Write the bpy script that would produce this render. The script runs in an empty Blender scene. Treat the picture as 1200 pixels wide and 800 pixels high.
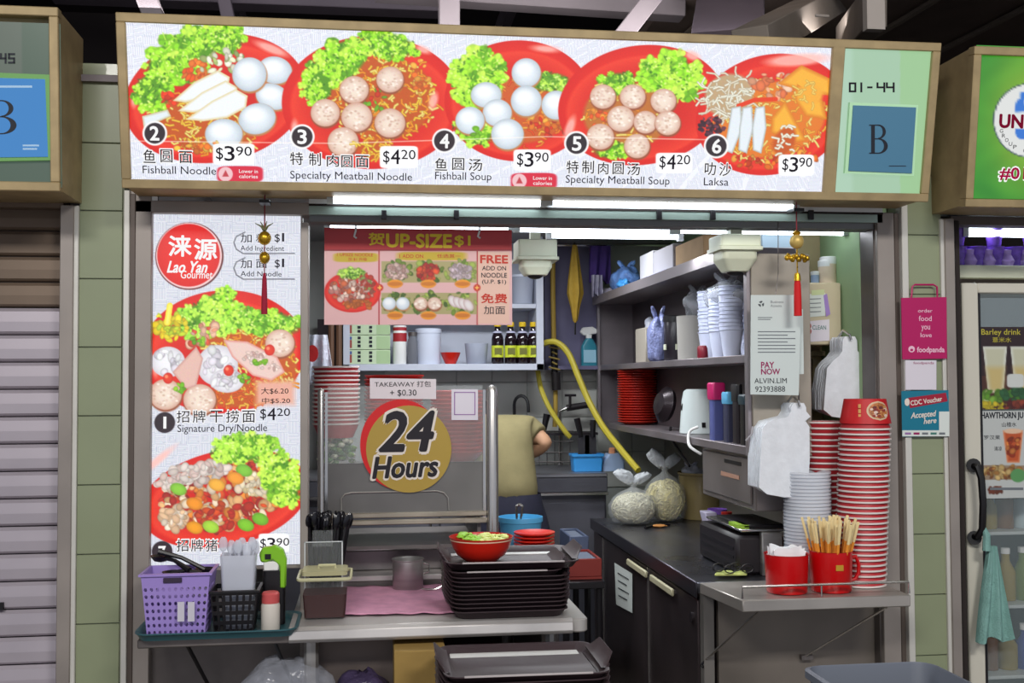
import bpy, bmesh, math, random
import numpy as np
from mathutils import Vector, Matrix
SC = bpy.context.scene
COL = SC.collection
rnd = random.Random(7)
PI = math.pi
# ---------------------------------------------------------------- camera
FPX = 1280.0
CAM = Vector((0.0, -3.45, 1.52))
YAW, PITCH, ROLL = math.radians(7.5), math.radians(2.1), math.radians(0.3)
cd = bpy.data.cameras.new('camera'); cam = bpy.data.objects.new('camera', cd); COL.objects.link(cam)
cd.sensor_width = 36.0; cd.lens = FPX / 1200 * 36; cd.clip_start = 0.05
fw = Vector((math.sin(YAW) * math.cos(PITCH), math.cos(YAW) * math.cos(PITCH), math.sin(PITCH)))
rt0 = Vector((math.cos(YAW), -math.sin(YAW), 0)); up0 = rt0.cross(fw)
rt = rt0 * math.cos(ROLL) - up0 * math.sin(ROLL)
up = up0 * math.cos(ROLL) + rt0 * math.sin(ROLL)
mw = Matrix((rt, up, -fw)).transposed().to_4x4(); mw.translation = CAM
cam.matrix_world = mw
SC.camera = cam
# ---------------------------------------------------------------- world, exposure
SC.view_settings.view_transform = 'Standard'; SC.view_settings.look = 'None'
SC.view_settings.exposure = 0.0; SC.view_settings.gamma = 1.0; SC.view_settings.use_curve_mapping = False
w = bpy.data.worlds.new('hall_daylight'); SC.world = w; w.use_nodes = True
bg = w.node_tree.nodes['Background']; bg.inputs[0].default_value = (0.80, 0.86, 1.0, 1); bg.inputs[1].default_value = 0.62

def area(name, loc, rot, sx, sy, power, color=(1, 1, 1)):
    l = bpy.data.lights.new(name, 'AREA'); l.shape = 'RECTANGLE'; l.size = sx; l.size_y = sy; l.energy = power; l.color = color
    o = bpy.data.objects.new(name, l); COL.objects.link(o); o.location = loc; o.rotation_euler = rot; return o
area('hall_fill', (0.5, 1.6, 3.2), (PI, 0, 0), 3.5, 0.4, 34, (1, 0.95, 0.95))  # unseen uplight, added to brighten the roof above the signs
area('hall_fill', (-1.2, -4.6, 3.9), (math.radians(38), 0, 0), 1.4, 0.5, 120, (1, 0.97, 0.93))  # this and the next: unseen fills added behind the camera for the stall front
area('hall_fill', (1.8, -4.6, 3.9), (math.radians(38), 0, 0), 1.4, 0.5, 120, (1, 0.97, 0.93))
area('kitchen_lamp', (0.5, 1.5, 2.27), (0, 0, 0), 1.2, 0.15, 24, (0.93, 0.97, 1))
area('kitchen_lamp', (0.7, 0.55, 2.0), (0, 0, 0), 1.6, 0.1, 12, (0.93, 0.97, 1))

# ---------------------------------------------------------------- pixel geometry helpers
def ray(x, y):
    return fw + rt * ((x - 600) / FPX) - up * ((y - 400) / FPX)
def P(x, y, Y):
    d = ray(x, y); return CAM + d * ((Y - CAM.y) / d.y)
def PZ(x, y, z):
    d = ray(x, y); return CAM + d * ((z - CAM.z) / d.z)
def PX(x, y, X):
    d = ray(x, y); return CAM + d * ((X - CAM.x) / d.x)
def RC(x0, y0, x1, y1, Y):
    xm, ym = (x0 + x1) / 2, (y0 + y1) / 2
    return P(x0, ym, Y).x, P(x1, ym, Y).x, P(xm, y1, Y).z, P(xm, y0, Y).z     # X0 X1 Zbottom Ztop
def mpp(x, Y):
    return (P(x + 1, 440, Y) - P(x, 440, Y)).x
class Plane:
    def __init__(s, O, ex, ez):
        s.O, s.ex, s.ez = Vector(O), Vector(ex).normalized(), Vector(ez).normalized(); s.n = s.ex.cross(s.ez)
    def uv(s, x, y):
        d = ray(x, y); p = CAM + d * ((s.O - CAM).dot(s.n) / d.dot(s.n)) - s.O
        return p.dot(s.ex), p.dot(s.ez)
    def w(s, u, v, d=0.0): return s.O + s.ex * u + s.ez * v + s.n * d
def FP(Y): return Plane((0, Y, 0), (1, 0, 0), (0, 0, 1))
def SP(X): return Plane((X, 0, 0), (0, -1, 0), (0, 0, 1))

# ---------------------------------------------------------------- materials
def S(r, g=None, b=None):
    if g is None: r, g, b = r
    f = lambda c: (c / 255 / 12.92) if c <= 10.31 else ((c / 255 + 0.055) / 1.055) ** 2.4
    return (f(r), f(g), f(b), 1)
_m = {}
def M(key, col=(200, 200, 200), rough=0.5, metal=0.0, var=0.0, scale=8.0, bump=0.0, bscale=60.0, trans=0.0, alpha=1.0, coat=0.0, stretch=None, emit=0.0, ior=1.45, detail=4):
    if key in _m: return _m[key]
    m = bpy.data.materials.new(key); m.use_nodes = True; nt = m.node_tree; b = nt.nodes['Principled BSDF']
    b.inputs['Base Color'].default_value = S(col); b.inputs['Roughness'].default_value = rough; b.inputs['Metallic'].default_value = metal
    b.inputs['IOR'].default_value = ior
    if trans: b.inputs['Transmission Weight'].default_value = trans
    if alpha < 1: b.inputs['Alpha'].default_value = alpha
    if coat: b.inputs['Coat Weight'].default_value = coat
    if emit:
        b.inputs['Emission Color'].default_value = S(col); b.inputs['Emission Strength'].default_value = emit
    tc = nt.nodes.new('ShaderNodeTexCoord'); mp = nt.nodes.new('ShaderNodeMapping'); nt.links.new(tc.outputs['Object'], mp.inputs[0])
    if stretch: mp.inputs['Scale'].default_value = stretch
    if var:
        n = nt.nodes.new('ShaderNodeTexNoise'); n.inputs['Scale'].default_value = scale; n.inputs['Detail'].default_value = detail
        nt.links.new(mp.outputs[0], n.inputs['Vector'])
        r = nt.nodes.new('ShaderNodeValToRGB'); c = S(col)
        r.color_ramp.elements[0].position = 0.3; r.color_ramp.elements[1].position = 0.7
        r.color_ramp.elements[0].color = tuple(max(0, x * (1 - var)) for x in c[:3]) + (1,)
        r.color_ramp.elements[1].color = tuple(min(1, x * (1 + var)) for x in c[:3]) + (1,)
        nt.links.new(n.outputs['Fac'], r.inputs[0]); nt.links.new(r.outputs[0], b.inputs['Base Color'])
        if metal > 0.3:
            mr = nt.nodes.new('ShaderNodeMapRange'); mr.inputs['To Min'].default_value = max(0.05, rough - 0.12); mr.inputs['To Max'].default_value = rough + 0.15
            nt.links.new(n.outputs['Fac'], mr.inputs[0]); nt.links.new(mr.outputs[0], b.inputs['Roughness'])
    if bump:
        n2 = nt.nodes.new('ShaderNodeTexNoise'); n2.inputs['Scale'].default_value = bscale
        nt.links.new(mp.outputs[0], n2.inputs['Vector'])
        bp = nt.nodes.new('ShaderNodeBump'); bp.inputs['Strength'].default_value = bump; bp.inputs['Distance'].default_value = 0.01
        nt.links.new(n2.outputs['Fac'], bp.inputs['Height']); nt.links.new(bp.outputs[0], b.inputs['Normal'])
    _m[key] = m; return m
def EM(key, col, s):
    if key in _m: return _m[key]
    m = bpy.data.materials.new(key); m.use_nodes = True; nt = m.node_tree; nt.nodes.clear()
    e = nt.nodes.new('ShaderNodeEmission'); e.inputs[0].default_value = S(col); e.inputs[1].default_value = s
    o = nt.nodes.new('ShaderNodeOutputMaterial'); nt.links.new(e.outputs[0], o.inputs[0]); _m[key] = m; return m
def PM(key, lit, rough=0.4):      # print: colour attribute on a real panel; lit > 0 for a backlit film
    if key in _m: return _m[key]
    m = bpy.data.materials.new(key); m.use_nodes = True; nt = m.node_tree; b = nt.nodes['Principled BSDF']
    a = nt.nodes.new('ShaderNodeAttribute'); a.attribute_name = 'Col'
    b.inputs['Roughness'].default_value = rough
    if lit:
        b.inputs['Base Color'].default_value = (0.03, 0.03, 0.03, 1)
        nt.links.new(a.outputs['Color'], b.inputs['Emission Color']); b.inputs['Emission Strength'].default_value = lit
    else: nt.links.new(a.outputs['Color'], b.inputs['Base Color'])
    _m[key] = m; return m

STEEL = M('brushed_steel', (172, 170, 168), 0.38, 0.85, 0.18, 3.0, stretch=(1, 1, 12))
STEELD = M('stained_dark_steel', (112, 106, 104), 0.42, 0.75, 0.35, 4.0)
STEELH = M('polished_steel', (205, 203, 200), 0.2, 0.95, 0.1, 6.0)
ALU = M('grey_aluminium', (150, 142, 136), 0.5, 0.35, 0.1, 5.0)
WALU = M('pale_aluminium', (205, 203, 196), 0.45, 0.2, 0.06, 6.0)
SIGNF = M('bronze_sign_frame', (164, 144, 106), 0.5, 0.25, 0.16, 14.0)
GTILE = M('green_glazed_tile', (138, 146, 116), 0.35, 0, 0.06, 3.0, coat=0.2)
GROUT = M('pale_grout', (150, 155, 135), 0.8)
WTILE = M('white_wall_tile', (196, 196, 190), 0.3, 0, 0.05, 5.0)
GRN = M('mint_wall_paint', (158, 186, 142), 0.7, 0, 0.06, 3.0)
BLACK = M('black_plastic', (22, 20, 24), 0.4)
WHITE = M('white_plastic', (232, 232, 230), 0.4)
PAPER = M('white_paper', (215, 222, 218), 0.8)
REDP = M('red_melamine', (200, 34, 20), 0.3, coat=0.3)
CREAM = M('cream_plastic', (216, 220, 196), 0.45)
CARD = M('brown_cardboard', (160, 132, 98), 0.85, 0, 0.1, 12)

# ---------------------------------------------------------------- objects
def tag(o, label=None, cat=None, group=None, kind=None):
    if label: o['label'] = label
    if cat: o['category'] = cat
    if group: o['group'] = group
    if kind: o['kind'] = kind
    return o
def root_loc(o):
    v = Vector((0, 0, 0))
    while o is not None: v += o.location; o = o.parent
    return v
def thing(name, label, cat, loc, group=None):
    o = bpy.data.objects.new(name, None); COL.objects.link(o); o.location = Vector(loc); o.empty_display_size = 0.05
    return tag(o, label, cat, group)
class MB:
    def __init__(s): s.v = []; s.f = []; s.m = []; s.mi = 0
    def add(s, vs, fs):
        b = len(s.v); s.v += [Vector(v) for v in vs]; s.f += [tuple(i + b for i in f) for f in fs]; s.m += [s.mi] * len(fs); return s
    def box(s, x0, x1, y0, y1, z0, z1):
        if x0 > x1: x0, x1 = x1, x0
        if y0 > y1: y0, y1 = y1, y0
        if z0 > z1: z0, z1 = z1, z0
        return s.add([(x0, y0, z0), (x1, y0, z0), (x1, y1, z0), (x0, y1, z0), (x0, y0, z1), (x1, y0, z1), (x1, y1, z1), (x0, y1, z1)],
                     [(3, 2, 1, 0), (4, 5, 6, 7), (0, 1, 5, 4), (1, 2, 6, 5), (2, 3, 7, 6), (3, 0, 4, 7)])
    def loops(s, loops, cap0=True, cap1=True, closed=False):
        n = len(loops[0]); vs = [v for l in loops for v in l]; fs = []
        for i in range(len(loops) - (0 if closed else 1)):
            j = (i + 1) % len(loops)
            for k in range(n): fs.append((i * n + k, i * n + (k + 1) % n, j * n + (k + 1) % n, j * n + k))
        if cap0 and not closed: fs.append(tuple(reversed(range(n))))
        if cap1 and not closed: fs.append(tuple(range((len(loops) - 1) * n, len(loops) * n)))
        return s.add(vs, fs)
    def lathe(s, prof, c=(0, 0, 0), n=24, cap0=True, cap1=False, sx=1, sy=1):
        c = Vector(c)
        return s.loops([[c + Vector((math.cos(2 * PI * k / n) * r * sx, math.sin(2 * PI * k / n) * r * sy, z)) for k in range(n)] for r, z in prof], cap0, cap1)
    def tube(s, pts, r, n=8, caps=True):
        pts = [Vector(p) for p in pts]; rs = r if isinstance(r, (list, tuple)) else [r] * len(pts); L = []
        ref = None
        for i, p in enumerate(pts):
            d = (pts[min(i + 1, len(pts) - 1)] - pts[max(i - 1, 0)]).normalized()
            if ref is None:
                a = Vector((0, 0, 1)) if abs(d.z) < 0.9 else Vector((1, 0, 0)); ref = d.cross(a).normalized()
            ref = (ref - d * ref.dot(d)).normalized(); q = d.cross(ref)
            L.append([p + (ref * math.cos(2 * PI * k / n) + q * math.sin(2 * PI * k / n)) * rs[i] for k in range(n)])
        return s.loops(L, caps, caps)
    def rrbox(s, cx, cy, z0, z1, w, d, r, n=4):
        return s.loops([rr(cx, cy, w, d, r, z0, n), rr(cx, cy, w, d, r, z1, n)])
    def prism(s, poly, fn, t0, t1):    # fn(a,b,t)->vec
        return s.loops([[fn(a, b, t0) for a, b in poly], [fn(a, b, t1) for a, b in poly]])
    def blob(s, c, rx, ry, rz, amp=0.1, seed=0, nu=20, nv=12, freq=3, flat=-9):
        c = Vector(c); rr_ = random.Random(seed); ph = [rr_.uniform(0, 6.28) for _ in range(8)]; L = []
        for j in range(1, nv):
            t = PI * j / nv - PI / 2; l = []
            for k in range(nu):
                a = 2 * PI * k / nu
                q = 1 + amp * (math.sin(freq * a + ph[0] + 2 * t) * 0.5 + math.sin((freq + 2) * a + ph[1] - 3 * t) * 0.35 + math.sin(5 * t + ph[2] + a) * 0.3 + math.sin((2 * freq + 3) * a + ph[3] + 4 * t) * 0.2)
                z = max(math.sin(t) * rz * q, flat)
                l.append(c + Vector((math.cos(a) * math.cos(t) * rx * q, math.sin(a) * math.cos(t) * ry * q, z)))
            L.append(l)
        return s.loops(L)
    def build(s, name, mat, parent=None, bevel=0, smooth=30, base=None, label=None, seg=1, ico=None):
        me = bpy.data.meshes.new(name)
        org = Vector(base) if base is not None else (root_loc(parent) if parent is not None else Vector((0, 0, 0)))
        me.from_pydata([tuple(v - org) for v in s.v], [], s.f)
        for mm in (mat if isinstance(mat, (list, tuple)) else [mat]): me.materials.append(mm)
        if isinstance(mat, (list, tuple)): me.polygons.foreach_set('material_index', s.m)
        if smooth:
            me.polygons.foreach_set('use_smooth', [True] * len(me.polygons)); me.set_sharp_from_angle(angle=math.radians(smooth))
        me.update()
        o = bpy.data.objects.new(name, me); COL.objects.link(o)
        if parent is not None:
            o.parent = parent
            if base is not None: o.location = org - root_loc(parent)
        elif base is not None: o.location = org
        if bevel:
            b = o.modifiers.new('bevel', 'BEVEL'); b.width = bevel; b.segments = seg; b.limit_method = 'ANGLE'
        if label: o['label'] = label
        return o
def rr(cx, cy, w, d, r, z, n=4):
    pts = []
    for qx, qy, a0 in ((1, 1, 0), (-1, 1, 90), (-1, -1, 180), (1, -1, 270)):
        for k in range(n + 1):
            a = math.radians(a0 + 90 * k / n)
            pts.append(Vector((cx + qx * (w / 2 - r) + math.cos(a) * r, cy + qy * (d / 2 - r) + math.sin(a) * r, z)))
    return pts
def box(name, mat, parent, x0, x1, y0, y1, z0, z1, bevel=0.0, label=None, kind=None, base=None):
    o = MB().box(x0, x1, y0, y1, z0, z1).build(name, mat, parent, bevel, label=label, base=base)
    if kind: o['kind'] = kind
    return o
def pbox(name, mat, parent, px0, py0, px1, py1, Y, depth, bevel=0.0, label=None):
    a, b, c, d = RC(px0, py0, px1, py1, Y); return box(name, mat, parent, a, b, Y, Y + depth, c, d, bevel, label)
def kids(o): return [c for c in COL.objects if c.parent == o]
def copy_tree(o, parent=None, _k=None):
    c = o.copy(); COL.objects.link(c); c.parent = parent
    for ch in list(o.children): copy_tree(ch, c)
    return c
def struct(o): o['kind'] = 'structure'; return o

# ---------------------------------------------------------------- flat lettering
_tc = bpy.data.curves.new('tmp_text', 'FONT'); _to = bpy.data.objects.new('tmp_text', _tc); COL.objects.link(_to)
def text_mesh(body, bold=0.0, shear=0.0):
    _tc.body = body; _tc.offset = bold; _tc.shear = shear; _tc.resolution_u = 3
    bpy.context.view_layer.update()
    dg = bpy.context.evaluated_depsgraph_get(); e = _to.evaluated_get(dg); m = e.to_mesh()
    vs = [tuple(v.co) for v in m.vertices]; fs = [tuple(p.vertices) for p in m.polygons]; e.to_mesh_clear()
    return vs, fs
def T(pl, body, x0, yb, x1, h, mat, parent, d=0.0012, bold=0.012, shear=0.0, name='lettering', rot=0.0):
    """flat lettering on plane pl: from px (x0, yb) baseline to x1, body height h px; weight by shifted copies"""
    vs, fs = text_mesh(body, 0.0, shear)
    if not vs: return None
    xs = [v[0] for v in vs]; ys = [v[1] for v in vs]; xa, xb_ = min(xs), max(xs); ya, yc = min(ys), max(ys)
    u0, v0 = pl.uv(x0, yb); u1, _ = pl.uv(x1, yb); _, v1 = pl.uv(x0, yb - h)
    sx = (u1 - u0) / (xb_ - xa); yo = 0 if ya > -0.05 else ya
    if ya > -0.3 and body.isascii(): yo = 0
    sz = (v1 - v0) / (yc - yo)
    mb = MB(); cr, sr = math.cos(rot), math.sin(rot); r = bold * .8 * sz
    offs = [(0, 0)] if bold < .004 else ([(-r * .5, 0), (r * .5, 0), (0, r * .4), (0, -r * .4)] if bold < .025 else [(math.cos(t) * r, math.sin(t) * r) for t in [k * PI / 4 for k in range(8)]] + [(0, 0)])
    for i, (ox, oz) in enumerate(offs):
        out = []
        for v in vs:
            a, b = (v[0] - xa) * sx + ox, (v[1] - yo) * sz + oz
            out.append(pl.w(u0 + a * cr - b * sr, v0 + a * sr + b * cr, d + i * 1e-5))
        mb.add(out, fs)
    return mb.build(name, mat, parent, smooth=0)
def ink_lines(pl, x0, y0, x1, n, step, mat, parent, d=.0008, h=1.0):
    for k in range(n): flat(pl, [(x0, y0 + step * k), (x1 - (k % 3) * (x1 - x0) * .12, y0 + step * k), (x1 - (k % 3) * (x1 - x0) * .12, y0 + step * k + h), (x0, y0 + step * k + h)], d, 'text_line', mat, parent, .0003)
def serif_B(pl, x0, y0, x1, y1, mat, parent, d):
    w_, h_ = x1 - x0, y1 - y0; X = lambda t: x0 + w_ * t; Y = lambda t: y0 + h_ * t
    for q in ([(.1, .02), (.28, .02), (.28, .98), (.1, .98)], [(0, 0), (.5, 0), (.5, .035), (0, .035)], [(0, .965), (.5, .965), (.5, 1), (0, 1)], [(.28, .47), (.5, .47), (.5, .505), (.28, .505)]): flat(pl, [(X(a), Y(b)) for a, b in q], d, 'lettering', mat, parent)
    for cy, ry, rx, t in ((.245, .245, .38, .15), (.735, .265, .48, .19)):
        out = [(X(.46 + rx * math.sin(a)), Y(cy - ry * math.cos(a))) for a in [PI * k / 16 for k in range(17)]]; inn = [(X(.46 + (rx - t) * math.sin(a)), Y(cy - (ry - .035) * math.cos(a))) for a in [PI * k / 16 for k in range(17)]]
        for i in range(16): flat(pl, [out[i], out[i + 1], inn[i + 1], inn[i]], d, 'lettering', mat, parent)
def flat(pl, pts, d, name, mat, parent, thick=0.0008):
    """flat plate whose outline is given in px on plane pl"""
    q = [pl.uv(*p) for p in pts]
    ar = sum(q[i][0] * q[(i + 1) % len(q)][1] - q[(i + 1) % len(q)][0] * q[i][1] for i in range(len(q)))
    if ar < 0: q.reverse()
    return MB().loops([[pl.w(u, v, d - thick) for u, v in q], [pl.w(u, v, d) for u, v in q]]).build(name, mat, parent, smooth=0)
def ell(cx, cy, rx, ry, n=40, a0=0, a1=360):
    return [(cx + rx * math.cos(math.radians(a0 + (a1 - a0) * k / n)), cy + ry * math.sin(math.radians(a0 + (a1 - a0) * k / n))) for k in range(n + (a1 - a0 != 360))]
def rrect(x0, y0, x1, y1, r, n=4):
    return [(p.x, p.y) for p in rr((x0 + x1) / 2, (y0 + y1) / 2, x1 - x0, y1 - y0, r, 0, n)]
# ---------------------------------------------------------------- painted prints (menu photographs are flat prints)
class Paint:
    def __init__(s, pl, x0, y0, x1, y1, step=1.0, uv=None):
        s.pl = pl
        ym, xm = (y0 + y1) / 2, (x0 + x1) / 2
        u0 = pl.uv(x0, ym)[0]; u1 = pl.uv(x1, ym)[0]; v0 = pl.uv(xm, y1)[1]; v1 = pl.uv(xm, y0)[1]
        if uv: u0, u1, v0, v1 = uv
        s.u0, s.u1, s.v0, s.v1 = u0, u1, v0, v1
        W = max(2, int((x1 - x0) / step)); H = max(2, int((y1 - y0) / step)); s.W, s.H = W, H
        uu = np.linspace(u0, u1, W); vv = np.linspace(v1, v0, H); U, V = np.meshgrid(uu, vv)
        O, ex, ez = (np.array(a) for a in (pl.O, pl.ex, pl.ez))
        Wd = O + U[..., None] * ex + V[..., None] * ez; s.Wd = Wd
        D = Wd - np.array(CAM); z = D @ np.array(fw)
        s.X = 600 + FPX * (D @ np.array(rt)) / z; s.Y = 400 - FPX * (D @ np.array(up)) / z
        s.C = np.ones((H, W, 3)) * 235.0; s.rng = np.random.RandomState(3)
        s.cx = s.X[H // 2]; s.cy = s.Y[:, W // 2]
    def win(s, x0, y0, x1, y1):
        p = 8
        i0 = np.searchsorted(s.cx, x0 - p - 4); i1 = np.searchsorted(s.cx, x1 + p + 4); j0 = np.searchsorted(s.cy, y0 - p); j1 = np.searchsorted(s.cy, y1 + p)
        return slice(max(0, j0 - 25), min(s.H, j1 + 25)), slice(max(0, i0), min(s.W, i1))
    def blend(s, sl, a, col):
        a = a[..., None]; s.C[sl] = s.C[sl] * (1 - a) + np.asarray(col, float) * a
    def ell(s, cx, cy, rx, ry, col, rot=0, soft=1.0, edge=None, hl=None, power=2.0, al=1.0):
        R = max(rx, ry) * 1.15; sl = s.win(cx - R, cy - R, cx + R, cy + R); X = s.X[sl] - cx; Y = s.Y[sl] - cy
        if X.size == 0: return
        c, n = math.cos(math.radians(rot)), math.sin(math.radians(rot)); A = (X * c + Y * n) / rx; B = (-X * n + Y * c) / ry
        r = (np.abs(A) ** power + np.abs(B) ** power) ** (1 / power); a = np.clip((1 - r) * min(rx, ry) / soft + 0.5, 0, 1) * al
        col = np.asarray(col, float)
        if edge is not None:
            t = np.clip(r, 0, 1)[..., None] ** 3; colr = col * (1 - t) + np.asarray(edge, float) * t
        else: colr = np.broadcast_to(col, X.shape + (3,))
        s.blend(sl, a, colr)
        if hl: s.ell(cx + hl[0], cy + hl[1], hl[2], hl[3], hl[4], rot=hl[5] if len(hl) > 5 else 0, soft=max(1.5, hl[3] * 0.8), al=0.8)
    def poly(s, pts, col, soft=0.8, grad=None):
        xs = [p[0] for p in pts]; ys = [p[1] for p in pts]; sl = s.win(min(xs), min(ys), max(xs), max(ys)); X = s.X[sl]; Y = s.Y[sl]
        if X.size == 0: return
        ins = np.zeros(X.shape, bool); dist = np.full(X.shape, 1e9); n = len(pts)
        for i in range(n):
            x1, y1 = pts[i]; x2, y2 = pts[(i + 1) % n]
            if y1 != y2:
                cnd = ((y1 > Y) != (y2 > Y)) & (X < (x2 - x1) * (Y - y1) / (y2 - y1) + x1); ins ^= cnd
            L = (x2 - x1) ** 2 + (y2 - y1) ** 2 + 1e-9; t = np.clip(((X - x1) * (x2 - x1) + (Y - y1) * (y2 - y1)) / L, 0, 1)
            dist = np.minimum(dist, np.hypot(X - x1 - t * (x2 - x1), Y - y1 - t * (y2 - y1)))
        a = np.clip(np.where(ins, dist, -dist) / soft + 0.5, 0, 1)
        if grad is not None:
            t = np.clip(dist / grad[1], 0, 1)[..., None]; col = np.asarray(grad[0], float) * (1 - t) + np.asarray(col, float) * t
        s.blend(sl, a, col)
    def stroke(s, pts, wd, col, core=None, al=1.0):
        xs = [p[0] for p in pts]; ys = [p[1] for p in pts]; sl = s.win(min(xs) - wd, min(ys) - wd, max(xs) + wd, max(ys) + wd); X = s.X[sl]; Y = s.Y[sl]
        if X.size == 0: return
        dist = np.full(X.shape, 1e9)
        for (x1, y1), (x2, y2) in zip(pts[:-1], pts[1:]):
            L = (x2 - x1) ** 2 + (y2 - y1) ** 2 + 1e-9; t = np.clip(((X - x1) * (x2 - x1) + (Y - y1) * (y2 - y1)) / L, 0, 1)
            dist = np.minimum(dist, np.hypot(X - x1 - t * (x2 - x1), Y - y1 - t * (y2 - y1)))
        a = np.clip((wd / 2 - dist) / 0.8 + 0.5, 0, 1) * al
        if core is not None:
            t = np.clip(dist / (wd / 2), 0, 1)[..., None]; col = np.asarray(core, float) * (1 - t) + np.asarray(col, float) * t
        s.blend(sl, a, col)
    def rect(s, x0, y0, x1, y1, col, soft=0.6): s.poly([(x0, y0), (x1, y0), (x1, y1), (x0, y1)], col, soft)
    # ---- food vocabulary
    def maze(s, base=(238, 240, 248), line=(205, 210, 226), cell=6.0, n=4):
        X, Y = s.X, s.Y; big = cell * n; gx = np.floor(X / big).astype(int); gy = np.floor(Y / big).astype(int)
        lx = (X / big - gx - 0.5) * 2; ly = (Y / big - gy - 0.5) * 2; r = np.maximum(np.abs(lx), np.abs(ly))
        h = ((gx * 7 + gy * 13) % 3); v = np.where(h == 0, r * n, np.where(h == 1, (lx + 1) * n, (ly + 1) * n)); m = (np.abs(v % 1 - 0.5) < 0.2).astype(float)
        s.C[:] = np.asarray(base, float) * (1 - m[..., None]) + np.asarray(line, float) * m[..., None]
    def bowl(s, cx, cy, rx, ry, rot=0, col=(238, 44, 20), hl=None):
        s.ell(cx, cy, rx, ry, col, rot, edge=(214, 24, 14))
        s.ell(cx, cy + ry * 0.04, rx * 0.9, ry * 0.86, (206, 22, 12), rot, edge=(238, 60, 36), soft=3)
        for q in hl or []: s.ell(*q[:4], (255, 190, 180), rot=q[4] if len(q) > 4 else 0, soft=4, al=0.85)
    def inside(s, n, reg):
        o = []
        while len(o) < n:
            cx, cy, rx, ry, rot = reg; a = s.rng.rand() * 6.283; r = math.sqrt(s.rng.rand()); x = r * math.cos(a) * rx; y = r * math.sin(a) * ry
            c, q = math.cos(math.radians(rot)), math.sin(math.radians(rot)); o.append((cx + x * c - y * q, cy + x * q + y * c))
        return o
    def lettuce(s, reg, n=60, sz=6.0, dark=(86, 150, 14), mid=(140, 214, 24), lite=(196, 240, 80)):
        s.ell(reg[0], reg[1], reg[2] * 0.85, reg[3] * 0.85, dark, reg[4], soft=4)
        for k, (x, y) in enumerate(s.inside(n, reg)):
            t = s.rng.rand(); c = np.array(mid) * (1 - t) + np.array(dark if s.rng.rand() < 0.35 else lite) * t; r = sz * (0.5 + s.rng.rand() * 0.7)
            an = s.rng.rand() * 180; s.ell(x, y, r, r * (0.45 + 0.4 * s.rng.rand()), c, an, soft=2.0, edge=c * 0.86)
            for q in range(4): s.ell(x + r * .75 * math.cos(q * 1.57 + an), y + r * .6 * math.sin(q * 1.57 + an), r * .38, r * .3, np.minimum(c * 1.12, 255), an, soft=1.6)
            a = s.rng.rand() * 6.28; s.stroke([(x, y), (x + r * math.cos(a), y + r * math.sin(a))], 1.3, lite, al=0.8)
        for x, y in s.inside(n // 2, reg): s.ell(x, y, 1.6, 1.1, (235, 255, 150), s.rng.rand() * 180, al=0.7)
        for x, y in s.inside(n // 2, reg): s.ell(x, y, 1.8, 1.1, (50, 105, 8), s.rng.rand() * 180, al=0.6)
    def noodles(s, reg, n=50, cols=((250, 190, 50), (240, 140, 20), (255, 215, 110)), w=2.6, L=9, base=(196, 84, 16)):
        reg = (reg[0], reg[1], reg[2] * .92, reg[3] * .92, reg[4]); s.ell(reg[0], reg[1], reg[2] * 0.92, reg[3] * 0.92, base, reg[4], soft=4)
        for x, y in s.inside(int(n * 1.25), reg):
            a = s.rng.rand() * 6.28; b = a + s.rng.uniform(-1, 1); l = L * (0.5 + s.rng.rand() * 0.7); c = np.array(cols[s.rng.randint(len(cols))])
            p = [(x, y), (x + l * 0.5 * math.cos(a), y + l * 0.4 * math.sin(a)), (x + l * math.cos(b), y + l * 0.8 * math.sin(b))]
            s.stroke(p, w, c * 0.72, core=np.minimum(c * 1.08, 255))
    def ball(s, x, y, r, ry=None, rot=0):
        ry = ry or r
        s.ell(x + 0.5, y + 1.5, r * 1.04, ry * 1.05, (190, 130, 80), rot, soft=2)
        s.ell(x, y, r, ry, (228, 236, 244), rot, edge=(184, 196, 206), hl=(-r * 0.15, -ry * 0.25, r * 0.55, ry * 0.45, (250, 253, 255)))
    def meatball(s, x, y, r, ry=None):
        ry = ry or r * 0.95; s.ell(x + 0.5, y + 1.5, r * 1.05, ry * 1.05, (150, 80, 50), soft=2)
        s.ell(x, y, r, ry, (240, 222, 205), edge=(206, 160, 140))
        for px, py in s.inside(int(r * 2.2), (x, y, r * 0.85, ry * 0.8, 0)):
            c = [(252, 240, 228), (205, 170, 150), (225, 195, 180)][s.rng.randint(3)]; s.ell(px, py, 1.6, 1.2, c, al=0.8)
    def bits(s, reg, n, cols, sz=3.0):
        for x, y in s.inside(n, reg):
            c = np.array(cols[s.rng.randint(len(cols))], float) * s.rng.uniform(0.85, 1.1); r = sz * s.rng.uniform(0.5, 1.2)
            s.ell(x, y, r, r * s.rng.uniform(0.45, 0.9), np.minimum(c, 255), s.rng.rand() * 180, edge=c * 0.75)
    def speckle(s, amt=5): s.C += s.rng.uniform(-amt, amt, s.C.shape)
    def mesh(s, name, mat, parent, d=0.0):
        n = np.array(s.pl.n); O = np.array(root_loc(parent)); co = (s.Wd + n * d - O).reshape(-1, 3).astype(np.float32)
        W, H = s.W, s.H; i = np.arange((H - 1) * (W - 1)); r, c = i // (W - 1), i % (W - 1); a = r * W + c
        q = np.stack([a, a + W, a + W + 1, a + 1], 1).astype(np.int32)
        me = bpy.data.meshes.new(name); me.vertices.add(W * H); me.vertices.foreach_set('co', co.ravel())
        me.loops.add(q.size); me.loops.foreach_set('vertex_index', q.ravel()); me.polygons.add(len(q))
        me.polygons.foreach_set('loop_start', np.arange(0, q.size, 4, dtype=np.int32))
        me.update(calc_edges=True)
        at = me.color_attributes.new('Col', 'FLOAT_COLOR', 'POINT'); g = np.clip(s.C, 0, 255) / 255
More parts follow.
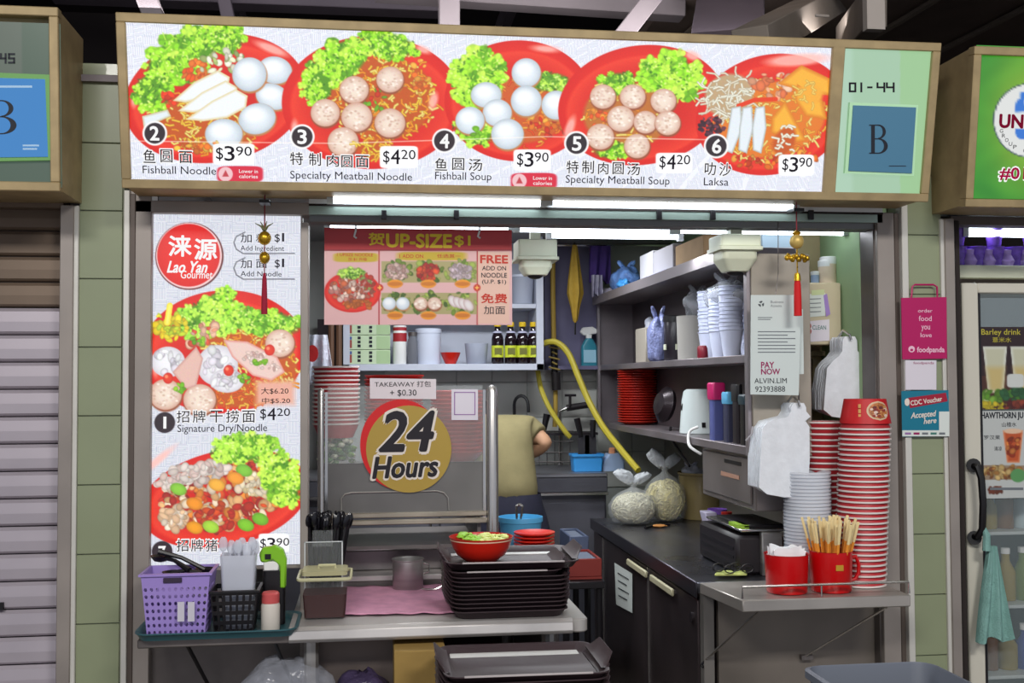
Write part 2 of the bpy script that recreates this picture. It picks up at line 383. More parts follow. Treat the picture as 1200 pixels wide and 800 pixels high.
        lin = np.where(g <= 0.04045, g / 12.92, ((g + 0.055) / 1.055) ** 2.4); rgba = np.ones((H * W, 4), np.float32); rgba[:, :3] = lin.reshape(-1, 3)
        at.data.foreach_set('color', rgba.ravel()); me.materials.append(mat)
        o = bpy.data.objects.new(name, me); COL.objects.link(o); o.parent = parent; return o
# ================================================================ SETTING
XL0, XL1, XR0, XR1 = -0.873, -0.742, 1.782, 1.925       # green pilasters
OXL, OXR, YB, ZC = -0.66, 1.683, 2.65, 2.30             # stall opening, back wall, stall ceiling
struct(box('floor', M('terrazzo_floor', (120, 112, 104), 0.35, 0, 0.25, 40), None, -7, 8, -9, 6, -0.05, 0))
DARKR = M('dark_roof_sheet', (58, 50, 50), 0.7, 0.2, 0.2, 4)
ceil = struct(box('ceiling', M('dark_roof_void', (46, 38, 42), 0.9), None, -6, 7, -8, 6, 4.6, 4.65))
struct(box('wall_far', M('dark_far_wall', (34, 28, 30), .9), None, -6, 7, 5.9, 6, 0, 4.6))
struct(box('wall_side_1', M('dark_far_wall'), None, -6, -5.9, -2, 6, 0, 4.6)); struct(box('wall_side_2', M('dark_far_wall'), None, 6.9, 7, -2, 6, 0, 4.6))
struct(box('ceiling_stall', M('stall_ceiling', (150, 150, 150), 0.7), None, OXL, OXR + .1, 0.1, YB, ZC, ZC + .04))
wb = struct(box('wall_back', M('light_grout', (176, 178, 174), .7), None, OXL - .05, OXR + .1, YB, YB + .06, 0, ZC))
# individually set white tiles of the back wall, within the band the photograph shows
ts = 0.2; X = 0.12
tb = MB().box(0, ts - .005, -.006, .004, 0, ts - .005)
t0 = None
for i in range(8):
    for j in range(4):
        x, z = 0.09 + i * ts, 0.92 + j * ts
        if t0 is None: t0 = tb.build('tile', WTILE, wb, 0.0015); o = t0
        else: o = t0.copy(); COL.objects.link(o)
        o.parent = wb; o.location = (x, YB, z)
rw = struct(box('wall_right', GRN, None, OXR, OXR + .1, 0.12, YB, 0, ZC))
struct(box('wall_left', M('grey_inner_wall', (110, 104, 104), 0.7), None, OXL - .06, OXL, 0.12, YB, 0, ZC))
def pilaster(name, x0, x1, ztop, zj, h):
    w_ = struct(box(name, GROUT, None, x0, x1, 0.006, 0.2, 0, ztop))
    k = 0; z = zj - h * math.ceil(zj / h); first = None
    while z < ztop:
        a, b = max(z, 0), min(z + h - .003, ztop)
        if b - a > 0.02: MB().box(x0 + .003, x1 - .003, -0.002, .008, a, b).build('tile', GTILE, w_, 0.0012)
        z += h
    return w_
pilaster('wall_front_1', XL0, XL1, 2.50, P(117, 326, 0).z, 0.208)
pilaster('wall_front_2', XR0 + .006, XR1 - .006, 2.50, P(1085, 625, 0).z, 0.2)
# aluminium edge trims and jambs
tn = [0]
def trim(mat, px0, px1, Y0, Y1, z0=0.0, z1=2.10, x=None):
    a, b = (P(px0, 500, Y0).x, P(px1, 500, Y0).x) if x is None else x
    tn[0] += 1; return struct(box('trim_%d' % tn[0], mat, None, a, b, Y0, Y1, z0, z1, 0.002))
trim(WALU, 143, 150, -0.012, .03, z1=2.11); trim(WALU, 1061, 1068.5, -0.012, .03, z1=2.11); trim(WALU, 1106.5, 1112, -0.012, .03, z1=2.06)
trim(WALU, 84, 90, -0.012, .03, z1=2.06)
trim(ALU, 150, 176, 0.0, .10, z1=2.11); trim(M('brown_jamb', (92, 82, 76), .5, .3), 150, 157, -.004, .02, z1=2.1)
trim(ALU, 1032, 1052, 0.0, .12, z1=2.08); trim(M('brown_jamb'), 1052, 1061, .01, .1, z1=2.08); trim(STEELD, 1027, 1032, .02, .12, z1=2.05)
trim(ALU, 68, 84, -0.02, .1, z1=2.06)
trim(ALU, 1112, 1123, -0.02, .1, z1=2.06); trim(M('dark_gap', (40, 32, 30), .8), 1123, 1129, .02, .1, z1=2.06)
# door post beside the illuminated menu
a, b, c, d = RC(352, 250, 362, 800, 0.0)
trim(ALU, 352, 361, 0.0, .08, z1=2.02)
trim(ALU, 156, 362, 0.0, .08, z0=P(260, 250, 0).z, z1=P(260, 236, 0).z)     # header above menu
# header rail with clips over the opening
hd = box('trim_header', M('glass_track', (150, 168, 158), .3, .3), None, P(362, 250, 0).x, P(1034, 250, 0).x, 0.0, 0.09, P(700, 256, 0).z, P(700, 246, 0).z); struct(hd)
struct(box('trim_header_2', M('grey_paint', (120, 122, 124), .6), None, P(362, 250, 0).x, P(1034, 250, 0).x, 0.02, 0.10, P(700, 263, 0).z, P(700, 256, 0).z))
struct(box('trim_header_3', M('dark_gap'), None, P(362, 250, 0).x, P(1034, 250, 0).x, -0.004, 0.05, P(700, 246.4, 0).z, P(700, 244, 0).z))
for px in (450, 535, 773, 836, 951):
    o = pbox('track_clip', BLACK, hd, px - 3, 246, px + 3, 257, -0.012, .012, .001)
struct(box('trim_added_reflector', M('white_reflector', (225, 230, 232), .5), None, P(362, 250, 0).x, P(1034, 250, 0).x, -.003, 0.05, P(700, 244, 0).z, P(700, 226, 0).z))  # white plate added behind the tubes to brighten the header band
# steel fronts below the counters
struct(box('wall_front_3', STEELD, None, OXL, P(470, 760, .05).x, 0.05, .07, 0, .78))
struct(box('wall_front_4', M('grey_steel_panel', (128, 120, 112), .45, .6, .25, 2.5), None, P(842, 760, .06).x, OXR + .02, 0.06, .08, 0, .81))
struct(box('wall_front_5', M('pale_steel_post', (120, 116, 112), .45, .5, .15, 3), None, P(824, 760, .05).x, P(836, 760, .05).x, 0.04, .08, 0, .84))

# ---- roof of the hall above the signs: beams, posts, ribbed sheets
BM = M('grey_steel_beam', (130, 122, 126), .6, .1, .15, 3); BMP = M('purple_grey_beam', (100, 92, 102), .6, .1, .1, 3)
CONC = M('weathered_beam', (140, 130, 120), .8, 0, .15, 5)
def beam(mat, p0, p1, w_, h_, name='beam'):
    p0, p1 = Vector(p0), Vector(p1); d = (p1 - p0).normalized(); s_ = d.cross(Vector((0, 0, 1)))
    s_ = s_.normalized() if s_.length > .05 else Vector((1, 0, 0)); u_ = s_.cross(d)
    L = [[p + s_ * (a * w_ / 2) + u_ * (b * h_ / 2) for a, b in ((-1, -1), (1, -1), (1, 1), (-1, 1))] for p in (p0, p1)]
    return struct(MB().loops(L).build(name, mat, None, 0.004, smooth=0))
beam(BM, P(440, -12, 2.2), P(800, 12, 2.2), .12, .10)
beam(BM, P(526, -60, 1.9), P(526, 60, 1.9), .10, .13)
beam(BM, P(150, -60, 1.6), P(196, 60, 1.6), .10, .09); beam(BMP, P(250, -60, 2.6), P(276, 60, 2.6), .10, .07)
beam(BMP, P(60, -6, 3.0), P(520, 12, 3.0), .15, .06)
beam(BM, P(772, -12, 1.8), P(716, 60, 1.8), .05, .09)
beam(BMP, P(860, -30, 2.4), P(850, 80, 1.4), .34, .16)
beam(CONC, P(1010, -20, 2.9), P(880, 52, 1.0), .16, .14); beam(CONC, P(1026, 8, .75), P(990, 50, 1.9), .09, .17)
box('beam', M('pale_beam_end', (190, 180, 172), .7), None, *(lambda q: (q[0], q[1], .70, .74, q[2], q[3]))(RC(1016, -20, 1037, 34, .70)))['kind'] = 'structure'  # lit end of the beam, its light put into a paler colour
beam(M('pale_beam_end'), P(955, 18, 1.2), P(972, 19, 1.2), .012, .012)
# ribbed metal roof sheet on the right with raised seams
rs = MB(); N = 26
prof = []
for i in range(N):
    t = i / (N - 1); prof.append(P(950, 90, 3.8) + Vector((t * 5.0, 0, 0.15 * math.sin(t * 5))))
cs = struct(MB().box(1.6, 7.0, 1.2, 6.0, 3.55, 3.6).build('ceiling_sheet', M('ribbed_roof', (120, 106, 98), .55, .3, .15, 3)))
for k in range(9):
    pts = [Vector((1.9 + .55 * k - .9 * (1 - math.cos(t * 1.3)), 1.2 + 4.8 * t, 3.53)) for t in [i / 10 for i in range(11)]]
    MB().tube(pts, .018, 5).build('seam', M('seam_light', (150, 138, 126), .5, .4), cs)
for k in range(6):
    struct(MB().box(-5 + 2 * k, -4.93 + 2 * k, -1, 5.5, 4.2, 4.35).build('beam', BMP))
struct(MB().box(-1.6, .9, -.02, .0, 2.44, 2.46).build('trim_rail', BM)); 
struct(MB().box(XL0 - .1, XL1 + .1, .06, .12, 2.30, 2.34).build('trim_rail', M('pale_beam_end')))

# ================================================================ SIGN BOXES
MSP = Plane((0, -0.20, 2.083), (1, 0, 0), (0, -0.10, 0.478))
LIT = PM('backlit_menu_film', 1.07, .25)
def signbox(root, pl, q, dback, bars, back_y=0.0, mat=SIGNF):
    """q = u0,u1,v0,v1 outer; housing behind, four frame bars around the face"""
    u0, u1, v0, v1 = q; t = bars
    def bar(a, b, c, d, d0=-0.03, d1=0.008, name='frame_bar'):
        MB().loops([[pl.w(x, z, e) for x, z in ((a, c), (b, c), (b, d), (a, d))] for e in (d0, d1)]).build(name, mat, root, .0025, smooth=0)
    bar(u0, u1, v0, v0 + t); bar(u0, u1, v1 - t, v1); bar(u0, u0 + t, v0 + t, v1 - t); bar(u1 - t, u1, v0 + t, v1 - t)
    f = [pl.w(x, z, -.032) for x, z in ((u0 + .004, v0 + .004), (u1 - .004, v0 + .004), (u1 - .004, v1 - .004), (u0 + .004, v1 - .004))]
    k = [Vector((p.x, back_y, p.z)) for p in f]
    MB().loops([k, f]).build('housing', mat, root, smooth=0)
    return bar
uL, v0 = MSP.uv(143.5, 228); uR, _ = MSP.uv(1087, 235); vT = MSP.uv(600, 33)[1]
uL, uR, v0, vT = -0.703, 1.761, 0.0, 0.489
sign = thing('menu_signboard', 'long backlit signboard with five red noodle bowls over the stall', 'signboard', (0.53, -.1, 2.083))
mbar = signbox(sign, MSP, (uL, uR, v0, vT), 0, .026)
ud0, ud1 = MSP.uv(969.5, 140)[0], MSP.uv(984, 140)[0]
mbar(ud0, ud1, .02, vT - .02)
pa = Paint(MSP, 143, 22, 977, 232, 0.8, uv=(uL + .02, ud0 + .004, v0 + .02, vT - .022))
# ---- main menu print
pa.maze(cell=2.6, n=5)
RL = (128, 205, 22)
# bowl 2 : fish cake slices and fishballs
pa.bowl(252, 115, 108, 75, -10, hl=[(318, 57, 20, 5, 22), (156, 118, 3, 7)])
pa.noodles((240, 145, 70, 38, 10), 120); pa.lettuce((212, 68, 50, 30, -30), 90, 7.5); pa.lettuce((262, 45, 26, 17, 5), 45, 5); pa.lettuce((178, 108, 24, 24, 0), 40, 5)
pa.bits((228, 82, 14, 14, 0), 26, [(240, 90, 20), (255, 130, 40)], 5); pa.bits((262, 72, 30, 12, -10), 30, [(240, 240, 215), (170, 190, 110), (225, 230, 190)], 5)
pa.bits((195, 118, 10, 10, 0), 8, [(235, 60, 20)], 5)
for k, (x, y) in enumerate([(247, 96), (256, 108), (268, 118)]):
    pa.poly([(x - 45 - k * 3, y + 22), (x - 20, y), (x + 8, y - 14), (x + 22, y - 6), (x + 20, y + 8), (x - 2, y + 18 + k), (x - 30, y + 24)], (238, 242, 247), grad=((222, 205, 150), 3.5))
pa.poly([(166, 136), (196, 128), (200, 136), (168, 150)], (225, 235, 240), grad=((200, 190, 150), 3))
for x, y, rx, ry, r in [(322, 82, 20, 16, 10), (319, 113, 20, 15, 20), (301, 139, 22, 18, -15), (262, 157, 22, 18, 0), (292, 87, 20, 20, 0)]: pa.ball(x, y, rx, ry, r)
pa.bits((238, 172, 40, 7, 4), 22, [(235, 120, 30), (245, 190, 60), (200, 60, 20)], 4)
# bowl 3
pa.bowl(436, 120, 106, 78, 0, hl=[(496, 58, 9, 4, 20), (345, 150, 4, 9)])
pa.noodles((448, 115, 72, 58, 0), 190, w=2.8); pa.lettuce((398, 72, 42, 24, -30), 80, 7.5); pa.lettuce((455, 52, 36, 16, 12), 50, 5); pa.lettuce((372, 100, 20, 24, 0), 34, 5)
pa.bits((440, 118, 14, 14, 0), 14, [(110, 170, 30), (230, 60, 20)], 4)
pa.bits((490, 90, 12, 22, 0), 22, [(245, 170, 60), (230, 110, 30)], 4)
for x, y, r in [(415, 105, 17), (457, 93, 16), (381, 132, 17), (418, 137, 18), (457, 144, 18), (402, 166, 18)]: pa.meatball(x, y, r)
pa.noodles((440, 175, 26, 14, 0), 25, cols=((255, 205, 60), (250, 175, 40)))
# bowl 4
pa.bowl(608, 118, 87, 71, 0, hl=[(640, 57, 16, 4, 5), (508, 118, 5, 10, 15)])
pa.noodles((610, 130, 66, 45, 0), 80, cols=((240, 120, 30), (225, 80, 20), (250, 170, 60)), base=(205, 90, 30)); pa.lettuce((560, 92, 32, 34, -10), 80, 8); pa.lettuce((556, 152, 26, 18, 20), 40, 5)
pa.lettuce((643, 96, 28, 12, 0), 30, 4, mid=(90, 150, 40)); pa.bits((645, 145, 28, 14, 0), 40, [(235, 120, 30), (210, 50, 20), (250, 180, 60)], 4)
for x, y, rx, ry in [(617, 85, 17, 17), (570, 111, 18, 15), (583, 132, 17, 16), (617, 118, 18, 18), (652, 123, 17, 17), (551, 141, 17, 16), (595, 157, 19, 18)]: pa.ball(x, y, rx, ry)
pa.bits((560, 156, 6, 6, 0), 8, [(120, 190, 30)], 4)
# bowl 5
pa.bowl(752, 123, 98, 70, -8, hl=[(812, 65, 9, 5, 20), (668, 150, 5, 14, 20)])
pa.noodles((735, 135, 60, 46, 0), 90, base=(190, 110, 40)); pa.lettuce((788, 90, 36, 26, 10), 80, 8); pa.lettuce((725, 96, 22, 12, 0), 30, 4.5); pa.bits((700, 140, 18, 12, 0), 20, [(240, 150, 50), (235, 90, 30)], 4)
pa.lettuce((718, 176, 24, 11, 0), 24, 4)
for x, y, r in [(707, 113, 15), (742, 113, 15), (778, 118, 15), (728, 139, 16), (757, 143, 14), (783, 144, 15), (704, 160, 16), (747, 171, 15)]: pa.meatball(x, y, r)
# bowl 6 : laksa
pa.bowl(905, 134, 90, 70, -14, hl=[(935, 70, 36, 7, -4)])
pa.noodles((905, 140, 76, 52, -12), 160, cols=((250, 170, 50), (240, 130, 30), (255, 215, 120)), base=(225, 120, 30)); pa.noodles((855, 112, 34, 30, -20), 60, cols=((240, 235, 215), (225, 215, 190)), w=2.4, L=14, base=(190, 160, 120))
pa.bits((905, 100, 26, 14, 0), 26, [(235, 120, 70), (245, 170, 130), (250, 200, 170)], 6); pa.stroke([(866, 124), (885, 117), (910, 116)], 5, (225, 60, 10))
for q in ([(912, 98), (940, 76), (974, 92), (976, 112), (955, 110)], [(935, 98), (965, 118), (970, 140), (945, 136), (933, 118)], [(905, 138), (921, 118), (946, 165), (928, 168), (904, 155)]): pa.poly(q, (242, 176, 50), grad=((214, 120, 20), 5)); 
pa.noodles((950, 110, 18, 14, 0), 10, cols=((250, 200, 90),), base=(240, 170, 50))
pa.bits((835, 148, 15, 12, 0), 60, [(90, 40, 60), (120, 60, 80), (60, 25, 40)], 3)
for x, dx in ((862, 0), (875, 4), (890, 6)): pa.poly([(x - 4, 126), (x + 7, 124), (x + 9, 150), (x - 3 + dx, 180), (x - 13 + dx, 176), (x - 8, 150)], (226, 234, 240), grad=((170, 175, 170), 2.5))
pa.bits((905, 187, 60, 9, -4), 50, [(235, 110, 20), (250, 170, 60), (215, 60, 10)], 4); pa.noodles((920, 165, 14, 22, 30), 12, cols=((250, 235, 215),))
pa.stroke([(140, 165), (400, 168), (640, 160), (850, 164)], 1.3, (255, 245, 235), al=.6)
pa.speckle(5)
# labels printed on the film
NUM = [(2, 181, 156), (3, 354, 160), (4, 521, 165), (5, 676, 168), (6, 840, 171)]
for n, x, y in NUM:
    pa.ell(x, y, 14.5, 14.5, (245, 245, 245)); pa.ell(x, y, 12.2, 12.2, (40, 26, 34))
PRI = [(249, 168, 298, 193), (445, 171, 490, 197), (602, 175, 646, 200), (769, 179, 812, 203), (913, 181, 955, 206)]
for x0, y0, x1, y1 in PRI: pa.ell((x0 + x1) / 2, (y0 + y1) / 2, (x1 - x0) / 2, (y1 - y0) / 2, (248, 249, 250), power=9)
for x, y in ((281, 204), (626, 212)):
    pa.ell(x, y, 27, 9.5, (212, 34, 62), power=5); pa.ell(x - 17, y, 8.5, 8.5, (235, 190, 195)); pa.poly([(x - 21, y + 3), (x - 17, y - 5), (x - 13, y + 3)], (190, 60, 70))
pa.mesh('printed_film', LIT, sign, -.006)
INK = EM('print_ink_dark', (44, 40, 48), .8); INKW = EM('print_white', (250, 250, 250), 1.0); INKR = EM('print_red', (200, 20, 40), 1.0)
dt = -.0035
for n, x, y in NUM: T(MSP, str(n), x - 5, y + 8, x + 5, 16, INKW, sign, dt, .03)
def price(pl, x0, yb, x1, a, c, root, mat, d=dt, h=17):
    w_ = x1 - x0
    T(pl, '$', x0, yb - 2, x0 + w_ * .2, h * .8, mat, root, d, .005); T(pl, a, x0 + w_ * .24, yb, x0 + w_ * .52, h, mat, root, d, .02)
    T(pl, c, x0 + w_ * .56, yb - h * .34, x1, h * .64, mat, root, d, .005)
for (x0, y0, x1, y1), (a_, c_) in zip(PRI, (('3', '90'), ('4', '20'), ('3', '90'), ('4', '20'), ('3', '90'))): price(MSP, x0 + 4, y1 - 5, x1 - 3, a_, c_, sign, INK)
for s_, x0, yb, x1, h in (('鱼', 168, 190, 182, 15), ('圆', 188, 190, 202, 15), ('面', 210, 191, 225, 14), ('特', 340, 193, 355, 15), ('制', 362, 194, 376, 15), ('肉', 383, 195, 397, 14), ('圆', 400, 196, 413, 14), ('面', 417, 196, 432, 14),
                     ('鱼', 510, 199, 524, 14), ('圆', 530, 199, 544, 14), ('汤', 549, 200, 565, 14), ('特', 664, 203, 678, 15), ('制', 682, 203, 696, 15), ('肉', 701, 204, 713, 14), ('圆', 718, 204, 731, 14), ('汤', 735, 205, 750, 14), ('叻', 826, 205, 839, 15), ('沙', 843, 206, 857, 15)):
    T(MSP, s_, x0 - .6, yb + .6, x1 + .6, h + 1.4, INKW, sign, dt - .001, .05); T(MSP, s_, x0, yb, x1, h, INK, sign, dt, .012)
for s_, x0, yb, x1, h in (('Fishball Noodle', 167, 203, 253, 9), ('Specialty Meatball Noodle', 340, 209, 483, 9), ('Fishball Soup', 510, 210, 576, 9), ('Specialty Meatball Soup', 663, 214, 785, 9), ('Laksa', 825, 217, 854, 9)):
    T(MSP, s_, x0, yb, x1, h, INK, sign, dt, .0)
for x, y in ((290, 203), (635, 211)):
    T(MSP, 'Lower in', x - 10, y - .5, x + 12, 4.2, INKW, sign, dt, .01); T(MSP, 'calories', x - 10, y + 5.5, x + 12, 4.2, INKW, sign, dt, .01)
# ---- green end panel with unit number and grade plaque
pg = Paint(MSP, 983, 54, 1096, 230, 1.6, uv=(ud1 - .004, uR - .02, v0 + .02, vT - .022))
pg.C[:] = (176, 214, 182); pg.rect(1056, 40, 1110, 240, (168, 214, 160)); pg.rect(970, 40, 1000, 240, (186, 222, 196), 6); pg.mesh('number_panel', PM('backlit_green', .82, .3), sign, -.006)
SEG = {'0': 'abcdef', '1': 'bc', '4': 'fgbc', '-': 'g', '5': 'afgcd', '#': ''}
def seg(pl, ch, x0, y0, x1, y1, mat, root, d):
    ym = (y0 + y1) / 2; t = 1.1
    Q = {'a': (x0, y0, x1, y0), 'b': (x1, y0, x1, ym), 'c': (x1, ym, x1, y1), 'd': (x0, y1, x1, y1), 'e': (x0, ym, x0, y1), 'f': (x0, y0, x0, ym), 'g': (x0, ym, x1, ym)}
    for k in SEG[ch]:
        a, b, c, e = Q[k]; flat(pl, [(a - t, b - t), (c + t, b - t), (c + t, e + t), (a - t, e + t)], d, 'lettering', mat, root)
for ch, x0, x1 in (('0', 996.5, 1003), ('1', 1004, 1010), ('-', 1018, 1022), ('4', 1029, 1037), ('4', 1040, 1048)): seg(MSP, ch, x0, 97.5, x1, 107, INK, sign, dt)
def plaque(pl, root, q, inner, blue, rim):
    MB_ = flat(pl, q, .006, 'plaque_frame', rim, root, .012); flat(pl, inner, .009, 'grade_plate', blue, root, .004)
PRIM = M('pale_green_plastic', (190, 235, 190), .4); 
plaque(MSP, sign, [(995, 120), (1075, 123), (1070, 206), (989, 203)], [(998.5, 123.5), (1072, 126), (1067, 203), (993, 200)], M('slate_blue_plate', (78, 128, 158), .4), PRIM)
serif_B(MSP, 1017, 146, 1040, 180, M('dark_ink', (24, 28, 40), .6), sign, .0105)
ink_lines(MSP, 1040, 194, 1060, 1, 2, M('dark_ink'), sign, .0102, .8)

# ---- neighbouring sign, green with grade plaque
LSP = Plane((0, -0.245, 2.06), (1, 0, 0), (0, -0.035, 0.48))
ls = thing('shop_signboard', 'green signboard with a blue grade plaque over the closed shutter', 'signboard', (-1.2, -.1, 2.06))
u1 = LSP.uv(71, 222)[0]; v0_ = LSP.uv(40, 224)[1]; v1_ = LSP.uv(40, 8)[1]
signbox(ls, LSP, (u1 - 1.0, u1, v0_, v1_), 0, .026)
pl_ = Paint(LSP, -330, 20, 71, 216, 3); pl_.C[:] = (128, 164, 138); pl_.rect(-400, 0, 25, 95, (150, 172, 150), 2); pl_.rect(25, 0, 80, 95, (118, 158, 128), 2); pl_.mesh('number_panel', PM('dim_glow_green_panel', .25, .3), ls, -.006)  # weak glow put into the green panel's colour
for ch, x0, x1 in (('4', 0.5, 6), ('5', 10, 16)): seg(LSP, ch, x0, 63, x1, 73, M('dark_ink'), ls, dt)
plaque(LSP, ls, [(-45, 84), (59, 88), (64, 188), (-45, 190)], [(-40, 91), (53.5, 93.5), (57, 184), (-40, 185)], EM('blue_grade_print', (86, 148, 214), .85), M('moss_green_rim', (110, 165, 90), .5))
serif_B(LSP, -14, 118, 23, 158, M('dark_ink'), ls, .0105)
ink_lines(LSP, -30, 101, 39, 1, 4, M('pale_ink', (170, 205, 235), .5), ls, .0102, 2.5); ink_lines(LSP, 28, 170, 47, 2, 4, M('pale_ink'), ls, .0102, 2)
# ---- neighbouring sign on the other side, green and yellow
RSP = Plane((0, -0.21, 2.06), (1, 0, 0), (0, -0.07, 0.48))
rs_ = thing('shop_signboard', 'green and yellow signboard with a round white gas bottle emblem', 'signboard', (2.3, -.1, 2.06))
u0 = RSP.uv(1130, 244)[0]; v0_ = RSP.uv(1165, 243)[1]; v1_ = RSP.uv(1165, 55)[1]
signbox(rs_, RSP, (u0, u0 + 1.4, v0_, v1_), 0, .026)
pr = Paint(RSP, 1140, 60, 1560, 236, 2.0)
X_, Y_ = pr.X, pr.Y; r_ = np.hypot((X_ - 1290) / 150, (Y_ - 140) / 110); t_ = np.clip(1.15 - r_, 0, 1)[..., None]
n_ = (0.5 + 0.5 * np.sin(X_ * .11 + np.sin(Y_ * .07) * 2) * np.sin(Y_ * .09 + X_ * .03))[..., None]
pr.C[:] = np.array((40, 140, 20)) * (1 - t_) + np.array((235, 215, 40)) * t_; pr.C[:] = pr.C * (1 - .25 * n_) + np.array((120, 215, 60)) * .25 * n_
e_ = np.clip((1180 - X_) / 30, 0, 1)[..., None] * .3; pr.C[:] = pr.C * (1 - e_) + np.array((30, 140, 30)) * e_
pr.ell(1209, 141, 44, 44, (60, 80, 90)); pr.ell(1209, 141, 42.5, 42.5, (236, 238, 236))
pr.ell(1211, 139, 20, 24, (40, 120, 220), power=6); pr.ell(1211, 116, 9, 10, (235, 238, 240), power=5); pr.ell(1211, 112, 14, 5, (40, 120, 220), power=5)
pr.rect(1170, 131, 1250, 151, (236, 238, 236))
pr.mesh('printed_film', PM('backlit_green_film', .85, .3), rs_, -.006)
MAR = EM('print_maroon', (130, 20, 50), .8)
T(RSP, 'UN', 1172, 149, 1199, 15, MAR, rs_, dt, .05)
for k, ch in enumerate('GROUP OF'):
    a_ = math.radians(160 - 10 * k); T(RSP, ch, 1208 + 36 * math.cos(a_) - 2, 141 + 36 * math.sin(a_) + 2, 1208 + 36 * math.cos(a_) + 2, 4.5, INK, rs_, dt, .01) if ch != ' ' else None
T(RSP, '#01', 1171, 210, 1203, 15, INKW, rs_, dt - .001, .07); T(RSP, '#01', 1172, 209, 1202, 13, EM('print_crimson', (170, 20, 70), .9), rs_, dt, .03)

# ---- vertical illuminated menu in the opening
VM = FP(0.03)
vm = thing('menu_lightbox', 'tall backlit menu panel with a round red emblem and two noodle bowls', 'menu board', P(264, 668, .03) + Vector((0, .03, 0)))
a, b, c, d = RC(175, 250, 354, 664, .03)
box('housing', ALU, vm, a, b, .036, .085, c - .01, d + .004)
pv = Paint(VM, 176, 252, 352, 663, 0.8); pv.maze(cell=2.6, n=5)
pv.C[:] = pv.C * .94
pv.bowl(262, 412, 96, 72, -4, hl=[(182, 430, 3, 10)])
pv.noodles((285, 400, 60, 36, 0), 110); pv.noodles((330, 432, 22, 30, 0), 50); pv.noodles((285, 462, 50, 18, -5), 70, cols=((240, 120, 20), (225, 90, 20), (250, 180, 60)))
pv.lettuce((245, 372, 44, 22, -10), 80, 6, mid=(150, 215, 60)); pv.lettuce((315, 378, 42, 16, 8), 60, 5.5, mid=(120, 190, 40)); pv.lettuce((262, 352, 14, 14, 0), 24, 5)
pv.bits((200, 382, 20, 16, 20), 60, [(245, 225, 40), (230, 200, 20), (190, 210, 40)], 5); pv.stroke([(196, 378), (199, 358)], 7, (240, 220, 50), core=(255, 240, 120))
pv.bits((236, 392, 22, 10, -40), 30, [(225, 150, 120), (235, 90, 60), (240, 190, 160)], 5)
for x, y, rx, ry in ((197, 424, 20, 18), (255, 428, 24, 24), (266, 446, 20, 14)): pv.ell(x, y, rx, ry, (240, 240, 244), edge=(205, 200, 208)); pv.bits((x, y, rx * .8, ry * .8, 0), 20, [(250, 250, 252), (222, 216, 226)], 6)
for x, y, r in ((194, 462, 19), (234, 468, 19), (328, 402, 17)): pv.meatball(x, y, r)
pv.poly([(202, 436), (230, 406), (238, 420), (230, 452), (218, 456)], (226, 184, 172), grad=((200, 150, 140), 3)); pv.poly([(262, 398), (290, 400), (325, 418), (334, 436), (318, 446), (296, 440), (272, 418)], (232, 200, 190), grad=((220, 140, 130), 3))
pv.bits((305, 424, 22, 10, 20), 40, [(238, 210, 200), (215, 175, 165), (250, 225, 215)], 3)
for x, y in ((268, 434), (316, 410), (197, 443)): pv.ell(x, y, 6, 6.5, (225, 60, 30), edge=(200, 30, 20), hl=(-2, -2, 2, 2, (255, 160, 120)))
for x, y in ((211, 455), (304, 423), (287, 444), (234, 400)): pv.bits((x, y, 9, 4, 20), 8, [(150, 205, 40), (110, 180, 20)], 4)
pv.rect(300, 446, 345, 474, (230, 170, 150), 8)
pv.ell(222, 300, 40, 39.5, (90, 20, 20)); pv.ell(221.5, 299.5, 38.5, 38.5, (240, 205, 205)); pv.ell(221, 299, 36.8, 36.8, (230, 34, 22), edge=(214, 26, 20))
# second bowl
pv.bowl(263, 584, 100, 56, -12, hl=[(184, 540, 24, 4, -40)], col=(232, 60, 26))
pv.bits((262, 580, 76, 40, -10), 420, [(220, 80, 30), (200, 50, 30), (240, 140, 50), (235, 180, 120), (170, 40, 30), (245, 220, 190)], 6)
pv.bits((225, 556, 44, 12, -14), 90, [(232, 216, 206), (245, 232, 222), (215, 190, 180)], 6); pv.bits((306, 568, 22, 14, 0), 60, [(244, 228, 196), (235, 210, 160)], 5)
pv.bits((205, 606, 18, 14, 20), 50, [(244, 224, 200), (230, 190, 150)], 6)
pv.lettuce((285, 525, 40, 18, -5), 70, 6, mid=(165, 225, 60)); pv.lettuce((330, 560, 22, 34, -20), 80, 6.5, mid=(175, 230, 60))
for x, y, c_ in ((209, 573, (140, 205, 60)), (228, 618, (245, 160, 20)), (228, 590, (245, 150, 30)), (247, 617, (170, 220, 60)), (288, 615, (130, 200, 40)), (305, 608, (120, 190, 40)), (254, 568, (250, 180, 60)), (286, 551, (130, 200, 60)), (276, 560, (250, 160, 50))): pv.ell(x, y, 10, 7, c_, 20, edge=np.array(c_) * .8)
pv.ell(193, 495, 12.2, 12.2, (40, 26, 34)); pv.ell(190, 646, 12.2, 12.2, (40, 26, 34)); pv.ell(321, 636, 18, 11, (246, 247, 248), power=9)
for y in (289, 319):
    pv.stroke([(345, y + 8), (285, y + 8), (277, y + 3), (274, y - 5), (277, y - 12), (287, y - 17)], 1.3, (90, 90, 100))
pv.speckle(5); pv.mesh('printed_film', LIT, vm, .0)
dv = .0015
for s_, x0, yb, x1, h in (('涞', 198, 300, 224, 24), ('源', 228, 304, 254, 24)): T(VM, s_, x0, yb, x1, h, INKW, vm, dv, .03)
T(VM, 'Lao Yan', 196, 319, 243, 13, INKW, vm, dv, .028, .35); T(VM, 'Gourmet', 212, 326, 249, 9, INKW, vm, dv, .02, .1)
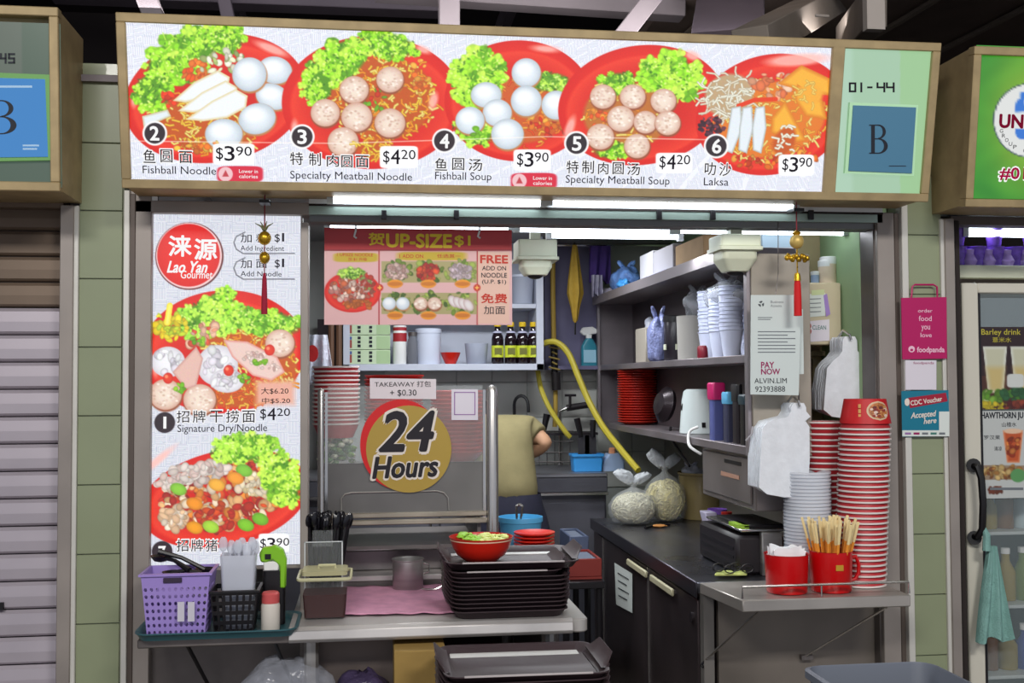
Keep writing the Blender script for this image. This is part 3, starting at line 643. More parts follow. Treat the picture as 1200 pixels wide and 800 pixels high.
for y, s2, lat in ((284, '料', 'Add Ingredient'), (314, '面', 'Add Noodle')):
    T(VM, '加', 282, y, 295, 10, INK, vm, dv, .01); T(VM, s2, 300, y, 313, 10, INK, vm, dv, .01); T(VM, '$', 322, y - 1, 328, 9, INK, vm, dv); T(VM, '1', 330.5, y - 1, 333, 10, INK, vm, dv, 0)
    T(VM, lat, 282, y + 9.5, 330 if y > 300 else 333, 6, INK, vm, dv, .0)
for s_, x0 in (('招', 207), ('牌', 226), ('干', 246), ('捞', 265), ('面', 284)):
    T(VM, s_, x0 - .7, 495.6, x0 + 15.7, 15.6, INKW, vm, dv - .0006, .05); T(VM, s_, x0, 495, x0 + 15, 14, INK, vm, dv, .01)
T(VM, 'Signature Dry/Noodle', 208, 506, 313, 8.5, INK, vm, dv, .004); T(VM, '1', 191.5, 502, 195, 14, INKW, vm, dv, .0)
price(VM, 305, 492, 340, '4', '20', vm, INK, dv, 14); T(VM, '大$6.20', 306, 462, 338, 8, INK, vm, dv, .01); T(VM, '中$5.20', 307, 473, 340, 7, INK, vm, dv, .01)
for s_, x0 in (('招', 207), ('牌', 224), ('猪', 241)):
    T(VM, s_, x0 - .7, 646.6, x0 + 14.7, 15.6, INKW, vm, dv - .0006, .05); T(VM, s_, x0, 646, x0 + 14, 14, INK, vm, dv, .01)
price(VM, 305, 644, 339, '3', '90', vm, INK, dv, 14); T(VM, '7', 186, 653, 194, 13, INKW, vm, dv, .03)

# ---- roller shutter of the closed stall
sh = thing('roller_shutter', 'closed grey roller shutter below the green signboard', 'shutter', (-1.5, .06, 0))
xs1 = P(77, 500, .05).x; xs0 = -2.6
SHG = M('grey_shutter_slat', (172, 164, 172), .45, .35, .06, 4); SHB = M('shade_brown_shutter', (110, 94, 80), .5, .3, .12, 5)  # the brown puts the sign's shadow into the upper shutter's colour
hs = 0.0832; z = P(40, 361, .05).z
def slat(z0, h, mat, rec=0.0):
    pf = [(.05 + rec, z0 + .006), (.043 + rec, z0 + .012), (.043 + rec, z0 + h * .5), (.047 + rec, z0 + h - .010), (.056 + rec, z0 + h), (.062 + rec, z0 + h), (.062 + rec, z0 + .002)]
    return MB().loops([[Vector((x, y, zz)) for y, zz in pf] for x in (xs0, xs1)]).build('slat', mat, sh, smooth=0)
k = z - hs
while k > -0.05: slat(k, hs, SHG); k -= hs
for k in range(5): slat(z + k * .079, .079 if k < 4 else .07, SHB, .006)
box('backing', M('dark_gap'), sh, xs0, xs1, .066, .08, 0, 2.1)
o = pbox('lock_plate', BLACK, sh, -6, 706, 4, 715, .035, .01, .001)
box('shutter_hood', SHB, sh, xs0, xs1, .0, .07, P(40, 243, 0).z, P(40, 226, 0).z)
# ---- fluorescent tubes
TUBE = EM('fluorescent_glow', (235, 245, 255), 9.0); FIX = M('white_fitting', (205, 212, 215), .5)
def tubelight(name, label, px0, px1, py, Y, z=None, r=.014, hang=False):
    a = P(px0, py, Y); b = P(px1, py, Y); zz = P((px0 + px1) / 2, py, Y).z
    t = thing('fluorescent_lamp', label, 'lamp', ((a.x + b.x) / 2, Y, zz))
    MB().tube([(a.x + .02, Y, zz), (b.x - .02, Y, zz)], r, 12).build('tube', TUBE, t)
    box('fitting', FIX, t, a.x, b.x, Y - .016, Y + .022, zz + r + .003, zz + r + .03)
    if hang:
        for x in (a.x + .1, b.x - .1): MB().tube([(x, Y, zz + r + .02), (x, Y, ZC + .005)], .005, 6).build('hanger_rod', FIX, t)
    for x in (a.x, b.x - .02): box('end_cap', FIX, t, x, x + .02, Y - .014, Y + .014, zz - .015, zz + r + .01)
    return t
tubelight('l', 'front fluorescent tube under the long menu sign, nearer the big menu panel', 383, 640, 235, -.03, r=.013)
tubelight('l', 'front fluorescent tube under the long menu sign, nearer the grade plaque', 640, 935, 237, -.03, r=.013)
tubelight('l', 'inner fluorescent tube just above the upsize promotion banner', 380, 602, 264, .22, hang=True)
tubelight('l', 'inner fluorescent tube above the kitchen, first beyond the banner', 602, 790, 268, .22, hang=True)
tubelight('l', 'inner fluorescent tube above the hanging red and gold charm', 790, 993, 270, .22, hang=True)
tubelight('l', 'rear fluorescent tube deep in the kitchen ceiling above the yellow hose', 640, 800, 277, .6, hang=True, r=.009)
tubelight('l', 'fluorescent tube over the purple cups in the neighbouring stall', 1127, 1330, 274, .25, r=.014)
# ================================================================ KITCHEN
def sc_(Y): return (Y - CAM.y) / FPX / math.cos(YAW)          # metres per pixel at depth Y
def copies(proto, places, labels=None, group=None):
    out = [proto]; proto.location = Vector(places[0])
    for p in places[1:]:
        c = copy_tree(proto); c.location = Vector(p); out.append(c)
    for i, o in enumerate(out):
        if labels: o['label'] = labels if isinstance(labels, str) else labels[i]
        if group: o['group'] = group
    return out
def shell(prof_out, t=.002):
    """thin-walled open vessel profile from outer profile list (r,z)"""
    return prof_out + [(r - t, z) for r, z in reversed(prof_out[1:])] + [(max(prof_out[1][0] - t, .001), prof_out[0][1] + t)]
def vessel(name, mat, parent, c, prof, n=24, t=.002, sx=1, sy=1, base=None, smooth=40):
    q = shell(prof, t); m = MB().lathe(q, c, n, True, True, sx, sy); return m.build(name, mat, parent, smooth=smooth, base=base)

# ---- back shelf
YS = 2.33
a, b, c, d = RC(402, 268, 637, 434, YS)
bs = thing('wall_shelf', 'white open wall shelf holding sauce bottles and green boxes', 'shelf', ((a + b) / 2, YS + .15, c))
LG = M('pale_grey_laminate', (196, 200, 214), .5, 0, .05, 6)
box('side_panel', LG, bs, a, a + .035, YS, 2.63, c, d, .002); box('side_panel', LG, bs, b - .04, b, YS, 2.63, c, d, .002)
box('back_panel', LG, bs, a, b, 2.62, 2.64, c, d)
box('bottom_board', LG, bs, a, b, YS, 2.63, c, c + .035, .002); zsh = c + .035
zm = P(600, 361, YS).z; box('middle_board', LG, bs, a + .035, b - .04, YS + .01, 2.62, zm, zm + .025, .002)
for px in (470, 577, 640): pass
def px_on(px, Y): return P(px, 430, Y).x
# green boxes 3x
gb = thing('tea_box', 'x', 'box', (0, 0, 0), 'green boxes on the white wall shelf')
wB, hB = .235, .077
PGB = M('pale_green_card', (196, 214, 180), .7)
box('carton', PGB, gb, -wB / 2, wB / 2, -.05, .05, 0, hB - .002, .002)
box('picture_label', M('red_blue_label', (150, 70, 60), .6), gb, -wB / 2 + .005, -wB / 2 + .035, -.0515, -.049, .008, .05)
box('picture_label', M('blue_label', (70, 90, 150), .6), gb, -wB / 2 + .005, -wB / 2 + .035, -.0515, -.049, .052, .068)
box('side_band', M('deep_pale_green', (170, 196, 150), .7), gb, .045, wB / 2 - .002, -.0512, -.049, .004, hB - .006)
for k, (cx, n) in enumerate(((-.045, 3), (.015, 3))):
    for j in range(n): box('printed_mark', M('dark_ink'), gb, cx - .008, cx + .008, -.052, -.05, .012 + j * .021, .026 + j * .021)
xg = px_on(431, YS)
copies(gb, [(xg, YS + .06, zsh + k * hB) for k in range(3)], ['lowest of three pale green cartons stacked on the white shelf', 'middle of three pale green cartons stacked on the white shelf', 'topmost of three pale green cartons stacked on the white shelf'])
# canister, jar, white drum, bowl, cups, bottles
def lathe_thing(name, label, cat, mat, pos, prof, n=24, group=None, cap=True):
    o = MB().lathe(prof, pos, n, True, cap).build(name, mat, None, base=pos, smooth=40); return tag(o, label, cat, group)
x = px_on(469, YS); s = sc_(YS + .06)
can = lathe_thing('paper_canister', 'tall white canister with a red printed band beside the green cartons', 'canister', WHITE, (x, YS + .06, zsh), [(.034, 0), (.036, .004), (.036, .10), (.036, .20), (.033, .205)])
MB().lathe([(.0365, .12), (.0365, .165)], (x, YS + .06, zsh), 24, False, False).build('label_band', M('red_label', (170, 40, 50), .5), can)
MB().lathe([(.0365, .178), (.0365, .196)], (x, YS + .06, zsh), 24, False, False).build('label_band', M('red_label'), can)
x = px_on(484, YS); jr = lathe_thing('glass_jar', 'slim grey glass jar between the canister and the white tub', 'jar', M('grey_glass', (120, 122, 130), .15, alpha=.75), (x, YS + .05, zsh), [(.026, 0), (.028, .01), (.028, .12), (.022, .14), (.022, .15)])
MB().lathe([(.024, .15), (.024, .17)], (x, YS + .05, zsh), 20).build('lid', STEELD, jr)
x = px_on(503, YS); tb_ = lathe_thing('plastic_tub', 'tall plain white tub on the wall shelf beside the red bowl', 'tub', M('cool_white', (214, 220, 238), .4), (x, YS + .08, zsh), [(.060, 0), (.064, .01), (.068, .17)], cap=True)
MB().lathe([(.071, .165), (.071, .185), (.065, .19)], (x, YS + .08, zsh), 24, True, True).build('lid', M('cool_white'), tb_)
x = px_on(529, YS); o = vessel('red_bowl', REDP, None, (x, YS + .06, zsh), [(.028, 0), (.03, .004), (.046, .04), (.054, .062)], base=(x, YS + .06, zsh)); tag(o, 'small red bowl alone on the white wall shelf', 'bowl')
x = px_on(560, YS); o = vessel('plastic_container', M('milky_plastic', (186, 192, 210), .3, alpha=.7), None, (x, YS + .07, zsh), [(.05, 0), (.054, .004), (.064, .11)], base=(x, YS + .07, zsh)); tag(o, 'milky clear round container between red bowl and sauce bottles', 'container')
o2 = vessel('plastic_container', M('milky_plastic'), None, (px_on(615, YS), YS + .08, zm + .025), [(.05, 0), (.054, .004), (.064, .13), (.066, .15)], base=(px_on(615, YS), YS + .08, zm + .025)); tag(o2, 'milky lidded container on the upper board of the wall shelf', 'container')
MB().lathe([(.067, .148), (.067, .16), (.05, .165)], (px_on(615, YS), YS + .08, zm + .025), 24).build('lid', M('cool_white'), o2)
bt = thing('sauce_bottle', 'x', 'bottle', (0, 0, 0), 'sauce bottles on the white wall shelf')
MB().lathe([(.030, 0), (.033, .004), (.033, .13), (.028, .152), (.017, .175), (.014, .20), (.014, .205)], (0, 0, 0), 20, True, True).build('body', M('dark_soy_glass', (28, 14, 22), .12, coat=.5), bt, smooth=50)
MB().lathe([(.0336, .035), (.0336, .098)], (0, 0, 0), 20, False, False).build('label', M('lime_label', (205, 214, 60), .5), bt)
MB().box(-.02, .02, -.0347, -.033, .05, .085).build('label_print', M('dark_olive_ink', (110, 110, 40), .5), bt)
MB().lathe([(.0155, .150 + .028), (.03, .165)][::-1] + [(.015, .19)], (0, 0, 0), 20, False, False).build('neck_label', M('pale_violet_label', (190, 190, 215), .5), bt)
MB().lathe([(.0185, .20), (.0195, .204), (.0195, .222), (.017, .225)], (0, 0, 0), 16, True, True).build('cap', M('yellow_cap', (226, 190, 40), .4), bt)
copies(bt, [(px_on(x, YS), YS + .05, zsh) for x in (584.5, 600, 614, 627)], ['dark sauce bottle with yellow cap beside the milky container', 'second dark yellow-capped sauce bottle from the milky container', 'third dark yellow-capped sauce bottle from the milky container', 'dark sauce bottle with yellow cap against the shelf end panel'])

# ---- backing board, pipes and hanging things on the back wall
a, b, c, d = RC(638, 284, 706, 433, 2.6)
bb = box('wall_board', M('violet_grey_board', (108, 104, 134), .6, 0, .15, 5), None, a, b, 2.6, 2.64, c, d, .003); struct(bb)
box('wall_ledge', M('violet_grey_board'), bb, a, b, 2.48, 2.6, c, c + .02)
HOSE = M('yellow_rubber', (188, 172, 58), .45)
def curve_px(pts, n=6):
    """pts: (px,py,Y) -> smooth 3-D polyline"""
    V = [P(*p) for p in pts]; out = []
    for i in range(len(V) - 1):
        p0, p1, p2, p3 = V[max(i - 1, 0)], V[i], V[i + 1], V[min(i + 2, len(V) - 1)]
        for k in range(n):
            t = k / n; out.append(0.5 * ((2 * p1) + (p2 - p0) * t + (2 * p0 - 5 * p1 + 4 * p2 - p3) * t * t + (3 * p1 - p0 - 3 * p2 + p3) * t ** 3))
    return out + [V[-1]]
def cable(name, label, cat, pts, r, mat, n=8):
    pp = curve_px(pts); o = MB().tube(pp, r, n).build(name, mat, None, base=pp[0]); return tag(o, label, cat)
cable('gas_hose', 'long yellow hose arching over the sink and down to the steel counter', 'hose', [(628, 409, 2.42), (638, 402, 2.4), (652, 401, 2.38), (666, 414, 2.35), (678, 442, 2.3), (690, 470, 2.25), (706, 499, 2.15), (726, 525, 2.0), (748, 551, 1.85)], .017, HOSE)
cable('gas_hose', 'short yellow hose dropping from the wall shelf end behind the tap', 'hose', [(630, 432, 2.45), (634, 455, 2.45), (645, 480, 2.4), (662, 505, 2.36), (668, 512, 2.36)], .014, HOSE)
cable('gas_pipe', 'thin straight yellow pipe running up the back wall', 'pipe', [(648, 305, 2.5), (648, 340, 2.5), (649, 400, 2.5)], .014, M('ochre_pipe', (170, 140, 60), .5))
cable('gas_pipe', 'lower yellow pipe below the black valve grip', 'pipe', [(651, 456, 2.5), (651, 480, 2.5), (650, 500, 2.5)], .013, M('ochre_pipe'))
vl = thing('gas_valve', 'black valve grip wrapped in cable on the yellow pipe', 'valve', P(650, 456, 2.5))
MB().tube([P(649, 402, 2.48), P(650, 436, 2.48)], [.022, .018], 10).build('valve_body', BLACK, vl); MB().tube([P(651, 436, 2.48), P(652, 457, 2.48)], [.026, .024], 10).build('grip', M('black_rubber', (30, 24, 26), .6), vl)
for k in range(5): MB().tube([P(643 + (k % 2) * 4, 406 + 6 * k, 2.45), P(656 - (k % 2) * 3, 409 + 6 * k, 2.45)], .005, 6).build('cable_tie', M('brass_wire', (150, 130, 70), .4), vl)
rail = tag(MB().tube([P(640, 287, 2.45), P(800, 287, 2.45)], .01, 8).build('hanging_rail', STEELH, None, base=P(640, 287, 2.45)), 'thin steel rail high on the back wall holding the umbrella', 'rail')
# folded umbrella
um = thing('folded_umbrella', 'folded mustard yellow umbrella hanging point down on the back wall', 'umbrella', P(673, 390, 2.36))
pu, pd = P(673, 287, 2.36), P(674, 378, 2.36); L_ = pu.z - pd.z
ump = []
for i, (t, r) in enumerate(((0, .012), (.12, .018), (.45, .034), (.62, .040), (.8, .022), (.97, .012), (1, .004))):
    ump.append([Vector((pd.x, 2.36, pu.z - L_ * t)) + Vector((math.cos(a_) * r * (1 + .22 * math.cos(5 * a_)), math.sin(a_) * r * (1 + .22 * math.cos(5 * a_)), 0)) for a_ in [2 * PI * k / 20 for k in range(20)]])
MB().loops(ump).build('canopy', M('mustard_cloth', (176, 142, 48), .7, 0, .12, 20), um)
MB().tube([pd, P(674, 392, 2.36)], .005, 6).build('tip', BLACK, um); MB().tube([Vector((pd.x, 2.40, pu.z + .0)), Vector((pd.x, 2.36, pu.z + .01)), Vector((pd.x, 2.36, pu.z - .03))], .006, 6).build('handle', BLACK, um)
# purple cloth
def drape(name, label, cat, mat, x0, y0, x1, y1, Y, thick=.03, wav=.015, n=18, m=8, seed=0, taper=0.0, parent=None):
    a, b, c, d = RC(x0, y0, x1, y1, Y); L = []
    for j in range(m + 1):
        t = j / m; z = d + (c - d) * t; w_ = (b - a) * (1 - taper * (1 - t)); cx = (a + b) / 2; ring = []
        for s_ in (0, 1):
            for k in range(n):
                u = k / (n - 1); u = u if s_ == 0 else 1 - u
                yy = Y + (thick if s_ else 0) + wav * math.sin(u * 14 + seed + t * 2) * (0.3 + t); ring.append(Vector((cx - w_ / 2 + w_ * u, yy, z - (.01 * math.sin(u * 9 + seed) if j == m else 0))))
        L.append(ring)
    o = MB().loops(L).build(name, mat, parent, base=None if parent else Vector(((a + b) / 2, Y, c)), smooth=60)
    return o if parent else tag(o, label, cat)
drape('apron', 'dark purple apron hanging beside the yellow umbrella', 'apron', M('purple_cloth', (70, 48, 120), .8, 0, .2, 10), 692, 288, 716, 330, 2.38)
drape('plastic_bag', 'pale grey plastic bag hanging under the purple apron', 'bag', M('grey_bag', (140, 136, 158), .3, 0, .15, 20), 694, 322, 706, 346, 2.33, .02, .01, seed=2)
# spray bottle
q = P(691, 431, 2.5); q.z = bb.data.vertices[0].co.z if False else q.z
sb = thing('spray_bottle', 'teal spray bottle with white trigger beside the steel rack', 'bottle', q)
MB().loops([rr(q.x, 2.52, w_, .05, .015, q.z + z_) for w_, z_ in ((.085, 0), (.09, .01), (.086, .12), (.05, .155), (.03, .165))]).build('body', M('teal_plastic', (50, 130, 150), .3), sb)
MB().box(q.x - .035, q.x + .035, 2.492, 2.496, q.z + .03, q.z + .10).build('label', M('pale_blue_label', (150, 195, 215), .5), sb)
MB().loops([rr(q.x, 2.52, w_, .03, .008, q.z + z_) for w_, z_ in ((.03, .165), (.035, .185))]).build('collar', WHITE, sb)
MB().prism([(-.03, 0), (.04, .01), (.05, .03), (.02, .05), (-.035, .045), (-.05, .02)], lambda a_, b_, t: Vector((q.x + a_, 2.505 + t, q.z + .18 + b_)), 0, .03).build('trigger_head', WHITE, sb, .003)

# ---- sink and cabinet
SX0, SX1 = P(575, 550, 2.05).x, P(712, 550, 2.05).x
sk = thing('sink_unit', 'steel sink unit along the back wall with two cabinet doors', 'sink', ((SX0 + SX1) / 2, 2.3, 0))
SX0 = -.5
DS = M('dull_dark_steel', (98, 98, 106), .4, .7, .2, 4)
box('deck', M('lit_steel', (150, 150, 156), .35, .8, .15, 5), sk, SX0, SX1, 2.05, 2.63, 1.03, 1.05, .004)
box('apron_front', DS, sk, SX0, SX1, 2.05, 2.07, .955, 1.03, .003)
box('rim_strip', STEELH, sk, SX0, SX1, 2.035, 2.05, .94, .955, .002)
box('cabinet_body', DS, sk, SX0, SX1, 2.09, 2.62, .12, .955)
for x0, x1 in ((SX0 + .02, .35), (.36, .80), (.81, SX1 - .01)):
    dr = box('cabinet_door', M('grey_steel_door', (112, 112, 122), .42, .6, .15, 3), sk, x0, x1, 2.07, 2.09, .16, .90, .004)
    MB().tube([(x1 - .04, 2.06, .78), (x1 - .04, 2.055, .82)], .006, 6).build('door_knob', STEELH, dr)
for x in (SX0 + .05, SX1 - .05):
    for y in (2.13, 2.57): MB().tube([(x, y, 0), (x, y, .12)], .02, 8).build('leg', STEELD, sk)
fa = thing('gooseneck_tap', 'dark gooseneck tap behind the bending cook', 'tap', P(603, 545, 2.45))
fx = P(603, 545, 2.45).x; zt = P(603, 470, 2.45).z
MB().tube([(fx, 2.45, 1.05), (fx, 2.45, zt - .03)] + [(fx + .036 - .036 * math.cos(t), 2.45 - .01 * t, zt - .02 + .05 * math.sin(t)) for t in [k * PI / 8 for k in range(9)]] + [(fx + .074, 2.42, zt - .06)], .009, 8).build('spout', BLACK, fa)
MB().lathe([(.022, 0), (.02, .03), (.012, .04)], (fx, 2.45, 1.05), 12, True, True).build('base_collar', BLACK, fa)
tp = thing('wall_tap', 'dark wall tap with a cross handle behind the yellow hose', 'tap', P(680, 480, 2.6))
MB().tube([P(664, 478, 2.52), P(690, 474, 2.52)], .018, 8).build('valve_body', M('dark_iron', (46, 40, 44), .5, .4), tp); MB().tube([P(668, 476, 2.5), P(668, 463, 2.5)], .008, 6).build('stem', M('dark_iron'), tp)
MB().tube([P(662, 463, 2.5), P(675, 463, 2.5)], .008, 6).build('cross_handle', M('dark_iron'), tp); MB().tube([P(664, 478, 2.5), P(656, 482, 2.5), P(656, 545, 2.5)], .009, 6).build('outlet', STEELH, tp)
MB().tube([P(690, 474, 2.52), P(690, 474, 2.66)], .012, 6).build('wall_pipe', M('dark_iron'), tp)
# wire rack on the sink
wr = thing('wire_dish_rack', 'wire rack of kitchen tools standing on the sink', 'rack', P(645, 545, 2.5))
for yy in (505, 517, 530, 541): MB().tube([P(612, yy, 2.46), P(672, yy, 2.46)], .003, 5).build('wire', STEELD, wr)
for xx in range(614, 674, 9): MB().tube([P(xx, 505, 2.46), P(xx, 545, 2.46)], .0025, 5).build('wire', STEELD, wr)
box('rack_plate', M('dark_iron'), wr, P(600, 505, 2.46).x, P(700, 505, 2.46).x, 2.44, 2.62, P(640, 510, 2.46).z, P(640, 507, 2.46).z)
kn = [(640, 486, 648, 503, 'black handled whisk lying on the wire rack above the sink'), (619, 497, 630, 506, 'small dark scrubber on the wire rack')]
o = MB().tube([P(637, 506, 2.47), P(641, 485, 2.47)], [.014, .02], 8).build('black_bottle', BLACK, None, base=P(637, 506, 2.47)); tag(o, 'black capped bottle standing on the wire rack above the sink', 'bottle')
# blue box, cleavers, white jug
a, b, c, d = RC(672, 532, 708, 553, 2.12)
bx = thing('blue_tub', 'bright blue rectangular tub of knives on the sink deck', 'tub', ((a + b) / 2, 2.18, 1.05))
MB().loops([rr((a + b) / 2, 2.18, (b - a) - .014, .09, .01, 1.052), rr((a + b) / 2, 2.18, (b - a), .1, .012, 1.135), rr((a + b) / 2, 2.18, (b - a) - .008, .092, .01, 1.135), rr((a + b) / 2, 2.18, (b - a) - .02, .084, .01, 1.06)]).build('body', M('sky_blue_plastic', (60, 150, 220), .4), bx)
MB().loops([rr((a + b) / 2, 2.18, (b - a) + .01, .11, .012, 1.13), rr((a + b) / 2, 2.18, (b - a) + .01, .11, .012, 1.142), rr((a + b) / 2, 2.18, (b - a) - .006, .094, .012, 1.142), rr((a + b) / 2, 2.18, (b - a) - .006, .094, .012, 1.13)], False, False).build('rim', M('sky_blue_plastic'), bx)
for k, (x0, x1, y0, l) in enumerate(((676, 684, 490, 'black handled cleaver standing in the blue tub, beside the tap'), (695, 692, 492, 'black handled cleaver standing in the blue tub, beside the rack'))):
    ct = thing('cleaver', l, 'knife', P(x1, 540, 2.18)); h0, h1 = P(x0, y0, 2.18), P((x0 + x1) / 2 + 1, 512, 2.18)
    MB().tube([h0, h1], [.017, .014], 8).build('handle', BLACK, ct)
    xx = P(x1, 520, 2.18).x; MB().box(xx - .03, xx + .03, 2.178, 2.182, 1.07, h1.z + .01).build('blade', M('dark_blade', (90, 88, 92), .3, .8), ct)
xj = P(720, 545, 2.15).x
jg = thing('plastic_jug', 'squat pale blue jug with an orange top beside the blue tub', 'jug', (xj, 2.2, 1.05)); MB().loops([rr(xj, 2.2, w_, .09, .015, 1.05 + z_) for w_, z_ in ((.12, 0), (.115, .05), (.06, .09))]).build('body', M('pale_blue_plastic', (150, 170, 200), .4), jg)
MB().lathe([(.018, .09), (.018, .115), (.012, .12)], (xj, 2.2, 1.05), 12, True, True).build('cap', M('orange_cap', (220, 150, 110), .4), jg)

# ---- steel wall rack on the right wall
XF, RW = 1.27, 1.475; Y0, Y1 = .07, 2.5
zb, zm_, zt_ = 1.296, 1.607, 1.945
rk = thing('steel_wall_rack', 'open two-shelf steel rack fixed along the kitchen side wall', 'rack', (1.47, 1.3, zb))
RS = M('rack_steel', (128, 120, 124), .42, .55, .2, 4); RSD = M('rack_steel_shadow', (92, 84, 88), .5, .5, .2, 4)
box('bottom_shelf', RS, rk, XF, RW, Y0, Y1, zb - .03, zb, .002); box('middle_shelf', RS, rk, XF, RW, Y0, Y1, zm_ - .028, zm_, .002); box('top_shelf', RS, rk, XF - .03, RW, Y0 + .1, Y1, zt_, zt_ + .035, .003)
box('top_shelf_lip', M('rack_edge', (150, 142, 146), .4, .6), rk, XF - .035, XF - .028, Y0 + .1, Y1, zt_ - .004, zt_ + .04)
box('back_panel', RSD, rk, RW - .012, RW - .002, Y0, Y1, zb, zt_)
box('end_panel', M('beige_end_panel', (158, 150, 138), .5, .25, .12, 4), rk, XF, RW, Y0 - .012, Y0, zb - .03, zt_, .002); box('end_panel', RS, rk, XF, RW, Y1, Y1 + .012, zb - .03, zt_ + .04, .002)
box('corner_post', M('rack_edge'), rk, XF - .012, XF, Y1 - .03, Y1 + .01, zb - .03, zt_); box('corner_post', M('rack_edge'), rk, XF - .012, XF, Y0, Y0 + .03, zb - .03, zt_)
def yx(px, X): return PX(px, 440, X).y
struct(box('wall_partition', M('tan_board', (186, 168, 128), .65, 0, .08, 4), None, RW + .003, OXR - .001, .45, .47, zb - .03, ZC))
# red plates
pl0 = thing('red_plate', 'x', 'plate', (0, 0, 0))
o = MB().lathe([(.05, 0), (.06, 0), (.095, .012), (.103, .016), (.103, .020), (.094, .017), (.058, .006), (.0, .005)], (0, 0, 0), 28, True, False).build('red_plate', M('dim_red_melamine', (188, 44, 30), .35), None); bpy.data.objects.remove(pl0)
tag(o, 'red melamine plate in the tall stack inside the steel rack', 'plate', 'tall stack of red plates in the steel rack')
yp = yx(757, 1.42); copies(o, [(1.375 + rnd.uniform(-.002, .002), yp + rnd.uniform(-.002, .002), zb + .001 + k * .0128) for k in range(21)])
o2 = o.copy(); COL.objects.link(o2); o2.location = (1.375, yp, zb + .001 + 21 * .0128); o2['label'] = 'topmost red plate of the tall stack in the steel rack'; del o2['group']
# kettle
yk = yx(818, 1.38); kt = thing('electric_kettle', 'white electric kettle with a black handle in the steel rack', 'kettle', (1.38, yk, zb)); SK = (yk + 3.45) / FPX
MB().lathe([(.075, .0), (.08, .005), (.078, .03), (.07, .14), (.062, .178), (.05, .188)], (1.38, yk, zb), 28, True, True).build('body', M('pale_mint_white', (206, 216, 216), .35), kt)
MB().tube([(1.335, yk - .02, zb + .17), (1.33, yk - .01, zb + .165), (1.315, yk, zb + .11), (1.325, yk, zb + .05), (1.325, yk, zb + .03)], .011, 8).build('handle', BLACK, kt)
MB().box(1.37, 1.385, yk - .082, yk - .07, zb + .03, zb + .05).build('switch', BLACK, kt)
yk2 = yx(795, 1.40); o = MB().lathe([(.01, .0), (.075, .01), (.085, .03), (.05, .06), (.0, .065)], (0, 0, 0), 24).build('pan_lid', M('dark_pan', (52, 44, 48), .3, .5), None); o.location = (1.36, yk2, zb + .11); o.rotation_euler = (0, math.radians(-78), .2); tag(o, 'dark round pan lid propped between red plates and kettle', 'lid')
cable('power_cord', 'white cord looping beside the red plates', 'cord', [(783, 465, 2.0), (779, 475, 1.9), (783, 490, 1.9), (800, 502, 1.8)], .005, WHITE)
def gadget(label, px, col_top, col_b, y0, y1, y2, w_, X=1.30):
    yy = yx(px, X); p0 = PX(px, y2, X); p1 = PX(px, y1, X); p2 = PX(px, y0, X)
    g = thing('handheld_scanner', label, 'scanner', (X, yy, zb))
    hw = w_ / 2 * (yy + 3.45) / FPX
    MB().loops([rr(X, yy, hw * 1.6, .05, .008, z_) for z_ in (zb - .0, p1.z)]).build('grip', col_b, g); MB().loops([rr(X, yy, hw * 2 * f_, .07, .01, z_) for f_, z_ in ((.9, p1.z), (1, p1.z + .01), (1, p2.z - .006), (.8, p2.z))]).build('head', col_top, g)
gadget('handheld gadget with a magenta head on a blue grip in the rack', 839, M('magenta_plastic', (190, 30, 100), .4), M('slate_blue_grip', (84, 92, 150), .4), 448, 468, 500, 17)
gadget('handheld gadget with a light blue head on a dark grip in the rack', 853, M('light_blue_plastic', (90, 165, 205), .4), M('dark_blue_grip', (54, 56, 80), .4), 459, 473, 508, 11)
gadget('black handheld gadget nearest the end panel of the rack', 874, M('teal_black', (40, 60, 70), .4), BLACK, 462, 474, 508, 14)
gadget('slim black handheld gadget between blue and teal-topped ones', 863, BLACK, M('dark_iron'), 450, 470, 505, 8)
for k, (xa, ya, xb, yb_) in enumerate(((882, 500, 874, 516), (868, 495, 872, 470))): cable('charging_cable', ['grey charging cable hanging below the handheld gadgets', 'grey charging cable between the handheld gadgets'][k], 'cable', [(xa, ya, .05 + .2 * k), ((xa + xb) / 2 + 3, (ya + yb_) / 2, .04 + .2 * k), (xb, yb_, .05 + .2 * k)], .003, M('grey_cable', (160, 156, 160), .5))
# things on the middle shelf
PB = M('white_film_bag', (202, 206, 222), .25, 0, .12, 30, bump=.6, bscale=70, alpha=.92); CLB = M('clear_film_bag', (196, 200, 208), .15, 0, .1, 30, bump=.8, bscale=50, alpha=.45)
def bag(name, label, cat, mat, pos, rx, ry, rz, seed, amp=.16, ears=True, contents=None, cname='contents', freq=3):
    pos = Vector(pos); t = thing(name, label, cat, pos)
    MB().blob(pos + Vector((0, 0, rz * .92)), rx, ry, rz, amp, seed, 24, 14, freq, flat=-rz * .9).build('film', mat, t, smooth=80)
    if contents: MB().blob(pos + Vector((0, 0, rz * .72)), rx * .85, ry * .85, rz * .68, .08, seed + 5, 20, 12, 4).build(cname, contents, t, smooth=80)
    if ears:
        for s_ in (-1, 1):
            b0 = pos + Vector((0, 0, rz * 1.62)); L = []
            for k in range(5):
                u = k / 4; c_ = b0 + Vector((s_ * rx * .55 * u, 0, rz * .75 * u)); r = rx * (.14 + .12 * u) * (1 if k < 4 else .5); L.append([c_ + Vector((math.cos(a_) * r, math.sin(a_) * r * .5, .006 * math.sin(3 * a_ + seed))) for a_ in [2 * PI * q_ / 10 for q_ in range(10)]])
            MB().loops(L).build('tied_ear', mat, t, smooth=80)
    return t
yy = yx(723, 1.42)
for k in range(4):
    MB().blob((1.37, yy, zm_ + .016 + k * .026), .08 - .006 * k, .12, .016, .12, k, 20, 8, 4).build('folded_bag', PB, None, base=(1.37, yy, zm_ + k * .026), smooth=80)
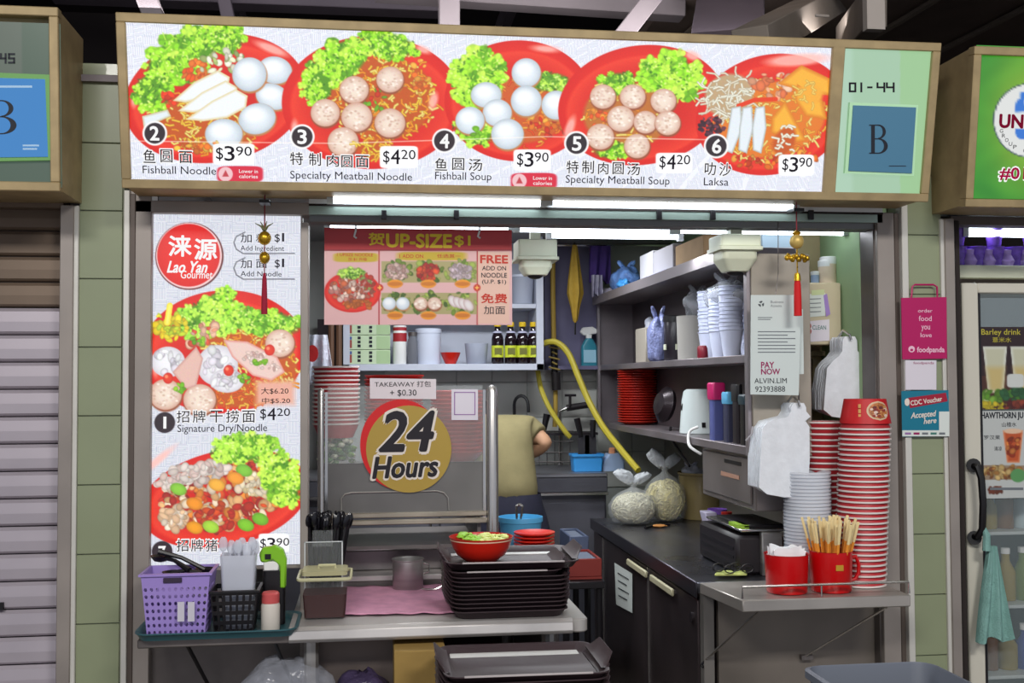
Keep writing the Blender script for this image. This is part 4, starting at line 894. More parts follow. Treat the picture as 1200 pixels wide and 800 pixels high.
for k, o in enumerate([o for o in COL.objects if o.name.startswith('folded_bag')]): tag(o, ['folded white plastic bag at the bottom of the pile in the rack', 'folded white plastic bag second from the bottom of the rack pile', 'folded white plastic bag second from the top of the rack pile', 'folded white plastic bag topmost of the pile in the rack'][k], 'bag')
def cabox(label, px0, px1, hz, X0, X1, mat, z0=zm_, name='carton'):
    y0, y1 = yx(px1, X0), yx(px0, X0); o = MB().box(X0, X1, y0, y1, z0 + .001, z0 + hz).build(name, mat, None, .004, base=((X0 + X1) / 2, (y0 + y1) / 2, z0)); return tag(o, label, 'box')
cabox('beige carton beside the folded white bags in the rack', 745, 757, .17, 1.32, 1.44, M('beige_board', (168, 160, 148), .7))
bag('plastic_bag', 'blue grey plastic bag drooping over the middle rack shelf', 'bag', M('blue_grey_film', (140, 148, 196), .25, 0, .2, 25, bump=.7, bscale=60), (1.31, yx(772, 1.31), zm_ - .0), .05, .085, .105, 3, .2)
bag('plastic_bag', 'small white plastic bag above the blue grey bag', 'bag', PB, (1.40, yx(766, 1.40), zm_ + .13), .045, .06, .05, 9, .2, False)
yy = yx(792, 1.36); tg = thing('black_tin', 'black tin with a pale printed label in the steel rack', 'tin', (1.36, yy, zm_)); MB().lathe([(.05, 0), (.052, .004), (.052, .18), (.05, .185)], (1.36, yy, zm_), 24, True, True).build('body', M('black_tin', (42, 38, 46), .3), tg)
MB().lathe([(.0545, .175), (.0545, .20), (.045, .205)], (1.36, yy, zm_), 24, True, True).build('lid', BLACK, tg); MB().box(1.305, 1.31, yy - .03, yy + .0, zm_ + .05, zm_ + .075).build('label', CREAM, tg)
MB().box(1.345, 1.37, yy - .056, yy - .05, zm_ + .05, zm_ + .075).build('label', CREAM, tg)
yy = yx(811, 1.38); o = vessel('plastic_canister', M('milky_grey', (188, 184, 178), .3, alpha=.9), None, (1.38, yy, zm_), [(.055, 0), (.06, .005), (.064, .19)], base=(1.38, yy, zm_)); tag(o, 'tall milky grey canister next to the black tin', 'canister')
bag('plastic_bag', 'clear crumpled bag resting on the milky canister', 'bag', CLB, (1.40, yx(818, 1.40), zm_ + .19), .06, .09, .055, 12, .25)
# cup stacks in clear bag
yc0 = yx(845, 1.36)
cp = MB().lathe([(.028, 0), (.03, .0), (.042, .095), (.045, .098), (.045, .102), (.041, .10), (.029, .003), (0, .003)], (0, 0, 0), 16).build('plastic_cup', M('cup_blue_white', (208, 214, 236), .3, alpha=.85), None); tag(cp, 'clear plastic cup in the bagged stacks inside the rack', 'cup', 'bagged clear cups in the steel rack')
pls = []
for i in range(5):
    for k in range(12): pls.append((1.33 + .095 * (i % 2) + rnd.uniform(-.003, .003), yc0 - .21 + .13 * (i // 2) + .06 * (i % 2), zm_ + .001 + k * .0145))
copies(cp, pls)
bag('plastic_bag', 'clear bag wrapped loosely over the cup stacks in the rack', 'bag', CLB, (1.36, yc0 - .08, zm_ + .18), .075, .17, .06, 21, .15)
yy = yx(824, 1.30); o = lathe_thing('spice_jar', 'small dark red jar in front of the bagged cups', 'jar', M('dark_red_jar', (120, 30, 44), .3), (1.30, yy, zm_), [(.02, 0), (.022, .004), (.022, .04), (.018, .05)])
# things on top of the rack
zt2 = zt_ + .036
bag('plastic_bag', 'bright blue and white plastic bag on top of the rack', 'bag', M('blue_white_film', (110, 150, 226), .3, 0, .5, 14, bump=.6, bscale=60), (1.34, yx(735, 1.34), zt2), .075, .13, .07, 31, .2)
bag('plastic_bag', 'flat pale plastic bag at the far end of the rack top', 'bag', M('pale_red_bag', (188, 180, 196), .3, 0, .2, 20), (1.30, yx(712, 1.30), zt2), .05, .09, .025, 33, .2, False)
bag('plastic_bag', 'crumpled sky blue bag hanging over the rack top edge', 'bag', M('sky_film', (70, 150, 220), .3, 0, .3, 20, bump=.6), (1.27, yx(731, 1.27), zt2 - .005), .03, .07, .028, 35, .25, False)
cabox('open white carton on top of the rack beside the blue bag', 751, 766, .15, 1.32, 1.46, M('white_board', (196, 196, 204), .7), zt2)
cabox('pale grey carton on top of the rack', 767, 790, .14, 1.32, 1.46, M('grey_board', (166, 164, 172), .7), zt2)
cabox('brown cardboard carton on top of the rack near its end', 793, 826, .12, 1.32, 1.46, CARD, zt2)
for k in range(3):
    y0 = yx(770, 1.3); o = MB().box(1.27, 1.33, y0 - .25, y0 + .1, zt2 + .001 + .008 * k, zt2 + .007 + .008 * k).build('folded_paper', M('pale_violet_label'), None, base=(1.3, y0, zt2)); o.rotation_euler = (0, 0, .02 * k); tag(o, ['lowest pale folded paper on the rack top edge', 'middle pale folded paper on the rack top edge', 'uppermost pale folded paper on the rack top edge'][k], 'paper')

# ---- drawer box under the rack
dbx = thing('drawer_box', 'small steel drawer box hung under the wall rack', 'drawer unit', (1.45, .4, zb - .23))
ya, yb_ = yx(884, 1.30), yx(822, 1.30); zq = PX(882, 574, 1.30).z
box('cabinet_body', M('drawer_steel', (140, 132, 130), .4, .6, .2, 4), dbx, 1.30, 1.45, ya, yb_, zb - .22, zb - .031, .004)
box('drawer_front', M('drawer_steel'), dbx, 1.292, 1.30, ya + .03, yb_ - .03, zb - .20, zb - .045, .003)
box('drawer_slot', BLACK, dbx, 1.290, 1.2915, ya + .12, ya + .30, zb - .075, zb - .062)
box('label_strip', M('rust_label', (170, 130, 110), .6), dbx, 1.290, 1.2915, ya + .14, ya + .34, zb - .125, zb - .11)
struct(box('wall_panel', M('pale_steel_wall', (150, 146, 138), .5, .3, .1, 2), None, OXR - .012, OXR - .001, .1, 2.62, .86, 1.26))
cable('power_cord', 'white cord drooping from rack to drawer box', 'cord', [(818, 500, .8), (808, 506, .8), (808, 522, .75), (822, 532, .72)], .006, WHITE)
cable('power_cord', 'thick black cord hanging from rack to the soup pail', 'cord', [(786, 500, 1.3), (786, 512, 1.3), (797, 530, 1.2), (808, 546, 1.1)], .006, BLACK)

# ---- side counter with doors
sd = thing('steel_counter', 'long dark steel side counter with two cream-handled doors', 'counter', (1.38, .95, 0))
DC = M('dark_counter_steel', (104, 104, 112), .28, .85, .25, 4); DD = M('dark_door_steel', (84, 74, 76), .35, .7, .3, 3)
box('worktop', DC, sd, 1.08, OXR - .002, .09, 1.82, .815, .85, .004); box('worktop_edge', M('edge_steel', (84, 82, 90), .3, .8), sd, 1.075, 1.082, .085, 1.825, .80, .853, .003)
box('cabinet_body', DD, sd, 1.10, 1.67, .11, 1.8, .08, .815)
yd = [yx(819, 1.095), yx(761, 1.095), yx(708, 1.095)]
yd = [.10, PX(761, 680, 1.095).y, PX(708, 640, 1.095).y]
hx = []
for k in range(2):
    dr = box('cabinet_door', DD, sd, 1.088, 1.10, yd[k] + .01, yd[k + 1] - .01, .12, .79, .004)
    box('door_edge', STEELH, dr, 1.084, 1.089, yd[k + 1] - .014, yd[k + 1] - .008, .12, .79)
    p0, p1 = (PX(735, 658, 1.07), PX(757, 673, 1.07)) if k else (PX(762, 676, 1.07), PX(788, 695, 1.07)); zc = (p0.z + p1.z) / 2
    box('handle', M('cream_handle', (196, 190, 158), .4), dr, 1.066, 1.078, p1.y, p0.y, zc - .013, zc + .013, .004)
    for y in (p1.y + .02, p0.y - .02): box('handle_post', STEELD, dr, 1.076, 1.09, y - .006, y + .006, zc - .006, zc + .006)
box('end_panel', DD, sd, 1.088, 1.10, yd[2], 1.8, .12, .79, .003)
MB().tube([(1.088, yx(806, 1.08), .72), (1.08, yx(806, 1.08), .72)], .018, 14).build('round_lock', M('dark_iron'), sd)
for x in (1.14, 1.62):
    for y in (.15, 1.75): MB().tube([(x, y, 0), (x, y, .08)], .02, 8).build('leg', STEELD, sd)
pn = MB(); A_, B_, C_, D_ = PX(720, 659, 1.082), PX(741, 672, 1.082), PX(741, 718, 1.082), PX(722, 708, 1.082)
pn.add([A_, B_, C_, D_], [(0, 3, 2, 1)]); pn = pn.build('paper_note', PAPER, None, base=D_); tag(pn, 'handwritten paper note taped to the counter door', 'note')
for k in range(4):
    t = .2 + .18 * k; a_ = A_.lerp(D_, t); b_ = B_.lerp(C_, t); MB().tube([a_.lerp(b_, .2) - Vector((.001, 0, 0)), a_.lerp(b_, .8 - .1 * (k % 2)) - Vector((.001, 0, 0))], .0022, 4).build('ink_line', M('dark_ink'), pn)
# food bags, pail
NO = M('yellow_noodle', (216, 204, 140), .6, 0, .15, 60, bump=1.0, bscale=90); NO2 = M('pale_noodle', (206, 200, 170), .6, 0, .15, 60, bump=1.0, bscale=90)
FILM = M('thin_clear_film', (225, 228, 230), .12, 0, .06, 30, bump=.7, bscale=45, alpha=.22)
def at_top(px, py, z=.85): q = PZ(px, py, z); return q
def noodle_bag(label, pos, rx, ry, rz, seed, mat):
    pos = Vector(pos); t = thing('noodle_bag', label, 'bag', pos); rn = random.Random(seed); c = pos + Vector((0, 0, rz * .86))
    MB().blob(c, rx * .86, ry * .86, rz * .86, .05, seed, 24, 14, 4, flat=-rz * .84).build('noodles', mat, t, smooth=80)
    st = MB()
    for k in range(150):
        th, ph = rn.uniform(0, 6.28), math.asin(rn.uniform(-.75, .9)); a_ = rn.uniform(0, 6.28); pts = []
        for i in range(6): t2, p2 = th + .11 * i * math.cos(a_ + i * .25), ph + .10 * i * math.sin(a_ + i * .25); pts.append(c + Vector((math.cos(t2) * math.cos(p2) * rx * .89, math.sin(t2) * math.cos(p2) * ry * .89, max(math.sin(p2) * rz * .89, -rz * .82))))
        st.tube(pts, .0032, 4, False)
    o = st.build('noodle_strands', mat, t, smooth=80); o['kind'] = 'stuff'
    L = []
    for z_, r in ((-.84, .55), (-.7, .85), (-.3, 1.0), (.2, 1.0), (.6, .84), (.9, .52), (1.1, .2), (1.2, .11), (1.32, .16), (1.45, .2)):
        L.append([c + Vector((math.cos(a_) * rx * r * (1 + .05 * math.sin(7 * a_ + z_ * 3) + .12 * (z_ > .8) * math.sin(9 * a_)), math.sin(a_) * ry * r * (1 + .05 * math.cos(6 * a_)), z_ * rz)) for a_ in [2 * PI * k / 30 for k in range(30)]])
    MB().loops(L, True, False).build('film', FILM, t, smooth=80)
    for s_, hgt, w_ in ((-1, .75, .30), (1, .55, .26)):
        b0 = c + Vector((s_ * rx * .12, 0, rz * 1.35)); Q = []
        for k in range(6):
            u = k / 5; cc = b0 + Vector((s_ * rx * .42 * u, .01 * u, rz * hgt * u)); r = rx * (.10 + w_ * math.sin(u * 2.4)) * (1 - .75 * (k == 5)); Q.append([cc + Vector((math.cos(a_) * r, math.sin(a_) * r * .25, .008 * math.sin(2 * a_ + seed))) for a_ in [2 * PI * q_ / 12 for q_ in range(12)]])
        MB().loops(Q).build('tied_ear', M('ear_film', (206, 210, 214), .25, 0, .1, 30, bump=.8, bscale=60, alpha=.7), t, smooth=80)
q = at_top(734, 616); noodle_bag('tied clear bag of pale noodles on the far end of the counter', (q.x + .05, q.y + .06, .851), .115, .10, .085, 41, NO2)
q = at_top(770, 612); noodle_bag('larger tied clear bag of yellow noodles beside the pale ones', (q.x + .05, q.y + .04, .851), .105, .10, .115, 43, NO)
q = at_top(819, 612); pc = (q.x + .06, q.y + .15, .851)
pa_ = thing('soup_pail', 'clear pail of brown broth with a plastic bag on its rim', 'pail', pc)
SP_ = sc_(pc[1]); R_ = 27 * SP_ * 1.0
vessel('body', M('amber_plastic', (176, 158, 110), .2, alpha=.75), pa_, pc, [(R_ * .86, 0), (R_ * .9, .005), (R_, .21), (R_ * 1.05, .215), (R_ * 1.05, .225)], n=32)
MB().lathe([(R_ * .82, .01), (R_ * .93, .17)], pc, 28, True, True).build('broth', M('brown_broth', (120, 92, 60), .2), pa_)
bag('plastic_bag', 'crumpled white bag lying on the broth pail', 'bag', PB, (pc[0] - .05, pc[1] - .0, .85 + .20), .05, .05, .03, 47, .25)
q = at_top(772, 618); o = MB().blob((q.x, q.y, .858), .035, .02, .007, .2, 4).build('food_scrap', M('orange_scrap', (190, 130, 70), .6), None, base=(q.x, q.y, .85)); tag(o, 'orange scrap of wrapping by the noodle bags', 'scrap')
o = MB().tube([at_top(756, 620) + Vector((0, 0, .006)), at_top(770, 617) + Vector((0, 0, .010)), at_top(785, 616) + Vector((0, 0, .006))], .006, 8).build('tongs', BLACK, None, base=at_top(756, 620)); tag(o, 'small black tongs lying by the noodle bags', 'tongs')
# purple cup, yellow bottle
q = at_top(841, 630); cpu = thing('purple_mug', 'purple plastic mug standing on the side counter', 'mug', q)
s_ = sc_(q.y); vessel('body', M('purple_plastic', (140, 98, 200), .4), cpu, q, [(9 * s_, 0), (9.5 * s_, .004), (11.5 * s_, 34 * s_), (12 * s_, 34.5 * s_)])
MB().tube([q + Vector((-10.5 * s_, 0, 30 * s_)), q + Vector((-16 * s_, 0, 28 * s_)), q + Vector((-16 * s_, 0, 15 * s_)), q + Vector((-9 * s_, 0, 9 * s_))], .0045, 8).build('handle', M('purple_plastic'), cpu)
q = at_top(852, 641); cy = thing('yellow_bottle', 'slim yellow bottle with a red cap beside the purple mug', 'bottle', q); s_ = sc_(q.y)
MB().lathe([(5.5 * s_, 0), (6 * s_, .003), (6 * s_, 30 * s_), (4 * s_, 36 * s_)], q, 16, True, True).build('body', M('olive_yellow', (176, 176, 90), .4), cy); MB().lathe([(6.5 * s_, 36 * s_), (6.5 * s_, 42 * s_)], q, 16, True, True).build('cap', M('red_cap', (180, 40, 30), .4), cy)
# black card printer with steel front
q = at_top(862, 660); bpx = thing('bill_printer', 'black bill printer with steel sides at the counter front', 'printer', (1.33, .25, .85))
xa = P(862, 650, .2).x; xb = P(897, 650, .2).x
box('housing', M('black_matte', (34, 30, 34), .45), bpx, xa, xb + .03, .19, .62, .851, .851 + .135, .012)
for k in range(3): box('groove', BLACK, bpx, xa - .002, xa + .003, .22, .58, .875 + .03 * k, .885 + .03 * k)
box('steel_front', STEEL, bpx, xb - .025, xb + .05, .165, .19, .851, 1.0, .004); box('tray_lid', STEELH, bpx, xa + .01, xb + .08, .17, .56, 1.002, 1.010, .002); box('lid_rim', BLACK, bpx, xa + .03, xb + .07, .2, .5, 1.010, 1.022, .003)
o = MB().box(xa + .01, xa + .05, .2, .30, 1.0102, 1.022).build('green_packet', M('lime_packet', (150, 190, 60), .5), None, base=(xa + .03, .25, 1.01)); tag(o, 'small lime green packet on the black printer', 'packet')
q = PX(872, 585, 1.5); o = MB().box(1.40, 1.62, .66, .95, .9, .96).build('brown_tray', M('brown_tray', (120, 92, 80), .6), None, .006, base=(1.5, .7, .85)); o.location.z = .80; tag(o, 'brown tray pushed back under the drawer box', 'tray')
o = MB().prism([(0, 0), (.05, 0), (.02, .12), (-.03, .12)], lambda a_, b_, t: Vector((1.42 + a_, .98 + t, .851 + b_)), 0, .08).build('paper_pack', M('pale_lilac_pack', (196, 190, 214), .5), None, .004, base=(1.42, 1.02, .851)); tag(o, 'pale lilac packet leaning behind the purple mug', 'packet')
# ================================================================ FRONT COUNTER
CX0, CX1, CYF, CZ = OXL + .02, .60, -.25, .82
# counter table
ct = thing('serving_counter', 'stainless steel serving counter with a rounded front edge', 'counter', (.2, .3, 0))
CSX0 = P(338, 728, -.25).x
CS = M('counter_steel', (186, 182, 180), .36, .45, .15, 5)
MB().prism([(-.25, CZ - .035), (-.245, CZ - .01), (-.232, CZ), (.34, CZ), (.34, CZ - .02), (-.2, CZ - .02), (-.2, CZ - .045), (-.24, CZ - .045)], lambda a_, b_, t: Vector((t, a_, b_)), CSX0, CX1).build('worktop', CS, ct, .002)
MB().loops([rr((CX1 + .02), .02, .06, .5, .025, z_) for z_ in (CZ - .045, CZ - .005)]).build('end_cap', M('pale_end_cap', (196, 192, 188), .35, .5), ct, .004)
box('deck', CS, ct, CSX0 + .12, CX1, .34, .90, .84, .86, .003); box('rear_apron', STEELD, ct, CSX0 + .12, CX1, .34, .36, .82, .84)
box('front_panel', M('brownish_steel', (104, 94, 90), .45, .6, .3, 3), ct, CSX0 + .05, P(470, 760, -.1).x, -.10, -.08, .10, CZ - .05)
box('side_panel', STEELD, ct, CX1 - .03, CX1 - .01, -.05, .88, .1, .84)
for x in (CSX0 + .06, CX1 - .06):
    for y in (-.16, .84): MB().tube([(x, y, 0), (x, y, CZ - .04)], .022, 10).build('leg', STEEL, ct)
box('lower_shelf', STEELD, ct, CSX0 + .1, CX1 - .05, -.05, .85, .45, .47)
# bain-marie wells behind the towel
bm = thing('food_warmer', 'steel food warmer with square wells behind the pink towel', 'food warmer', (.15, .6, .86))
WX0, WX1 = P(400, 660, .45).x, P(532, 660, .45).x
box('body', M('warmer_steel', (128, 122, 122), .35, .75, .25, 5), bm, WX0, WX1, .44, .46, .861, .93, .003)
for k in range(2):
    x0 = WX0 + (WX1 - WX0) * (k * .5) + .006; x1 = WX0 + (WX1 - WX0) * (k * .5 + .5) - .006
    w_ = box('well', STEELD, bm, x0, x1, .50, .80, .862, .90, .004)
    for y in (.50, .79): box('well_rim', STEELH, w_, x0, x1, y, y + .012, .90, .912, .002)
    for x in (x0, x1 - .012): box('well_rim', STEELH, w_, x, x + .012, .50, .80, .90, .912, .002)
box('divider', STEELH, bm, (WX0 + WX1) / 2 - .006, (WX0 + WX1) / 2 + .006, .45, .8, .90, .935, .002); box('top_rail', STEELH, bm, WX0, WX1, .43, .46, .93, .94, .003)
q = P(419, 637, .84); o = MB().lathe([(.04, 0), (.045, 0), (.062, .07), (.064, .072)], (0, 0, 0), 20, True, True).build('red_tub', M('crimson_tub', (150, 30, 50), .4), None); o.location = (q.x, .84, .861); tag(o, 'crimson tub at the back of the serving counter', 'tub')
q = P(542, 620, .86); o = MB().box(-.05, .05, -.03, .03, 0, .07).build('purple_box', M('deep_purple_plastic', (60, 44, 130), .4), None, .005); o.location = (q.x, .84, .861); tag(o, 'small deep purple box at the back of the serving counter', 'box')
# pink towel
A_ = [PZ(*p, CZ + .002) for p in ((366, 722), (540, 719), (533, 686), (378, 690))]
N = 22; vs = []; fs = []
for j in range(N):
    for i in range(N * 2):
        u, v = i / (N * 2 - 1), j / (N - 1); p = A_[0].lerp(A_[1], u).lerp(A_[3].lerp(A_[2], u), v)
        e = .004 * math.sin(u * 17) * (1 - v) ** 4
        vs.append((p.x, p.y - abs(e) * 2, CZ + .004 + .0035 * (1 + math.sin(u * 31 + v * 9) * math.sin(v * 12 + u * 6)) * .5))
for j in range(N - 1):
    for i in range(N * 2 - 1): a_ = j * N * 2 + i; fs.append((a_, a_ + 1, a_ + 1 + N * 2, a_ + N * 2))
o = MB().add(vs, fs).build('pink_towel', M('pink_towelling', (222, 158, 186), .95, 0, .12, 20, bump=.8, bscale=300), None, base=A_[0], smooth=80); sm = o.modifiers.new('thickness', 'SOLIDIFY'); sm.thickness = .003; sm.offset = 1
tag(o, 'pink towel spread flat over the serving counter', 'towel')
# steel pot
q = P(478, 684, .27); pt = thing('steel_pot', 'small open steel pot standing behind the pink towel', 'pot', (q.x, .27, CZ)); r_ = 17.5 * sc_(.27)
vessel('body', STEEL, pt, (q.x, .27, CZ + .001), [(r_ * .92, 0), (r_, .006), (r_, .10), (r_ * 1.06, .103), (r_ * 1.06, .106)], 32)
MB().tube([(q.x + r_, .27, CZ + .09), (q.x + r_ + .02, .27, CZ + .085), (q.x + r_ + .02, .27, CZ + .06), (q.x + r_, .27, CZ + .055)], .003, 6).build('handle', STEELH, pt)
# tongs / spoon in the warmer
cable('soup_ladle', 'steel ladle leaning in the food warmer beside the trays', 'ladle', [(510, 642, .5), (519, 662, .42), (516, 678, .36)], .006, STEELH)
cable('wire_tongs', 'bent wire tongs lying against the tray stack', 'tongs', [(494, 690, .2), (510, 690, .2), (520, 684, .2), (516, 680, .2)], .003, STEELH)
# ---- glass display screen with rack
GY = .31
sg = thing('display_case', 'steel framed food display case with a clear front sheet', 'display case', (.1, .5, .86))
gx = [P(x, 560, GY).x for x in (372, 380, 384, 566, 570, 584)]
zt1, zt2_ = P(376, 456, GY).z, P(577, 453, GY).z; zr0, zr1 = P(470, 614, GY).z, P(470, 600, GY).z; zsp = P(470, 542, GY).z
def post(x0, x1, z0, z1, y=GY):
    r = (x1 - x0) / 2; cx = (x0 + x1) / 2; MB().tube([(cx, y, z0), (cx, y, z1 - r), (cx, y + r * .2, z1 - r * .3), (cx, y + r * .6, z1)], [r, r, r * .85, r * .4], 12).build('frame_post', M('tube_steel', (188, 184, 180), .25, .85), sg)
post(gx[0], gx[1], .86, zt1); post(gx[4], gx[5], .86, zt2_)
box('edge_strip', STEELH, sg, gx[1] + .002, gx[2], GY - .004, GY + .01, zr0, zt1 - .01); box('edge_strip', STEELH, sg, gx[3], gx[4] - .002, GY - .004, GY + .01, zr0, zt2_ - .01)
box('bottom_rail', M('worn_rail', (176, 166, 150), .35, .7, .2, 6), sg, gx[1], gx[4], GY - .014, GY + .016, zr0, (zr0 + zr1) / 2 - .003, .003); box('bottom_rail', M('worn_rail'), sg, gx[1], gx[4], GY - .008, GY + .012, (zr0 + zr1) / 2 + .003, zr1, .003)
box('lower_panel', M('screen_steel', (120, 118, 116), .42, .6, .2, 3), sg, gx[2], gx[3], GY + .004, GY + .01, zr1, zsp)
box('clear_sheet', M('clear_acrylic', (200, 206, 206), .06, alpha=.17), sg, gx[2], gx[3], GY - .002, GY + .002, zsp, P(470, 452, GY).z)
ol = [P(*p, GY - .001) for p in ((400, 598), (400, 584), (404, 579), (412, 577), (512, 575), (520, 577), (525, 583), (526, 598))]
MB().tube(ol, .0025, 6).build('pressed_outline', M('pressed_edge', (168, 166, 160), .4, .6), sg)
box('case_top', STEELD, sg, gx[1], gx[4], GY + .02, .80, 1.205, 1.22, .002); 
for x in (gx[1] + .01, gx[4] - .03): box('case_side', STEELD, sg, x, x + .012, GY + .02, .80, .95, 1.205)
for x in (gx[1] + .02, gx[4] - .03): MB().tube([(x, .78, .86), (x, .78, .96)], .012, 8).build('leg', STEELD, sg)
box('case_floor', STEELD, sg, gx[1], gx[4], GY + .02, .80, .95, .962)
# sticker disc, label plates
GP = FP(GY - .006)
st = thing('round_sticker', 'round red and gold 24 hours sticker on the display case', 'sticker', P(476, 576, GY - .005))
flat(GP, ell(470, 521, 48, 53, 48), 0, 'red_disc', M('sticker_red', (206, 28, 30), .4), st); flat(GP, ell(479, 526, 50, 51, 48), .001, 'gold_disc', M('sticker_gold', (172, 144, 62), .45), st)
SB, SW = M('sticker_black', (26, 20, 28), .4), M('sticker_white', (225, 215, 205), .5)
def word(pl, s_, x0, yb, x1, h, root, sh_=.25, rot=0.0, b=.035, d=.0016):
    T(pl, s_, x0 - 1.5, yb + 1.5, x1 + 1.5, h + 3, SW, root, d, b + .03, sh_, rot=rot); T(pl, s_, x0, yb, x1, h, SB, root, d + .0008, b, sh_, rot=rot)
word(GP, '24', 445, 528, 508, 45, st, .22); word(GP, 'Hours', 437, 560, 513, 24, st, .22, rot=.02)
tk = thing('takeaway_sign', 'white takeaway surcharge sign above the 24 hours sticker', 'sign', P(472, 469, GY - .01))
flat(GP, [(433.5, 443), (511, 444), (511, 467.5), (433.5, 467)], .004, 'plate', M('sign_white', (216, 206, 210), .5), tk, .003)
T(GP, 'TAKEAWAY 打包', 439, 453.5, 505, 7, SB, tk, .005, .008); T(GP, '+ $0.30', 457, 463.5, 488, 7, SB, tk, .005, .01)
qr = thing('blank_card', 'small white card with a violet border on the display case', 'card', P(545, 492, GY - .01)); flat(GP, [(529, 456), (560, 456), (560, 492), (529, 492)], .003, 'paper', M('card_white', (218, 212, 222), .6), qr, .002)
for q_ in ([(532, 459), (557, 459), (557, 460.2), (532, 460.2)], [(532, 485), (557, 485), (557, 486.2), (532, 486.2)], [(532, 459), (533.2, 459), (533.2, 486), (532, 486)], [(555.8, 459), (557, 459), (557, 486), (555.8, 486)]): flat(GP, q_, .0036, 'border_line', M('violet_print', (150, 110, 165), .6), qr)
# ---- bowls behind the sheet
SRD = M('striped_bowl_red', (178, 40, 48), .5); SWH = M('striped_bowl_white', (226, 214, 210), .5)
def paper_bowl(up, r, h, label, grp):
    if up: prof = [(r * .72, 0), (r * .97, h), (r * .94, h), (r * .69, .003), (0, .003)]; rim = [(r * .96, h - .004), (r, h - .002), (r, h + .003), (r * .95, h + .003)]
    else: prof = [(r * .97, 0.002), (r * .72, h), (0, h + .001)]; rim = [(r * .95, 0), (r, 0), (r, .0055), (r * .95, .0055)]
    o = MB().lathe(prof, (0, 0, 0), 26, up, False).build('paper_bowl', SRD, None, smooth=40); MB().lathe(rim, (0, 0, 0), 26, False, False).build('rim', SWH, o)
    return tag(o, label, 'bowl', grp)
def stack(o, c, n, dz, lean=(0, 0), first=True, jit=.0012):
    return copies(o, [(c[0] + lean[0] * k / n + rnd.uniform(-jit, jit), c[1] + lean[1] * k / n, c[2] + dz * k) for k in range(n)])
sc1 = sc_(.52)
q = P(394, 500, .52); rr1 = 27 * sc1
cn = thing('plastic_container', 'clear container of chopped greens under the striped bowls', 'container', (q.x, .52, 1.221))
hc = P(394, 513, .52).z - 1.221
MB().lathe([(rr1 * .8, 0), (rr1 * .86, hc)], (q.x, .52, 1.221), 24, True, True).build('body', M('clear_box', (190, 190, 190), .1, alpha=.04), cn)
G1 = MB(); rg = random.Random(5)
for k in range(70):
    a_ = rg.uniform(0, 6.28); r0 = rr1 * .72 * math.sqrt(rg.random()); G1.mi = k % 3; G1.blob((q.x + math.cos(a_) * r0, .52 + math.sin(a_) * r0, 1.235 + rg.random() * (hc - .02)), .013, .013, .009, .2, k, 8, 6)
o = G1.build('chopped_greens', [M('leaf_green', (120, 160, 70), .6), M('pale_stalk', (200, 204, 180), .6), M('herb_green', (80, 120, 60), .6)], cn); o['kind'] = 'stuff'
stack(paper_bowl(True, rr1, .05, 'red rimmed white paper bowl in the stack inside the display case', 'striped paper bowls inside the display case'), (q.x, .52, 1.223 + hc), 14, .0155)
RBM = M('case_red_bowl', (178, 40, 36), .35)
def red_bowl(r, h): return MB().lathe([(r * .5, 0), (r * .53, 0), (r * .85, h * .6), (r, h), (r, h + .004), (r * .96, h + .004), (r * .8, h * .62), (0, .006)], (0, 0, 0), 30, True, False).build('red_bowl', RBM, None)
q = P(462, 500, .62); o = red_bowl(34 * sc_(.62), .045); tag(o, 'red melamine bowl in the stack behind the takeaway sign', 'bowl', 'red bowls behind the takeaway sign'); n_ = int((P(462, 436, .62).z - 1.225 - .045) / .0145) + 1
stack(o, (q.x, .62, 1.222), n_, .0145)
q = P(536, 500, .56); o = red_bowl(31 * sc_(.56), .045); tag(o, 'red melamine bowl in the stack behind the violet-bordered card', 'bowl', 'red bowls behind the bordered card'); n_ = int((P(536, 455, .56).z - 1.225 - .045) / .0145) + 1
stack(o, (q.x, .56, 1.222), n_, .0145)
# white carrier bag with red print and brown poles
hb = drape('carrier_bag', 'white carrier bag with a red mark hanging behind the menu panel', 'bag', M('carrier_white', (196, 204, 218), .3, 0, .08, 20, bump=.5), 352, 392, 392, 449, .62, .05, .012, taper=.45)
flat(FP(.585), ell(366, 414, 7, 10, 16), 0, 'red_mark', M('print_red_matte', (196, 40, 40), .5), hb)
for px, l in ((388, 'brown wooden pole standing behind the hanging carrier bag'), (397, 'second brown wooden pole, beside the wall shelf')):
    p = P(px, 400, 2.2); tag(MB().tube([(p.x, 2.2, 1.052), (p.x, 2.2, 1.83)], .016, 8).build('wooden_pole', M('brown_pole', (96, 66, 48), .6), None, base=(p.x, 2.2, 1.052)), l, 'pole')
tag(MB().box(P(372, 400, 2.5).x, P(403, 400, 2.5).x, 2.5, 2.55, 1.052, 1.86).build('dark_board', M('dark_brown_board', (44, 34, 40), .7), None, base=(P(388, 400, 2.5).x, 2.5, 1.052)), 'dark board leaning on the back wall behind the poles', 'board')

# ---- blue bucket, red plates behind the trays
q = P(610, 600, .76); rb = 26 * sc_(.76); bk = thing('blue_bucket', 'light blue bucket of washing water holding steel tongs', 'bucket', (q.x, .76, .861)); hb_ = P(610, 605, .76).z - .861
vessel('body', M('bucket_blue', (84, 162, 206), .4), bk, (q.x, .76, .861), [(rb * .78, 0), (rb * .8, .004), (rb * .95, hb_ - .02), (rb, hb_ - .018), (rb, hb_)], 32)
MB().lathe([(0, hb_ * .75), (rb * .9, hb_ * .75)], (q.x, .76, .861), 24, False, False).build('water', M('bucket_water', (120, 180, 210), .1), bk)
tgs = thing('steel_tongs', 'steel tongs standing in the blue bucket', 'tongs', (q.x, .72, .9))
for s__ in (-1, 1): MB().tube([(q.x - .02, .70, .9), (q.x - .015 + s__ * .012, .68, P(605, 592, .7).z)], .005, 6).build('arm', STEELH, tgs)
